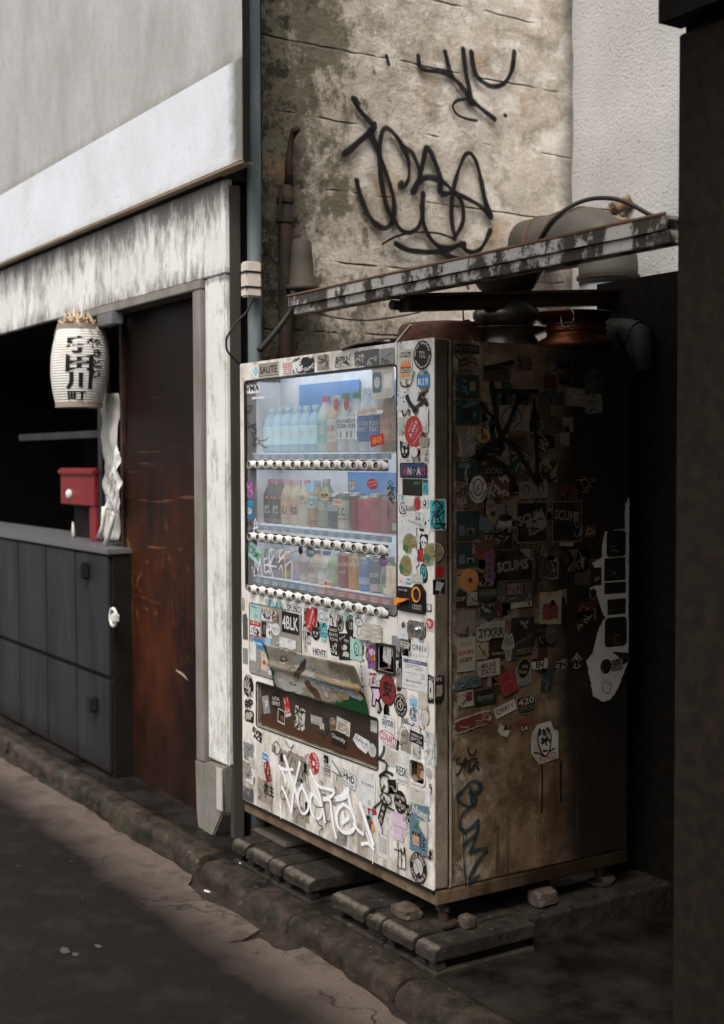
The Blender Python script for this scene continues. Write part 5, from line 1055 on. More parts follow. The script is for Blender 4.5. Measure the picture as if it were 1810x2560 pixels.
def strokes(k, ss, mat, w, face='F', at_=0., d=.0035, label=None, name='marker_tag'):
    if len(ss) > 1 and d < 1:
        bx = []; sc = CROP[k][2]
        for s in ss:
            q = s[1] if isinstance(s, tuple) else s; g = 9*sc
            bx.append([min(p_[0] for p_ in q)-g*.5, max(p_[0] for p_ in q)+g*.5, min(p_[1] for p_ in q)-g*.5, max(p_[1] for p_ in q)+g*.5])
        cl = list(range(len(ss)))
        for i in range(len(ss)):
            for j in range(i):
                if bx[i][0] < bx[j][1] and bx[j][0] < bx[i][1] and bx[i][2] < bx[j][3] and bx[j][2] < bx[i][3]:
                    o_, n_ = cl[i], cl[j]; cl = [n_ if q == o_ else q for q in cl]
        if len(set(cl)) > 1:
            for g in sorted(set(cl)): strokes(k, [s for s, q in zip(ss, cl) if q == g], mat, w, face, at_, d+10+.0003*g, label, name)
            return
    d = d-10 if d > 1 else d
    ax = 1 if face == 'F' else 0; fr = FRF(at_) if face == 'F' else SDF(at_); m = MB()
    for i, s in enumerate(ss):
        ww = w
        if isinstance(s, tuple): ww, s = s
        pts = [at(k, x, y, ax, at_) for x, y in s]; ribbon(m, [((p_.x if face == 'F' else p_.y), p_.z) for p_ in pts], ww, fr, d+i*.0001, .0001, vary=.4)
    o = m.mk(name, G[mat], vm, uv=True)
    if label: o['label'] = label
    return o
# ---- oldest layer: residue and torn scraps on the front
rf_ = random.Random(21)
for i in range(70):
    u = rf_.uniform(-1.26, -.03); z = rf_.choice((rf_.uniform(.23, .51), rf_.uniform(.23, .51), rf_.uniform(.70, 1.02)))
    if i % 3 == 0: u = rf_.uniform(-.185, -.03); z = rf_.uniform(.3, 1.85)
    X = Vector((u, 0, z))-CAM; dp_ = X.dot(FW); px = 905+PXF*X.dot(RT)/dp_; py = 1280-PXF*X.dot(UP)/dp_; sc = PXF/dp_
    if -1.17 < u < -.3 and .50 < z < .72 or -.21 < u < -.03 and 1.05 < z < 1.16: continue
    stick('P', px, py, rf_.uniform(.03, .075)*sc*.52, rf_.uniform(.03, .08)*sc, rf_.choice(('torn', 'torn', 'r')), rf_.choice(('of', 'of', 'rb', 'lg', 'w', 'rb', 'gr')), [Sq(i+700, rf_.randint(2, 6), rf_.choice(('gr', 'dg', 'rb', 'k', 'br')), .05)], layer=0, rot=rf_.uniform(-10, 10))
for i in range(46):
    u = rf_.uniform(-.80, -.40); z = rf_.uniform(.90, 1.02)
    if i % 3 == 1: u = rf_.uniform(-.19, -.02); z = rf_.uniform(.25, 1.02)
    if i % 3 == 2: u = rf_.uniform(-.36, -.21); z = rf_.uniform(.36, 1.0)
    X = Vector((u, 0, z))-CAM; dp_ = X.dot(FW); px = 905+PXF*X.dot(RT)/dp_; py = 1280-PXF*X.dot(UP)/dp_; sc = PXF/dp_
    if u < -.285 and .49 < z < .73 or -.34 < u < -.2 and .83 < z < .96 or -.15 < u < -.03 and .51 < z < .62: continue
    bc_ = rf_.choice(('w', 'w', 'k', 'of', 'k', 'lg', 'm', 'r')); stick('P', px, py, rf_.uniform(.03, .06)*sc*.52, rf_.uniform(.03, .06)*sc, rf_.choice(('torn', 'r', 'e', 'rr', 'r')), bc_, [Sq(i+900, rf_.randint(4, 9), 'k' if bc_ not in 'k' else 'of', .07)], layer=1, rot=rf_.uniform(-14, 14))
PLACED[:] = []
# ---- header
stick('A',200,350,60,130,'r','w',[Sh('dia',0,0,.7,.8,'t'),Sh('dia',0,0,.3,.4,'w')]); stick('A',325,335,200,150,'r','of',[Sh('r',0,0,.96,.86,'rb'),T('SAUTE',0,.02,.86,.5,'k',.03),Ln([(-.48,-.38),(.48,-.38)],.03),Ln([(-.48,.4),(.48,.4)],.03)],label='grey plate sticker reading SAUTE')
stick('A',515,315,100,130,'r','w',[T('田田',0,.18,.9,.4,'r',.02),T('三三',0,-.25,.9,.36,'r',.03)]); stick('A',615,295,100,150,'torn','w',[Sq(1,9,'k',.09)]); stick('A',720,285,115,150,'torn','k',[Sq(2,6,'lg',.07,0,.1),T('HAPPY',.05,-.25,.8,.25,'w',.01,8)])
stick('A',865,260,115,150,'r','rb',[Sq(3,11,'k',.06)]); stick('A',1060,240,170,140,'torn','of',[Sq(4,12,'k',.06),T('BORN',0,.1,.8,.4,'k',.02)]); stick('A',1225,225,100,150,'torn','dg',[Sq(5,6,'of',.06,0,-.1)]); stick('A',1350,215,140,165,'r','dg',[Sq(6,8,'lg',.05,0,-.2,.7,.5)]); stick('A',1500,200,140,160,'r','gr',[Sq(7,6,'dg',.08)])
# ---- on the display pane
GP = .0085
stick('A',165,525,145,85,'torn','w',[T('VMA',0,.08,.95,.7,'k',.03)],at_=GP); stick('A',225,612,130,22,'torn','w',at_=GP)
stick('A',1455,455,220,330,'rr','of',[Sh('rr',-.26,.0,.40,.62,'s'),Sh('e',-.26,0,.26,.34,'of'),Sh('e',-.26,0,.16,.22,'lg'),Sh('r',.22,.02,.38,.44,'w')],at_=GP,label='rounded white card with a teal emblem')
stick('A',1400,752,110,36,'torn','w',at_=GP); stick('A',1300,745,190,70,'r','of',[T('カロリーゼロ',0,0,.9,.5,'r',.01)],rot=4,at_=GP); stick('A',1190,880,14,300,'r','w',at_=GP); stick('A',1395,1030,130,110,'r','r',[T('80',0,0,.7,.6,'o',.02)],rot=8,at_=GP)
stick('B',135,255,72,170,'r','pu',[Sq(8,8,'p',.06)],at_=GP); stick('B',135,455,72,180,'r','b',[Sh('e',0,-.05,.6,.4,'of'),Sq(9,5,'te',.06)],at_=GP); stick('B',190,885,120,165,'r','m',[T('DEMS',0,0,.9,.5,'g',.03,0)],rot=-22,at_=GP)
stick('B',1535,1160,95,300,'r','of',[Sq(10,10,'be',.09,0,-.2,.8,.5),Sq(11,4,'sk',.06,0,.2,.6,.4)],at_=GP); stick('B',1350,197,105,105,'e','r',[T('ファイト',0,.17,.74,.26,'w',.02,10),T('イッパーツ!',0,-.15,.80,.24,'w',.02,10)],at_=GP,label='round red slogan sticker'); stick('B',1150,205,50,105,'torn','be',[Sq(12,4,'s',.1)],at_=GP)
stick('B',640,855,45,75,'e','k',[Sq(13,3,'br',.12)],at_=GP); stick('B',1500,1260,80,60,'torn','of',at_=GP); stick('B',1243,905,90,55,'r','w',[T('あたたか',0,0,.9,.6,'r',.0)],at_=GP); stick('B',735,870,85,110,'e','s',[T('新登場',0,.0,.8,.3,'w',.01)],at_=GP); stick('B',1460,960,80,110,'e','pu',[T('ミルク',0,0,.8,.3,'of',.01)],at_=GP)
stick('B',880,315,80,90,'r','be',[T('刺激',0,0,.9,.5,'k',.02)],at_=GP); stick('B',1005,375,85,60,'r','of',[T('500ml',0,0,.9,.6,'r',.02)],at_=GP); stick('B',735,235,70,90,'r','lb',at_=GP); stick('B',910,1185,80,70,'r','of',[T('専用',0,0,.9,.6,'r',.02)],at_=GP)
strokes('A',[[(112,735),(128,700),(160,685),(165,712),(135,750),(112,745)],[(105,800),(120,850),(140,868),(130,920)],[(120,905),(200,870),(165,900),(210,935),(190,965),(160,955)],[(160,965),(180,1010),(190,1050),(165,1070),(195,1085),(240,1050),(215,1010),(180,1045)],[(230,1040),(300,1030),(330,1000)],[(240,1060),(290,1100),(318,1105)]],'marker_black',.0042,at_=GP,label='thin black marker scrawl on the pane')
strokes('B',[[(1520,180),(1550,260),(1500,320),(1570,240),(1530,300),(1560,380),(1525,350)],[(1530,160),(1560,200),(1500,240),(1580,230)],[(1520,380),(1515,450),(1510,520)],[(1540,280),(1585,340),(1520,340),(1570,390)]],'marker_black',.0045,at_=GP)
strokes('B',[[(110,590),(140,580),(175,610),(170,650),(145,665)],[(150,560),(152,600)]],'marker_black',.005,at_=GP)
strokes('B',[[(200,1110),(205,970)],[(205,970),(235,1060)],[(235,1060),(255,930)],[(255,930),(278,1105)],[(325,930),(295,945)],[(295,945),(302,1070)],[(302,1070),(345,1060)],[(295,1005),(335,990)],[(345,890),(355,1085)],[(395,900),(355,990)],[(355,990),(385,1110)],[(330,1000),(420,1015)],[(180,1020),(200,1090)],[(460,850),(450,935),(500,890),(540,830),(590,850)],[(440,970),(500,930),(512,1130)],[(512,1010),(560,960),(580,1010),(570,1140)],[(480,1060),(470,1000),(450,1040)],[(195,665),(210,540),(230,640)],[(190,640),(240,620)]],'marker_lilac',.0062,at_=GP,label='lilac marker tag reading MEKA')
# ---- left stile and inset panel
stick('C',105,380,50,280,'torn','dg'); stick('C',105,700,50,170,'r','gr'); stick('C',80,130,38,140,'r','of',[Pa(6,'dg',-.45,.45,-.48,.48)]); stick('C',140,1030,112,250,'e','k',[Sq(14,13,'of',.05)]); stick('C',145,1225,92,115,'r',None,[T('#P',0,0,1,1,'k',.04)]); stick('C',150,1360,95,130,'rr','k',[T('#P',0,0,.8,.75,'of',.03)]); stick('C',240,1570,120,150,'torn',None,[T('EVIE',0,.2,.9,.4,'k',.04,-12),T('ACE',0,-.2,.8,.35,'k',.05,-12)])
stick('C',215,230,112,175,'r','m',[T('90mm',0,.36,.8,.16,'s'),Sq(15,6,'s',.03)]); stick('C',340,240,122,140,'torn','w',[T('REVE',0,.12,.9,.4,'k',.02),Sq(16,6,'k',.07,0,-.2,.9,.4)]); stick('C',340,180,100,30,'torn','be'); stick('C',215,400,112,165,'r','w',[Sh('r',0,.33,1,.32,'r'),T('HELLO',0,.36,.7,.14,'w'),Sq(17,9,'k',.06,0,-.15,.8,.5),Sh('r',0,-.47,1,.05,'r')],label='red and white name badge sticker'); stick('C',310,410,50,175,'r','k',[T('ノリ',0,0,.6,.6,'of',.01)]); stick('C',368,425,62,160,'r','w',[Sq(18,5,'k',.09)])
stick('C',437,275,75,165,'e','br',[Sq(19,9,'of',.06,0,0,.6,.8)]); stick('C',443,408,92,138,'e','w',[T('OSLO',0,.02,.78,.26,'k',.004),Ln([(-.3,-.22),(.3,-.22)],.02)],label='round white OSLO sticker'); stick('C',640,175,168,130,'r','w',[T('SPÜNO',0,0,.92,.66,'k',.014)],label='white SPÜNO sticker'); stick('C',600,340,192,235,'r','k',[T('4BLK',0,0,.9,.62,'w',.012)],label='black 4BLK sticker')
stick('C',355,545,62,80,'r','lb'); stick('C',245,565,112,110,'torn','b',[T('Bvrgiss',0,0,.9,.36,'w',.02)]); stick('C',190,650,70,210,'torn','w'); stick('C',570,565,182,112,'torn','w',[Sq(20,3,'lg',.16,-.2)]); stick('C',315,765,70,200,'r','of',[T('ATE',0,.36,.7,.14,'o',.01),Sh('star',0,-.05,.9,.42,'o'),Sh('e',0,-.05,.4,.2,'r')],rot=-4); stick('C',388,815,60,190,'r','w',[Sq(21,5,'k',.1,0,-.3,.8,.3)])
stick('C',245,810,56,130,'e','gr',[Sh('e',0,0,.86,.86,'rb'),Ln([(-.3,-.3),(.3,.3)],.06,'gr')])
stick('C',420,135,200,90,'r',None,[T('SOAP',0,0,1,.9,'t',-.004)])
# ---- white panel beside the inset
stick('C',765,520,36,270,'r','lg',[T('NUMB 9 10',0,0,2.6,.11,'k',.02,-90)]); stick('C',825,310,122,260,'e','r',[T('IN COWARD',.02,.08,1.0,.15,'w',.016,62),T('2020',.2,-.1,.5,.07,'w',.004,62)],label='red oval sticker beside the inset panel'); stick('C',965,250,132,172,'r','w',[T('NEEDING',0,.34,.8,.16,'s'),Ln([(-.4,-.1),(-.1,.1),(.1,-.15),(.4,-.2),(.2,-.3),(-.3,-.28),(-.4,-.1)],.06,'s'),T('SPORT A KIT',0,-.4,.8,.1,'s')],rot=-3)
stick('C',1050,310,40,90,'r',None,[Ln([(-.4,.3),(.2,.4),(.5,-.4)],.2,'k')]); stick('C',965,450,92,200,'torn',None,[T('YUZ',0,.3,.95,.36,'t',.05),T('CLUB',0,-.1,.95,.34,'t',.05),T('公園',0,-.42,.7,.24,'m',.03)]); stick('C',880,455,88,145,'e','k',[T('x x',0,.05,.7,.2,'w',.02),Ln([(-.2,-.2),(.2,-.2)],.05,'w'),Ln([(-.42,.35),(-.4,.6)],.12),Ln([(.4,.3),(.42,.58)],.12)],label='black cat face sticker')
stick('C',1145,345,84,182,'e','k',[Sh('e',0,0,.84,.86,'of'),Sh('e',0,0,.74,.76,'k'),Sq(22,8,'of',.05,0,0,.5,.6)]); stick('C',1265,290,160,115,'r','m'); stick('C',1265,368,118,232,'e','k',[Ci('THE HEAVY',.38,90,130,.14,'lg'),Sh('e',0,0,.4,.42,'dg'),Sq(23,5,'lg',.05,0,0,.3,.3)]); stick('C',1075,535,132,320,[(-.5,.3),(-.3,.5),(.35,.5),(.5,.25),(.36,-.5),(-.2,-.5)],'k',[T('BAD',-.0,.37,.6,.1,'of',.02),T('GUYS',0,.21,.76,.11,'of',.02),T('TOYS',0,.05,.7,.1,'of',.02),Sq(24,8,'lg',.05,0,-.26,.5,.35)],label='black coffin shaped BAD GUYS TOYS sticker')
stick('C',1360,392,130,235,'torn','w',[Ln([(-.3,.4),(.1,.45),(.3,.2),(0,.05),(-.3,.2),(-.3,.4)],.05),Ln([(-.1,.05),(-.2,-.3),(.1,-.4),(.2,-.1)],.05),Sh('e',-.05,.25,.1,.08,'k')]); stick('C',1195,600,132,290,'r','k',[T('ART',.22,.22,.4,.12,'of',.02,-14),T('Sour',-.1,.36,.6,.1,'of',.01,20),Sh('e',0,-.02,.5,.22,'of'),Sh('e',.1,-.3,.55,.26,'of'),Sq(25,6,'k',.05,0,-.15,.5,.5)],rot=6,label='black comic strip ART sticker'); stick('C',1325,632,128,232,'r','m',[Sh('e',.05,.02,.46,.66,'k',12),Sh('e',.06,.03,.34,.54,'m',12),Ln([(0,.1),(.1,.0),(0,-.15)],.05),Sh('e',-.36,-.1,.12,.06,'r'),Sh('e',.38,-.2,.12,.06,'r')]); stick('C',920,658,155,76,'r','w',[T('HEVIT',0,-.02,.92,.8,'k',.03)])
stick('C',1075,745,70,60,'r','w'); stick('C',1385,905,80,240,'r','w',[T('LOST',0,0,2.4,.16,'k',.02,-90)],rot=6); stick('C',1425,690,60,170,'r',None,[Sq(26,6,'k',.1)])
# crumpled taped paper under the window
m = MB(); qa = at('C',1400,330,1,0); qb = at('C',1610,560,1,0)
m.grid(20, 18, lambda u, v: (lambda x, z: Vector((x, -.004-.016*(1-v)*abs(math.sin(u*math.pi*2))-.004*noise.noise(Vector((u*7, v*7, 3))), z)))(qa.x-.03*(1-v)+(qb.x-qa.x+.03*(1-v))*u, qb.z+(qa.z-qb.z)*v))
o = m.mk('taped_paper', plain('dirty_paper', (.40, .36, .31), .8, 0, .6), vm, smooth=True); o['label'] = 'crumpled dirty paper taped under the window'
# ---- port
PP = .0195
stick('C',330,1235,75,190,'r','gr',[Sq(30,8,'of',.07,0,.1,.5,.7)],rot=14,at_=PP); stick('C',440,1195,112,185,'e','k',[T('ACTUAL',0,.14,.74,.2,'of',.02,4),T('GENIUS',0,-.14,.8,.22,'of',.02,4)],at_=PP,label='black oval ACTUAL GENIUS sticker'); stick('C',562,1258,62,215,'r','r',[Sq(31,7,'of',.09,0,.1,.7,.7),Sh('r',0,-.42,1,.16,'of')],rot=17,at_=PP); stick('C',500,1365,78,155,'r','of',[Sh('r',0,.02,.84,.82,'k'),Sh('e',.1,-.1,.4,.4,'br'),Sh('r',0,.05,.84,.03,'r')],rot=-6,at_=PP); stick('C',700,1390,112,250,'torn','of',[Sq(32,18,'k',.055)],rot=-6,at_=PP); stick('C',885,1408,125,92,'r','of',[Sh('r',0,0,.94,.9,'gr'),T('INDUSTRY',0,.02,.86,.6,'of',.01)],at_=PP,label='grey INDUSTRY sticker in the port'); stick('C',945,1472,46,70,'r','of',[T('OF',0,0,.8,.7,'dg',.01,90)],at_=PP); stick('C',1065,1460,82,165,'e','rb',[Sh('e',0,0,.84,.86,'br'),Sq(33,7,'be',.05,0,0,.5,.6)],at_=PP); stick('C',1180,1475,148,160,'r','of',[T('○38',.1,.36,.3,.14,'k'),Pa(4,'br',-.4,.42,-.4,.22)],rot=-6,at_=PP); stick('C',1130,1612,158,155,'r','k',[T('Diversity',0,.02,.9,.42,'of',.01,-4)],at_=PP); stick('C',1515,1475,75,130,'r','of',[Sq(34,7,'gr',.05)],at_=PP)
stick('D',1378,82,195,160,[(-.5,-.1),(-.36,.44),(.4,.5),(.5,.1),(.28,-.5),(-.2,-.42)],'w',[Ln([(-.4,-.02),(-.28,.34),(-.18,0),(-.08,.3),(.02,-.08)],.05),Ln([(.0,.25),(.15,-.2),(.3,.3),(.32,-.3)],.05),Ln([(-.4,.1),(.35,.14)],.04)],rot=-10,at_=PP,label='white house shaped sticker with a black signature'); stick('D',1497,156,88,152,'e','lg',[Sq(35,6,'gr',.03,0,0,.5,.5)],at_=PP)
strokes('C',[[(960,1380),(1010,1400),(1030,1470),(1000,1540),(950,1570),(900,1530)],[(640,1340),(700,1310),(760,1320)]],'spray_teal',.008,at_=PP,d=.0022)
# ---- lower panel
for x,y,w,h,c in ((140,170,110,190,'gr'),(125,370,90,170,'rb'),(175,290,60,110,'of'),(140,640,110,150,'dg'),(320,600,160,240,'rb'),(660,310,170,240,'rb'),(700,870,130,210,'rb'),(1130,640,110,130,'of')): stick('D',x,y,w,h,'torn',c,[Sq(int(x+y),5,'dg' if c != 'dg' else 'rb',.05)])
strokes('D',[[(420,80),(450,60),(490,120),(480,180),(440,200),(430,120)],[(555,60),(600,130),(640,95)],[(640,95),(570,240)],[(630,240),(590,330)],[(560,560),(500,620),(520,690),(570,670),(590,590)],[(770,200),(760,330),(770,470),(800,560),(830,600)],[(800,190),(780,260),(790,420),(820,560)],[(1065,265),(1150,400),(1160,440),(1060,380)],[(1090,430),(1080,560)],[(1120,430),(1100,600)],[(935,480),(960,520),(940,560)],[(960,640),(1000,650),(990,720),(960,780),(880,760),(850,680)],[(890,760),(880,860),(920,960),(970,1000),(930,1050),(960,1140),(1020,1150)],[(1000,920),(1050,940),(1050,900)]],'marker_black',.0046,label='thin black marker scribbles under the white tag',d=.003)
strokes('D',[(.024,[(545,225),(575,310),(610,420),(650,540),(690,680)]),[(490,330),(520,380),(545,440),(560,500)],[(500,350),(560,365),(635,365)],[(715,290),(690,400),(655,560),(635,700),(625,830)],[(520,560),(560,640),(600,760),(625,830)],[(740,540),(705,610),(695,710),(725,820),(765,850),(805,800),(810,720),(780,630),(740,560)],[(850,630),(830,700),(845,830),(895,900),(945,880),(950,790),(910,690),(850,630)],(.019,[(830,380),(880,490),(930,640),(970,820),(990,930)]),[(880,490),(930,550),(1000,570),(1100,600)],[(1100,600),(1060,660),(970,690)],[(970,690),(1045,700),(1060,790)],[(1060,790),(1080,950),(1115,1105)],(.026,[(1245,585),(1180,650),(1110,690)]),[(1110,690),(1180,690),(1250,650)],(.024,[(1240,600),(1275,760),(1310,880),(1330,980)]),[(1200,740),(1140,800),(1120,890),(1140,990),(1200,1050),(1270,1050),(1320,990),(1310,880),(1260,790),(1200,750)],[(1190,840),(1200,920),(1180,950),(1250,900)],[(1310,960),(1360,1030),(1410,1070)],(.024,[(1380,740),(1420,860),(1470,1020),(1520,1180)]),[(1400,1180),(1470,1175),(1525,1235)],(.005,[(1525,1235),(1522,1320),(1520,1395)]),(.014,[(505,755),(512,790)]),(.005,[(512,790),(510,905)]),(.004,[(625,830),(622,910)]),(.004,[(985,930),(985,1010)]),(.009,[(1450,1060),(1490,1180)])],'spray_white',.017,d=.0055,label='dripping white spray tag across the lower panel')
stick('D',325,230,78,112,'r','w',[Sh('r',0,0,.8,.7,'b'),T('LINK',0,0,.6,.3,'w',.02)],rot=-4); stick('D',350,390,62,215,'torn','dr',[Sq(40,4,'be',.08)],rot=22); stick('D',365,590,120,170,'torn',None,[T('店主',0,0,.9,.8,'k',.03)]); stick('D',857,298,116,235,'e','r',[Ci('VINYL',.36,30,150,.2,'w'),Ci('SPOT',.36,215,130,.2,'w'),Sh('e',0,0,.24,.22,'w')],label='round red VINYL SPOT sticker'); stick('D',1005,372,66,135,'r','lg',[T('RANDOM',0,.34,.86,.2,'k'),Sh('r',0,-.02,.86,.34,'k'),T('4X3',0,-.02,.7,.24,'of',.02),T('CUSTOM',0,-.38,.8,.12,'k')]); stick('D',975,270,110,150,'r','w',[Pa(2,'lg',-.3,.1,-.1,.2)],layer=0)
stick('D',1243,478,155,180,'r','w',[Ln([(-.47,-.44),(.47,-.44),(.47,.44),(-.47,.44),(-.47,-.44)],.04),T('HHD',0,.12,.78,.44,'k',.03),T('Mental Dept.',0,-.28,.78,.16,'k',.01)],rot=-9,label='white HHD sticker on the lower panel'); stick('D',1437,590,180,375,'torn','w',[T('TYPH',.05,.15,.72,.09,'k',.004),Sh('r',.15,-.34,.18,.16,'lg')],rot=1,label='large blank white sheet with small lettering'); stick('D',1475,930,105,250,'torn',None,[Sh('e',.1,.34,.34,.3,'lb',-20),Sh('e',-.15,.05,.6,.34,'g'),Sh('e',-.2,.1,.4,.14,'k',20),Sh('e',.1,-.05,.4,.22,'r'),Sh('e',.0,-.25,.3,.3,'n',10),Sh('e',.3,-.3,.3,.26,'o',-20),Sh('e',.22,-.2,.18,.2,'y',-20)],label='small colourful parrot sticker')
stick('H',305,1530,132,330,'r','w',[T('DO NOT SCAN',0,.45,.86,.055,'r'),Sh('r',-.36,.34,.2,.09,'r'),Sh('r',-.36,.34,.1,.045,'w'),Sh('r',0,-.02,.84,.6,'lg')],label='white sticker headed DO NOT SCAN')
# ---- coin column, top to bottom
stick('E',735,455,218,490,'r','of',[T('WE COME',0,.37,.76,.085,'k',.03),T('IN PEACE',0,.27,.76,.085,'k',.03),Sh('arch',0,.03,.7,.2,'o'),Sh('r',0,-.1,.76,.06,'r'),Sh('r',0,-.17,.74,.04,'y'),Ln([(-.38,-.2),(-.2,-.15),(0,-.21),(.2,-.15),(.38,-.2)],.03,'k'),Sh('r',0,-.25,.74,.045,'g'),Sh('rr',0,-.35,.7,.11,'o'),Sh('e',-.12,.06,.1,.06,'w'),Sh('e',.12,.06,.1,.06,'w'),Sh('e',-.12,.06,.05,.03,'k'),Sh('e',.12,.06,.05,.03,'k')],rot=-2,label='cream burger sticker reading WE COME IN PEACE')
stick('E',1000,305,282,470,'e','k',[Ci('dirty daddy',.41,100,170,.12,'of'),Ci('differently',.41,-80,160,.12,'of',True),T('TOL',0,.02,.36,.24,'of',.0),Sh('e',0,0,.0,.0,'of')],label='black oval sticker with circular white lettering'); stick('E',1015,680,208,275,'arch','b',[T('R19',0,-.18,.78,.42,'w',.025),Sh('torn',-.12,.32,.3,.18,'sk'),Sh('torn',.2,.3,.3,.18,'g')],label='blue arched R19 sticker'); stick('E',1012,865,190,110,[(-.5,.5),(.5,.5),(.42,-.3),(.1,-.5),(-.3,-.4)],'br',[T('Nº7',0,.25,.4,.2,'of'),T('STREET',0,-.05,.5,.2,'of')])
stick('E',690,1040,175,310,'torn','w',[Sq(50,4,'k',.04,0,.3,.8,.3),Sh('tri',.1,-.05,.2,.12,'k',180)]); stick('E',890,960,190,290,'torn','w'); stick('E',1010,1010,180,260,'torn',None,[Sq(51,14,'k',.08)]); stick('E',1030,1340,150,390,'torn','w',[Sq(52,4,'lg',.2,0,-.3,.8,.3)]); strokes('E',[(.024,[(770,980),(800,1050),(840,1110),(880,1170)]),(.016,[(880,1200),(940,1120),(1010,1060),(1080,1080)]),[(660,730),(690,800),(780,800),(840,740),(870,640),(885,570)],[(760,700),(750,760),(800,790)],[(690,1190),(710,1270),(760,1230),(800,1170),(800,1270)],[(900,1260),(950,1170)],[(1030,1540),(1060,1600)]],'marker_black',.007,d=.0042)
stick('E',690,1400,145,220,'r','of',[Sh('tri',-.2,.0,.5,.9,'m'),Sh('tri',.12,.05,.3,.8,'sk')]); stick('E',695,1555,130,80,'r',None,[T('LOME',0,0,1,.8,'k',-.006)]); stick('E',870,1520,286,495,'e','r',[T('SUNSHINE',-.16,.15,.42,.05,'w',.01,50),T('A DAY',.0,.08,.66,.12,'w',.03,52),T('ᴴ',.2,.02,.1,.06,'w',.02,50),T('THE GOOD WEEKEND',.12,-.04,.5,.03,'w',.0,52),Ln([(-.02,-.42),(.42,-.04)],.025,'of')],label='large red oval A DAY sticker')
stick('E',730,1800,150,310,[(-.4,.4),(-.1,.34),(.3,.32),(.45,.1),(.4,-.3),(.1,-.5),(-.3,-.45),(-.5,0),(-.5,.5)],'k',[Sq(53,9,'of',.05,0,.2,.6,.4),Sh('e',-.18,-.12,.22,.22,'of',20),Sh('e',.18,-.12,.22,.22,'of',-20),Sh('tri',0,-.3,.12,.1,'of')]); stick('E',880,1850,122,165,'e','w',[Sq(54,8,'p',.05)]); stick('E',1035,1690,150,160,'torn','rb'); stick('E',1035,1900,130,225,'torn','of',[Sq(55,4,'s',.2,0,0,.7,.7),Sq(56,3,'be',.2,0,.2,.6,.4)]); stick('E',760,1985,200,70,'r','w',[T('LOBY',0,0,.9,.8,'dg',-.008)]); stick('E',868,2142,425,235,'r','k',[Sh('r',0,0,.94,.84,'n'),T('A',-.3,-.05,.16,.5,'r',.03),T('N',-.13,-.05,.14,.5,'of',.03),Sh('e',.04,-.05,.2,.6,'k'),Sq(57,5,'lg',.04,.04,-.05,.14,.4),T('A',.21,-.05,.16,.5,'of',.03),T('M',.37,-.05,.14,.5,'r',.03)],label='dark blue banner sticker with red and white letters')
stick('F',995,225,76,222,'r','t',[Sh('r',0,.38,1,.2,'te'),Pa(3,'te',-.4,.4,-.4,.1)]); stick('F',615,385,100,115,'torn','w',[Pa(2,'r',-.4,.3,.1,.4),Sh('r',.3,0,.2,.7,'b'),Pa(3,'lb',-.4,.1,-.4,0)]); stick('F',655,560,116,212,'e','k',[Sh('e',0,.06,.84,.72,'w'),Sh('e',0,.06,.6,.52,'lg'),Sq(60,5,'k',.05,0,.06,.5,.5),T('▬',0,-.42,.7,.12,'w')]); stick('F',760,450,150,120,'torn','w',[T('LINKT',0,0,.6,.3,'lg',-.004)]); stick('F',875,475,102,192,'e','r',[Pa(3,'dr',-.28,.28,-.15,.25),Ln([(-.3,.42),(-.25,.6),(.25,.6),(.3,.42)],.07,'dg')],label='red oval tag sticker'); stick('F',985,470,110,130,'torn','w',[Sh('e',.05,0,.5,.76,'k'),Sh('e',.0,.05,.25,.4,'w')])
stick('F',650,850,120,330,'torn','w',[Sh('e',-.1,.3,.14,.1,'t')]); stick('F',980,770,170,330,'torn','w',[Sq(61,7,'k',.09,0,-.1,.8,.5)]); stick('F',800,620,120,190,'torn','rb',rot=20); stick('F',845,720,270,250,'torn','w',[T('OK',.18,.34,.34,.22,'k',.05),T('OK',.18,.34,.3,.18,'w',.0),T('ZA',.16,.08,.34,.22,'k',.04),T('SANDOCH',.0,-.2,.8,.17,'k',.05,-10),T('SANDOCH',.0,-.2,.78,.15,'w',.0,-10)]); stick('F',790,890,150,140,'torn','w'); stick('F',970,1060,122,235,'torn','k',[Sh('e',0,.08,.76,.6,'w'),Sh('rr',0,-.28,.46,.26,'w'),Sh('e',-.17,-.02,.2,.14,'k'),Sh('e',.17,-.02,.2,.14,'k'),Sh('tri',0,-.14,.1,.08,'k')],label='black sticker with a white skull'); stick('F',620,980,80,150,'torn','w')
EG = [Sh('e',0,0,.92,.94,'ol'),T("Not",.08,.26,.4,.14,'br',.01,14),T("Y'A",.0,.06,.3,.12,'br',.01,10),T('Moment',.1,-.14,.66,.16,'br',.01,10),Sh('e',-.34,-.22,.30,.34,'g',20),Sh('e',-.22,-.38,.24,.22,'g',20)]
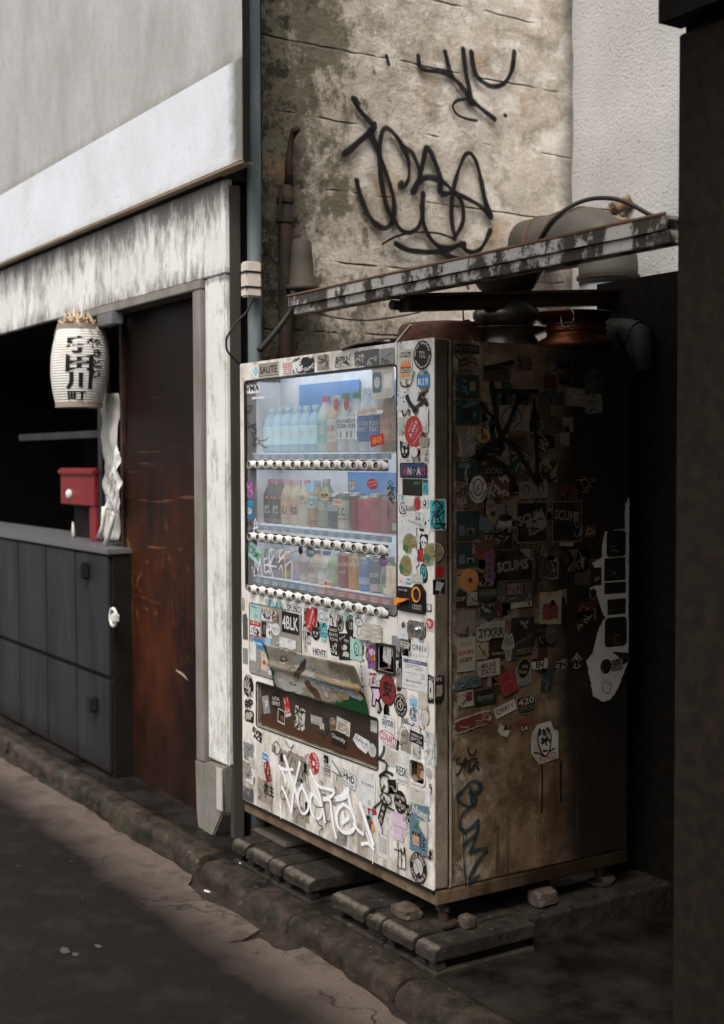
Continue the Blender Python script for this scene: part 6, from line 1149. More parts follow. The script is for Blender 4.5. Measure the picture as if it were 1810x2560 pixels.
stick('F',765,1070,215,300,'e','lg',EG,rot=4,label='olive oval sticker above the white doodle'); stick('F',700,1420,185,345,'e','lg',EG,rot=-24,label='olive oval sticker below the white doodle'); stick('F',925,1260,90,180,'torn','r',[Sq(62,5,'k',.08)]); stick('F',1108,1215,290,295,'e','lg',EG,rot=3,label='olive oval sticker wrapped over the door edge'); stick('F',835,1360,140,440,[(-.3,.2),(-.2,.45),(.15,.5),(.4,.3),(.3,.1),(.5,-.05),(.2,-.15),(.4,-.45),(.1,-.5),(-.3,-.48),(-.1,-.2),(-.35,0)],'w',label='blank white cut out sticker'); stick('F',970,1530,112,295,'e','k',[Sh('e',0,.05,.74,.7,'t'),Sh('e',0,.05,.44,.5,'te'),Sh('e',.0,.1,.24,.3,'t')],rot=12); stick('F',690,1630,175,115,'torn','w',[Sq(63,5,'p',.1,-.3,0,.3,.7),Sq(64,6,'b',.12,.2,0,.5,.7),Sq(65,4,'t',.12,0,-.3,.8,.3)]); stick('F',880,1600,170,120,'torn','of',[Sq(66,4,'lg',.06)])
# stickers on the door's edge
stick('F',1178,650,245,480,'rr','w',[Sh('r',-.02,0,.84,.9,'t'),Ln([(-.3,.3),(-.1,.45),(.2,.2),(-.35,.05),(.3,.3),(-.2,-.1),(.35,.1)],.06),Ln([(-.35,-.3),(-.2,.05),(.05,-.1),(.1,-.4),(-.2,-.42),(-.35,-.2)],.06),Ln([(-.4,-.28),(.45,-.3),(.2,-.4),(.4,-.45),(.1,-.25)],.06),Ln([(.2,.4),(.3,0),(.2,-.2)],.05),Sh('e',-.2,-.18,.05,.03,'k'),Sh('e',-.1,-.18,.05,.03,'k')],label='turquoise sticker with black scribble over the door edge')
stick('F',1205,1500,142,172,'e','r',[Sq(67,4,'dr',.1,0,0,.5,.6)],face='S',label='red round sticker on the door edge'); stick('F',1193,1735,192,232,'r','k',[Ln([(-.48,-.48),(.48,-.48),(.48,.48),(-.48,.48),(-.48,-.48)],.03,'gr'),Sh([(-.2,.42),(.42,.2),(.1,-.25),(-.3,-.2)],0,0,1,1,'lg'),Ln([(.1,-.2),(0,-.45),(.15,-.48),(.12,-.2)],.03,'lg')],face='S',label='black kite sticker on the door edge'); stick('F',1050,2055,72,118,'r','k',[Sh('e',0,.05,.8,.8,'w'),Sh('e',-.1,.05,.14,.12,'k')])
# ---- middle of the coin column
stick('G',650,480,160,220,'r','w',[T('YIRI',0,-.2,.7,.22,'lb',-.01)]); stick('G',1060,355,102,155,'e','r',[T('BEA',0,.12,.6,.26,'w',.03,-10),T('DA',0,-.15,.5,.26,'w',.03,-10)]); stick('G',685,660,122,142,'r','of',[Sh('r',0,.36,1,.24,'dg'),T('XXX',0,.02,.8,.28,'k',.03),Pa(2,'k',-.45,.45,-.48,-.2)]); stick('G',905,735,262,205,'r','w',[T('QR81V',0,0,.84,.46,'k',.006)],rot=-1,label='white QR81V sticker on the coin column'); stick('G',600,790,110,70,'r',None,[T("One's",0,0,1,.8,'k',.01)]); stick('G',595,960,90,180,'r','w',[T('OMNI',0,.3,.9,.3,'k',.0),Sq(70,5,'k',.06,0,-.2,.8,.5)],layer=0); stick('G',600,1080,80,170,'torn',None,[Sq(71,5,'k',.06)])
stick('G',835,1115,385,490,'r','w',[Sh('r',.02,.36,.92,.11,'n'),T('トリー自動販売機お客様センター',.02,.36,.86,.07,'w',.004),Pa(3,'gr',-.36,.3,.12,.28),T('2081294 4',-.08,.0,.64,.06,'gr',-.004),T('☎0120-716-780',-.05,-.25,.62,.08,'k',.012),Sh('r',.33,-.04,.13,.18,'lg'),Pa(1,'lg',-.44,.3,-.42,-.36)],rot=1,label='large white service label with a navy header')
stick('G',190,860,132,355,'torn','pu',[Sh('e',.1,.0,.5,.3,'o'),Sh('e',0,.2,.7,.3,'lp'),Sq(72,8,'mr',.06),Sq(73,4,'o',.08,.1,-.1,.5,.4)]); stick('G',205,1190,150,235,'r','w',[Sq(74,14,'k',.03,0,-.05),Sh('r',0,.3,.7,.12,'r'),Sh('r',0,-.1,.16,.5,'r')]); stick('G',250,1500,180,400,[(-.5,.45),(.3,.5),(.45,.2),(.3,0),(.5,-.3),(.3,-.5),(.1,-.5),(.2,-.1),(0,-.05),(-.1,-.3),(-.4,-.3),(-.3,.2)],'k',[Sh([(-.36,.36),(.22,.42),(.34,.2),(.2,.02),(-.02,.03),(-.12,-.24),(-.3,-.24),(-.2,.2)],0,0,1,1,'lp'),Sh([(.2,-.1),(.3,-.42),(.22,-.42),(.12,-.15)],0,0,1,1,'lg')],label='black and lilac creature shaped sticker'); stick('G',425,1358,250,470,'e','k',[Sh('e',0,0,.92,.94,'dr'),T('安',0,.02,.52,.56,'k',.03,-6)],label='dark red disc sticker with a black brush character')
stick('G',620,1400,190,160,'torn','of',[Sq(75,3,'k',.2,-.2,.2,.6,.4)],layer=0); stick('G',620,1585,192,350,'e','k',[Ci('FORBIDDEN',.40,90,170,.1,'of'),Ci('FRUIT CLUB',.40,-90,160,.1,'of',True),Sh('e',0,-.02,.5,.44,'of'),Sh('e',0,-.02,.40,.35,'k'),Ln([(-.06,.02),(.06,.08),(.02,-.1)],.06,'of'),Ln([(0,.2),(.04,.3)],.05,'of')],label='black round badge sticker with a pale ring'); stick('G',815,1672,152,425,'r','w',[Sh('torn',0,.3,.76,.28,'lb'),Sq(76,14,'s',.05,0,-.05,.7,.6),Sq(77,8,'k',.04,0,-.1,.6,.4),Sh('r',0,-.44,.14,.07,'gr')],rot=-1,label='tall white sticker with a blue ink portrait'); stick('G',960,1510,140,260,'torn','of',[Sq(78,4,'lg',.1)]); stick('G',990,1770,140,230,'e','of',[Sq(79,6,'gr',.04)]); stick('G',685,1835,110,150,'r',None,[T('JINN',0,0,1,.9,'k',.01)]); stick('G',790,1880,80,50,'r',None,[Ln([(-.5,.2),(0,-.3),(.5,.4)],.3)])
stick('G',430,1890,190,290,'torn','w',[Sh('e',-.2,.38,.3,.12,'gr'),T('ayze',.0,.05,.86,.46,'dg',.02),T('7474',.05,-.38,.6,.14,'gr')],label='white sticker with large grey letters'); stick('G',430,2085,275,240,'e','w',[Sh('e',0,0,.93,.86,'r'),Sh('e',0,0,.86,.76,'w'),T('CONART',0,0,.76,.52,'r',.02)],rot=-8,label='white oval CONART sticker with a red rim'); stick('G',655,2050,165,310,'torn',None,[Ln([(-.3,.2),(-.1,.45),(.3,.4),(.45,.1),(.3,-.3),(.0,-.3),(-.1,-.45),(-.4,-.3),(-.3,0),(-.45,.1),(-.2,.15)],.03),Ln([(-.1,.1),(.1,.12),(.05,0),(-.1,.0),(-.1,.1)],.03),Ln([(.1,.05),(.25,.1),(.2,-.02)],.03)]); stick('G',860,2085,205,175,'r','k',[T('村根様楽七屋',0,.18,.84,.26,'of',.006),Pa(3,'lg',-.42,.42,-.38,-.02)],rot=-4,label='small black label with white characters')
stick('G',1145,1360,220,420,'torn','k',[T('SWIPE',-.02,.36,.8,.14,'of',.0),Sh('torn',-.28,.0,.3,.6,'of'),Sh('e',-.3,-.05,.1,.2,'k'),Sh('torn',.2,-.05,.4,.4,'rb'),Pa(2,'of',-.4,-.1,-.4,-.3)],label='torn black and white sticker over the door edge')
# ---- lower coin column
stick('H',920,265,150,430,'torn','w',[Sq(80,10,'lg',.08),Sq(81,4,'gr',.06)],label='wrinkled white strip sticker near the door edge'); stick('H',745,310,105,175,'r','lg',[Sq(82,7,'k',.04)]); stick('H',415,385,180,210,'torn','of',[T('UR',-.05,.1,.36,.32,'gr',.0),T('NATURAL',-.0,-.2,.6,.08,'gr')],rot=-6,label='curling paper sticker'); stick('H',570,390,130,140,'torn','w'); stick('H',555,595,158,270,'torn','w',[T('RESK',0,.1,.92,.44,'k',.012),T('CUT FOR ACTION',0,-.36,.9,.09,'k',.01)],label='white RESK sticker'); stick('H',905,590,82,145,'e','lg',[Sq(83,7,'gr',.04)]); stick('H',890,720,40,130,'torn','w')
stick('H',530,965,162,300,'e','k',[T('ONLY VIBES',0,.2,.72,.16,'of',.012,-4),T('HYPEFOOD',0,-.14,.8,.18,'of',.012,-4),Sh('e',0,.02,.16,.1,'of'),Sq(84,5,'of',.03,0,-.3,.4,.16)],label='black round lettered sticker under the RESK sticker'); stick('H',755,905,185,230,'r','of',[T('入替中',-.05,.34,.4,.14,'gr'),Pa(4,'lg',-.4,.4,-.3,.2)]); stick('H',890,900,70,230,'r','w'); stick('H',790,1100,235,200,'torn','s',[T('blunti',.0,.0,.86,.6,'of',.03,-12)],rot=2,label='blue torn sticker with white lettering'); stick('H',800,1290,190,190,'torn','of'); stick('H',770,1410,225,430,'r','s',[Sh([(-.3,.2),(-.1,.4),(.05,.2)],0,0,1,1,'g'),Sh('r',-.14,-.12,.34,.36,'sk'),Sh('r',-.14,.04,.44,.1,'k'),Sh('e',-.2,.04,.06,.04,'of'),Sh('e',-.06,.04,.06,.04,'of'),Sh('r',-.1,-.2,.14,.03,'pu'),Sh('r',.14,-.1,.1,.5,'te'),T('ARI',.32,-.14,.5,.16,'k',.02,-90),Sh([(.06,.34),(.5,.0),(.5,.5),(.1,.5)],0,0,1,1,'of')],label='slate blue poster sticker with a green hood')
stick('H',300,1085,105,440,[(-.5,-.3),(.05,-.5),(.5,.32),(-.05,.5)],'k',[T('某',.1,.3,.34,.14,'of',.01,-14),T('東',.04,.1,.34,.14,'of',.01,-14),T('高',-.04,-.1,.34,.14,'of',.01,-14),T('田',-.12,-.29,.34,.14,'of',.01,-14)],rot=-10,label='slanting black sticker with white characters'); 
for i, (s, w, dx) in enumerate((('last', 140, -10), ('good', 200, 10), ('film', 135, -12), ('lab.', 140, -8))): stick('H',510+dx,1150+i*90,w,86,'rr','of',[Sh('rr',0,0,.96,.94,'lp'),T(s,0,-.02,.88,.74,'of',.03)])
stick('H',770,1822,220,405,'e','k',[Sh('e',0,.02,.56,.56,'lg'),Ci('LUCK AREA',.39,90,140,.13,'of'),Ci("LET'S DANCE",.39,-90,150,.12,'of',True),Sh('tri',.05,-.18,.3,.14,'k'),Sq(85,4,'gr',.03,0,.05,.3,.3)],label='black round badge sticker at the bottom corner')
strokes('H',[(.012,[(325,240),(310,320),(260,400)]),(.012,[(260,400),(330,430)]),(.012,[(355,460),(345,560),(265,625)]),(.012,[(280,610),(350,570),(435,605)]),[(300,600),(270,680),(285,790),(310,830),(370,850),(400,780),(405,700),(370,630),(310,615)],(.011,[(330,755),(290,820)]),[(300,850),(275,890),(300,960),(370,1000),(420,960),(400,880),(350,855)],(.009,[(190,1040),(260,980),(300,940)]),(.009,[(370,1030),(450,1070)]),(.004,[(310,1290),(310,1380)])],'marker_black',.0062,d=.0035,label='black marker chain drawing beside the port')
strokes('H',[[(500,1510),(510,1600),(500,1800)],[(460,1580),(540,1600)],[(500,1800),(550,1820),(545,1570)],[(545,1570),(575,1650),(590,1560)],[(590,1560),(605,1700),(605,1835),(560,1830)],[(515,1670),(518,1672)],[(560,1720),(563,1722)]],'marker_black',.0058,label='black marker drawing of two doors')
strokes('E',[[(660,100),(670,110)]],'marker_black',.004)
# pink swirl in the coin tray
o = stick('G',385,925,170,230,'torn','of',[],at_=.040,name='sticker'); stick('G',405,925,130,215,'e','p',[Ln([(.28,.0),(.2,.3),(-.1,.36),(-.3,.12),(-.22,-.16),(.02,-.2),(.16,.0),(.06,.18),(-.1,.14),(-.1,.0),(.02,-.02)],.07,'of')],at_=.038,label='pink swirl sticker in the coin tray')
# ---------------------------------------------------------------- alley side of the machine
SD = dict(face='S')
rs_ = random.Random(99)
for i in range(120):      # the oldest, faded layer
    u = rs_.uniform(.12, .70); z = rs_.uniform(.80, 1.86); w = rs_.uniform(.035, .085); h = rs_.uniform(.035, .09)
    if z < 1.0 and u > .45 or u > .66 and z < 1.4: continue
    c = rs_.choice(('rb','dg','te','br','gr','k','mr','be','dg','k')); X = Vector((0, u, z))-CAM; px = 905+PXF*X.dot(RT)/X.dot(FW); py = 1280-PXF*X.dot(UP)/X.dot(FW); sc = PXF/X.dot(FW)
    stick('P', px, py, w*sc*.80, h*sc, rs_.choice(('r','r','torn','rr','e')), c, [Sq(i+300, rs_.randint(3, 8), rs_.choice(('be','rb','gr','br','gd','k')), .05)], face='S', layer=0, rot=rs_.uniform(-4, 4))
PLACED[:] = [(a,b,c,d,e,f,1 if a == 'S' else g) for a,b,c,d,e,f,g in PLACED]
def ss(k,x,y,w,h,sh,c,it=(),rot=0,label=None): return stick(k,x,y,w,h,sh,c,it,rot,label,'S')
# rear part, painted and shaded in colour, with the white ragged patch left open
rag = random.Random(4)
def ragged(k, pts, j, name, mat, d, label=None):
    q = [at(k2, x, y, 0, 0) for k2, x, y in pts]; q = [(min(a.y, D-.004), a.z) for a in q]; out = []
    for i, a in enumerate(q):
        b = q[(i+1) % len(q)]; L = math.hypot(a[0]-b[0], a[1]-b[1]); n = max(1, int(L/.006))
        for t in range(n): out.append((min(D-.003, a[0]+(b[0]-a[0])*t/n+rag.uniform(-j, j)), a[1]+(b[1]-a[1])*t/n+rag.uniform(-j, j)))
    m = MB(); m.plate(out, [], d, d-.0003, SIDE); o = m.mk(name, mat, vm)
    if label: o['label'] = label
    return o
tar = plain('tar_paint', (.010, .009, .008), .55, 0, .2)
wp = plain('bare_white', (.40, .375, .335), .6, 0, .35)
ragged('', [('S5',1165,60),('S5',1165,1700),('S6',1150,120),('S6',1090,280),('S6',1010,480),('S6',920,620),('S6',820,650),('S6',690,580),('S6',640,300),('S6',600,120),('S5',680,2120),('S5',760,1800),('S5',850,1640),('S5',780,1500),('S5',740,1350),('S5',640,1260),('S5',800,1200),('S5',680,930),('S5',800,860),('S5',810,680),('S5',850,520),('S5',1110,480),('S5',1110,150)], .0022, 'bare_patch', wp, .0022, 'ragged patch of bare white paint')
for x,y,w,h in ((990,675,252,345),(975,1010,278,300),(978,1255,282,150),(995,1500,238,205),(985,1830,290,385)): stick('S5',x,y,w,h,'rr' if h > 300 else 'r','k',[Sq(int(y),3,'gr',.03,-.1,-.25,.6,.3)],face='S',layer=5)
stick('S5',725,1105,145,235,'r','k',[Sq(400,5,'be',.05,0,-.2,.6,.3)],face='S',layer=5); stick('S5',688,1330,92,155,'hex','lg',[Sh('hex',0,0,.86,.9,'k')],face='S',layer=6)
stick('S6',855,187,145,195,'e','k',[Sh('e',-.28,-.28,.1,.1,'lg')],face='S',layer=6); stick('S6',1040,80,220,200,[(-.5,.5),(.5,.3),(.5,-.3),(.1,-.5),(-.1,.1)],'k',[],face='S',layer=6); stick('S6',1000,165,150,150,'torn','rb',[Sq(401,12,'k',.05)],face='S',layer=7); stick('S6',865,460,125,170,'r',None,[Ln([(-.4,-.25),(-.5,.1),(-.2,.5),(.1,.3),(.4,.25),(.45,0),(.2,-.5),(-.4,-.25)],.05)],face='S',layer=7)
stick('S6',475,110,148,215,[(0,.5),(.15,.3),(.5,.05),(.2,-.1),(.15,-.2),(.35,-.4),(0,-.5),(-.35,-.4),(-.15,-.2),(-.2,-.1),(-.5,.05),(-.15,.3)],'w',[Sh([(0,.42),(.1,.25),(.42,.05),(.15,-.12),(.1,-.24),(.25,-.38),(0,-.44),(-.25,-.38),(-.1,-.24),(-.15,-.12),(-.42,.05),(-.1,.25)],0,0,1,1,'k'),Sh('e',.1,.05,.24,.14,'y'),Sh('tri',-.06,.22,.24,.3,'w')],face='S',layer=6,label='white outlined sundae sticker')
ss('S6',275,170,150,120,'torn','rb',[T('EN',0,0,.8,.7,'k',.03)],10)
# left column
ss('S1',365,225,325,115,'r','k',[Ln([(-.48,-.42),(.48,-.42),(.48,.42),(-.48,.42),(-.48,-.42)],.06,'br'),T('RAYONE',0,0,.88,.56,'rb',.0)],-1,'black plate sticker reading RAYONE'); ss('S1',360,390,320,150,'r',None,[Ln([(-.5,.4),(-.2,.1),(.1,.4),(.4,.2),(.3,0),(.5,-.4),(.2,-.1),(0,-.3),(-.3,-.4),(-.3,0),(-.5,.4)],.08),Ln([(-.1,.1),(.1,.2),(.2,0),(0,-.1),(-.1,.1)],.06)]); ss('S1',350,545,170,95,'arch','dg',[T('CLUB',0,-.1,.7,.4,'be',.0)]); ss('S1',365,730,305,300,'r','te',[Sh('r',.24,.0,.26,.42,'gd'),Sq(101,4,'s',.08,-.2,0,.5,.7)],0,'dark teal photo sticker'); ss('S1',365,1080,305,330,'r','te',[Sq(102,6,'s',.06,0,.3,.9,.3),Sh('e',.3,-.1,.24,.2,'s'),Sh('e',0,-.1,.5,.5,'k'),Sh('r',.05,.28,.2,.12,'s')],0,'dark teal photo sticker with a round shape'); ss('S1',360,1490,232,410,'torn','rb',[Sq(103,14,'gr',.06),Sq(104,8,'of',.08)]); ss('S1',582,1400,195,200,'e','y',[Sh('e',.08,-.1,.46,.36,'r'),Sh('e',-.3,.25,.3,.3,'y'),Sq(105,6,'k',.05,-.2,0,.5,.8)],0,'yellow and red blob sticker'); ss('S1',360,1880,308,248,'r','te',[Sh('torn',-.1,.3,.5,.3,'s'),Ln([(0,-.5),(-.05,0),(.05,.3)],.12,'m'),Sq(106,4,'lg',.06,.05,-.3,.3,.4)],0,'dark teal photo sticker with a white plume'); ss('S1',300,2200,170,330,'torn','rb',[Sq(107,10,'k',.08)])
ss('S1',720,1560,330,160,'e','k',[T('NYC',0,0,.5,.4,'gr',.0)]); ss('S1',720,1860,310,190,'e','k',[T('LOCALS',0,-.1,.8,.4,'gd',.0)]); ss('S1',1040,1500,250,240,'r','br',[T('GREAZY',0,.2,.9,.3,'k',.03),T('NOO',0,-.2,.7,.36,'k',.03)]); ss('S1',960,1160,330,340,'r','rb',[Ln([(-.2,-.4),(-.4,0),(-.1,.4),(.3,.3),(.4,-.1),(.1,-.4)],.05),Ln([(0,-.2),(.2,0),(0,.2)],.05)]); ss('S1',800,2100,260,290,'r','br',[Sq(108,8,'be',.12)]); ss('S1',1160,2140,190,230,'r','gr',[Sh('e',0,.05,.5,.6,'dg'),Sh('e',0,.0,.34,.4,'rb')]); ss('S1',1360,2130,190,230,'r','gr',[Sh('e',0,.05,.5,.6,'dg'),Sh('e',0,.0,.34,.4,'rb')]); ss('S1',1450,1870,260,330,'torn','gd',[Sq(109,12,'k',.09)]); ss('S1',1070,1780,270,300,'r','te',[Sq(110,8,'gd',.06)]); ss('S1',700,600,240,120,'r','br'); ss('S1',760,560,360,170,'r','br',[Pa(5,'k',-.4,.4,-.4,.4)]); ss('S1',1480,670,160,170,'r','mr'); ss('S1',1400,1000,160,300,'r','br'); ss('S1',1560,1250,200,220,'r','br',[Sq(111,6,'k',.06)])
ss('S1',510,2130,242,372,'e','w',[Sh('e',0,.08,.56,.62,'k'),Sh('e',0,.08,.46,.54,'w'),T('gC',0,.06,.22,.26,'k',.02),Ln([(-.42,-.05),(-.3,-.25),(-.1,-.38)],.05),Ln([(.42,-.05),(.3,-.25),(.1,-.38)],.05),Ln([(-.42,.32),(-.25,.2)],.04),Ln([(.42,.32),(.25,.2)],.04)],0,'white oval sticker with a black wreath')
ss('S2',370,445,308,375,'r','te',[Sh('r',-.26,-.2,.26,.36,'s'),Sh('r',.12,-.22,.34,.2,'gd'),Sh('r',.12,-.26,.2,.16,'k')],0,'dark photo sticker with a lit doorway'); ss('S2',370,850,308,345,'r','te',[Sh('r',-.26,-.16,.26,.36,'s'),Sh('r',.12,-.22,.34,.2,'gd'),Sh('r',.12,-.26,.2,.16,'k')],0,'second dark photo sticker with a lit doorway'); ss('S2',470,760,80,180,'torn','dr',[Sq(112,5,'of',.1)]); ss('S2',620,430,170,170,'r','s'); ss('S2',690,250,150,330,'e','gd',[T('ET NERD',-.05,.2,.6,.2,'dg',.01,-8),Sh('e',.1,-.14,.5,.2,'k'),Ln([(0,-.3),(.3,-.2),(.2,-.4)],.08,'r')],12); ss('S2',855,330,230,330,'r','gr',[T('SPL',.26,.4,.4,.12,'dg'),Sh('e',.1,-.05,.8,.3,'k'),Sh('r',.05,-.3,.8,.2,'lg'),Ln([(-.4,.2),(0,.3),(.3,.1)],.05,'s')]); ss('S2',780,660,380,220,'r','k',[Sq(113,9,'rb',.06),T('EX',-.3,.25,.3,.3,'gd')])
ss('S2',600,830,250,120,'torn','r'); ss('S2',665,1020,112,400,'r','pu',[T(c,0,.34-.22*i,.5,.15,'k',.01) for i, c in enumerate('千社札木')],0,'purple strip sticker with black characters'); ss('S2',1240,410,425,560,'r','k',[Ln([(-.47,-.48),(.47,-.48),(.47,.48),(-.47,.48),(-.47,-.48)],.025,'rb'),T('SCUM',-.05,.12,.8,.24,'rb',.03,14),Sh('torn',.15,-.05,.6,.4,'rb',20),Sq(114,6,'k',.03,.1,-.05,.5,.3)],0,'black framed sticker with torn pale lettering'); stick('S5',350,385,400,545,'r','k',[Ln([(-.47,-.48),(.47,-.48),(.47,.48),(-.47,.48),(-.47,-.48)],.025,'rb'),T('SCUMS',.0,.14,.8,.24,'rb',.02,-6),Sq(115,8,'gr',.03,.3,-.1,.4,.6)],face='S'); ss('S2',990,985,485,405,[(-.5,-.5),(.5,-.5),(.5,.1),(.2,.44),(-.2,.5),(-.5,.5)],'k',[T('SCUMS',-.02,-.02,.88,.36,'rb',.04,4)],0,'black sticker with big dripping SCUMS letters')
ss('S2',270,1200,110,230,'torn','rb',[Sq(116,6,'k',.1)]); ss('S2',610,750,300,190,[(-.4,-.5),(.45,-.1),(.5,.45),(-.5,.5)],'br',[],6,'brown peeled back sticker corner'); ss('S2',390,1195,265,322,'e','o',[T('II',.05,0,.18,.22,'k',.05,28)],0,'orange round sticker with a black mark'); ss('S2',285,1450,152,190,'r','k',[T('DUIP',-.05,.02,.76,.3,'of',.01)]); ss('S2',432,1445,148,180,'r','lg',[Sq(117,8,'k',.04)]); ss('S2',638,1370,282,205,'r','k',[Sh('e',0,-.1,.86,.5,'te'),T('HORRORFI',.0,.05,.8,.4,'gd',.0)],-2,'black and teal sticker beside the orange disc'); ss('S2',640,1620,202,235,'hex','te',[Sh('e',0,.1,.8,.6,'k'),Sq(118,9,'m',.05,0,.15,.7,.4)]); ss('S2',1000,1340,480,300,'r','dg',[Sq(119,5,'rb',.03)]); ss('S2',1000,1305,262,215,[(-.5,-.5),(.5,-.5),(.5,.25),(.25,.5),(-.3,.5),(-.5,.3)],'mr',[T('VERTI',0,.16,.74,.3,'of',.0),T('XROYAL',0,-.2,.8,.32,'of',.0)],-1,'maroon sticker with gothic lettering'); ss('S2',1090,1522,290,72,'r','of',[Sh('r',.36,0,.12,.7,'dg'),Sq(120,4,'lg',.08)],3); ss('S2',1400,1010,190,260,'e','k',[Sh('e',0,0,.86,.9,'dg')]); ss('S2',1490,1570,292,445,'r','be',[T('217',-.05,.42,.26,.08,'k',.01),Sh('torn',0,-.1,.7,.46,'dr'),Sh('e',.1,.15,.24,.2,'k'),Sq(121,7,'r',.06,0,-.1,.7,.5)],-1,'yellowed poster sticker numbered 217')
ss('S2',350,1760,252,312,'r','gr',[Sq(122,5,'rb',.12),Sq(123,3,'br',.08,.2,-.2,.3,.5)]); ss('S2',690,1885,385,255,[(-.5,-.3),(-.4,-.5),(.45,-.4),(.5,.5),(-.3,.5),(-.5,.2)],'lg',[T('2YXRR',0,-.05,.9,.5,'k',.03),Sq(124,5,'gr',.04)]); ss('S2',1110,1890,312,395,'r','k',[Sq(125,8,'gr',.04,0,.25,.5,.3),T('EXORCIST',.05,-.28,.9,.12,'gr',.0,22)],-2); ss('S2',1350,1870,180,170,'r','k',[T('SH',0,0,.5,.3,'dr')]); ss('S2',1500,1920,180,260,'e','dg',[T('FUJI',0,.1,.6,.2,'rb',.0,14)]); ss('S2',770,2110,195,290,'r','k',[T('FAMOUS',.05,-.25,.8,.14,'of',.0)],0,'black FAMOUS sticker'); ss('S2',1120,2150,235,120,'r','k',[T('UNIDOS',0,0,.86,.7,'gd',.0)],3); ss('S2',570,2150,170,230,'torn','be',[Sq(126,4,'k',.05)])
ss('S2',915,2090,182,390,[(-.4,.15),(-.2,.5),(0,.36),(.3,.46),(.45,.1),(.5,-.02),(.28,-.1),(.2,-.5),(-.05,-.5),(-.3,-.1),(-.5,-.03)],'of',[Sh([(-.32,.14),(-.16,.42),(0,.3),(.24,.38),(.38,.08),(0,.0)],0,0,1,1,'gr'),Sh([(-.22,-.1),(.22,-.1),(.14,-.45),(-.02,-.45)],0,0,1,1,'rb'),Sq(127,8,'gr',.03,.05,-.28,.25,.3)],0,'white outlined ice cream cone sticker')
# lower group
ss('S3',350,30,246,460,'r','of',[T('GONNA',0,.3,.7,.14,'gd',.03,4),T('SUCKS',0,.06,.86,.13,'r',.04,4),T('LUST',0,-.16,.66,.12,'k',.04,4),T('TRUCKS',0,-.37,.86,.11,'m',.04,4)],0,'white sticker with coloured brush words'); ss('S3',655,215,305,222,'r','of',[T('MALAGE',0,.18,.64,.32,'k',.02),T('STATUS',-.02,-.2,.66,.34,'k',.02)],3,'cream sticker with spiky black lettering'); ss('S3',370,418,358,145,'torn','s',[Sq(130,7,'te',.1),Sq(131,3,'lg',.06)],4); ss('S3',340,635,222,222,'r','of',[Sh('r',.24,.16,.4,.5,'r'),Ln([(.05,.1),(.4,-.1),(.05,-.1),(.4,.3)],.1,'n'),Sq(132,7,'dg',.05,-.2,-.1,.5,.7)],4); ss('S3',610,610,285,205,'r','k',[Sh('e',0,-.1,.86,.5,'te'),T('Horrorst',0,.05,.78,.36,'gd',.0)],3,'black and teal horror sticker'); ss('S3',910,420,225,330,'r','dr',[Sh('r',0,0,.86,.88,'r'),T('UK',0,.22,.6,.3,'dr',.04),T('US',0,-.2,.6,.3,'dr',.04)],18,'tilted red seal sticker'); ss('S3',1130,222,168,275,'e','lg',[Sh('e',0,0,.95,.96,'k'),T('Jolla',.05,.1,.5,.2,'of',.0,14),T('Rosie',.0,-.15,.6,.2,'of',.0,14)],-18,'black oval sticker with white script'); ss('S3',1345,160,215,142,'torn','w',[Sh('torn',-.1,.4,.8,.3,'k'),T('EN',0,-.1,.5,.6,'k',.05,-4)]); ss('S3',880,770,290,150,'r','w',[T('QR81V',0,0,.86,.56,'k',.01)],16,'white QR81V sticker tilted on the alley side'); ss('S3',1165,710,258,235,'rr','lg',[Sh('rr',0,0,.95,.94,'k'),T('420',.0,.2,.84,.4,'of',.02,4),T('OFFICIAL',0,-.22,.86,.3,'gd',.0,4)],3,'black 420 sticker'); ss('S3',440,945,485,195,'torn','of',[Sh('torn',-.01,0,.94,.8,'dr'),Sq(133,4,'of',.05,.1)],9,'torn dark red strip sticker'); ss('S3',860,1060,165,205,[(-.3,.5),(.5,-.1),(.3,-.5),(-.2,-.3),(-.5,0)],'w',[Sh('tri',.15,.2,.4,.4,'k')]); ss('S3',1108,985,250,165,'r',None,[T('UPSCAL',0,.22,1,.45,'r',.04,5),T('LA',.15,-.3,.4,.42,'k',.08),T('LA',.15,-.3,.36,.36,'w',.02)],0,'red and white UPSCAL LA sticker'); ss('S3',1590,190,90,90,'torn','k',[T('82',0,0,.6,.6,'of',.02)])
ss('S3',1415,1225,368,565,[(-.5,.25),(-.28,.46),(.22,.5),(.32,.28),(.5,.24),(.5,-.42),(-.2,-.5),(-.5,-.2)],'w',[Ln([(-.2,.35),(-.26,.1),(-.2,-.1),(-.05,-.3),(.1,-.3),(.2,-.1),(.22,.15),(.1,.35)],.05),Ln([(-.1,.1),(-.02,.04),(-.1,.0)],.09),Ln([(.1,.08),(.04,.0),(.06,-.06)],.06),Ln([(-.05,-.2),(.08,-.2)],.06),Sq(134,10,'k',.035,0,.2,.4,.4),Ln([(-.4,-.2),(-.2,-.24),(0,-.34),(.2,-.22),(.35,-.18)],.05),T('NAD',.12,-.36,.62,.16,'r',.0,8)],0,'crumpled white paper with an inked skull face')
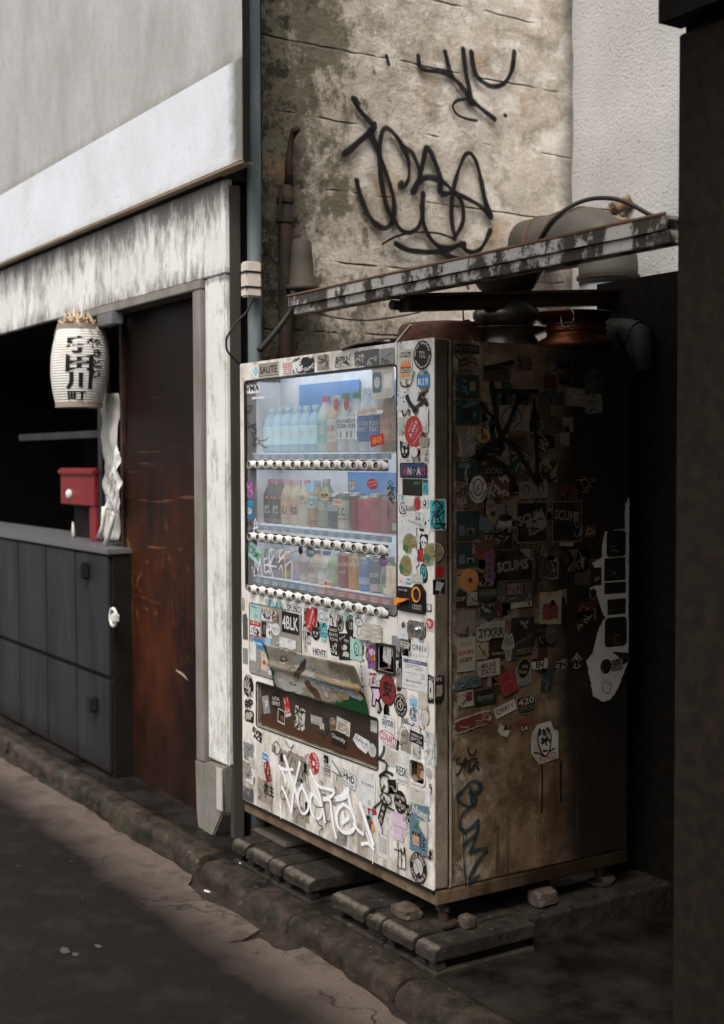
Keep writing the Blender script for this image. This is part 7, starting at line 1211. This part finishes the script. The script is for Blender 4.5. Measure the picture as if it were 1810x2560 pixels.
strokes('S3',[[(260,1430),(220,1450),(230,1510),(290,1510),(270,1600),(220,1660)],[(300,1530),(340,1420),(330,1560)],[(370,1300),(390,1380),(450,1390),(480,1320)],[(350,1480),(420,1450),(490,1440)],[(390,1480),(380,1620),(430,1560),(500,1480)],[(440,1580),(470,1520),(520,1590)]],'marker_black',.008,'S',label='black brush tag on the alley side',d=.0028)
strokes('S7',[[(150,90),(190,40),(240,5),(285,30),(280,85),(215,90)],[(215,90),(255,130),(245,175),(195,190),(140,155),(120,110),(150,90)],[(215,60),(230,180)],[(200,205),(155,255),(140,335),(180,370),(240,330),(275,290)],[(275,330),(250,420),(215,520)],[(250,400),(170,465)],[(215,520),(325,490),(330,515)],[(330,515),(270,590),(215,700),(215,760)],[(235,725),(275,695)],(.006,[(165,370),(170,600),(185,770)]),(.005,[(185,380),(188,470)])],'spray_teal',.017,'S',d=.0024,label='dripping dark teal spray tag low on the alley side')
strokes('S1',[(.026,[(680,700),(700,900),(740,1150),(800,1400)]),[(1030,880),(960,1100),(860,1330),(800,1430)],[(800,1420),(1000,1570),(1150,1820),(1290,2040)],(.014,[(540,960),(590,1040),(655,1115)]),(.02,[(720,800),(900,800),(1100,805),(1300,800)]),(.018,[(590,480),(760,450),(960,410)]),[(430,1700),(600,1580),(790,1470)],[(640,1700),(840,1790),(920,1950),(990,2090)],[(1250,900),(1260,1300),(1290,1700),(1290,2040)],(.012,[(700,1450),(900,1460),(1010,1560)])],'spray_black',.020,'S',d=.0066,label='broad black spray strokes over the stickers')
strokes('S2',[[(870,180),(880,260),(910,340)],[(1260,150),(1290,100)],[(730,530),(735,430),(800,340),(900,330)],[(960,690),(1080,740),(1200,760)],[(1080,660),(1180,560),(1260,520)],[(1340,740),(1310,850),(1320,950)],[(1500,740),(1420,900),(1340,1180),(1290,1100)],(.012,[(1270,800),(1275,1050),(1265,1340)])],'marker_black',.0055,'S',d=.0066)
strokes('S6',[(.010,[(20,1480),(25,1700),(15,2100)]),(.012,[(270,1440),(265,1700),(270,1950)]),(.006,[(500,1250),(520,1400),(515,1560)]),(.006,[(580,1440),(560,1620),(640,1760)])],'spray_black',.01,'S',d=.0012)
# ---------------------------------------------------------------- tidy
for m_ in [m_ for m_ in bpy.data.meshes if m_.users == 0]: bpy.data.meshes.remove(m_)
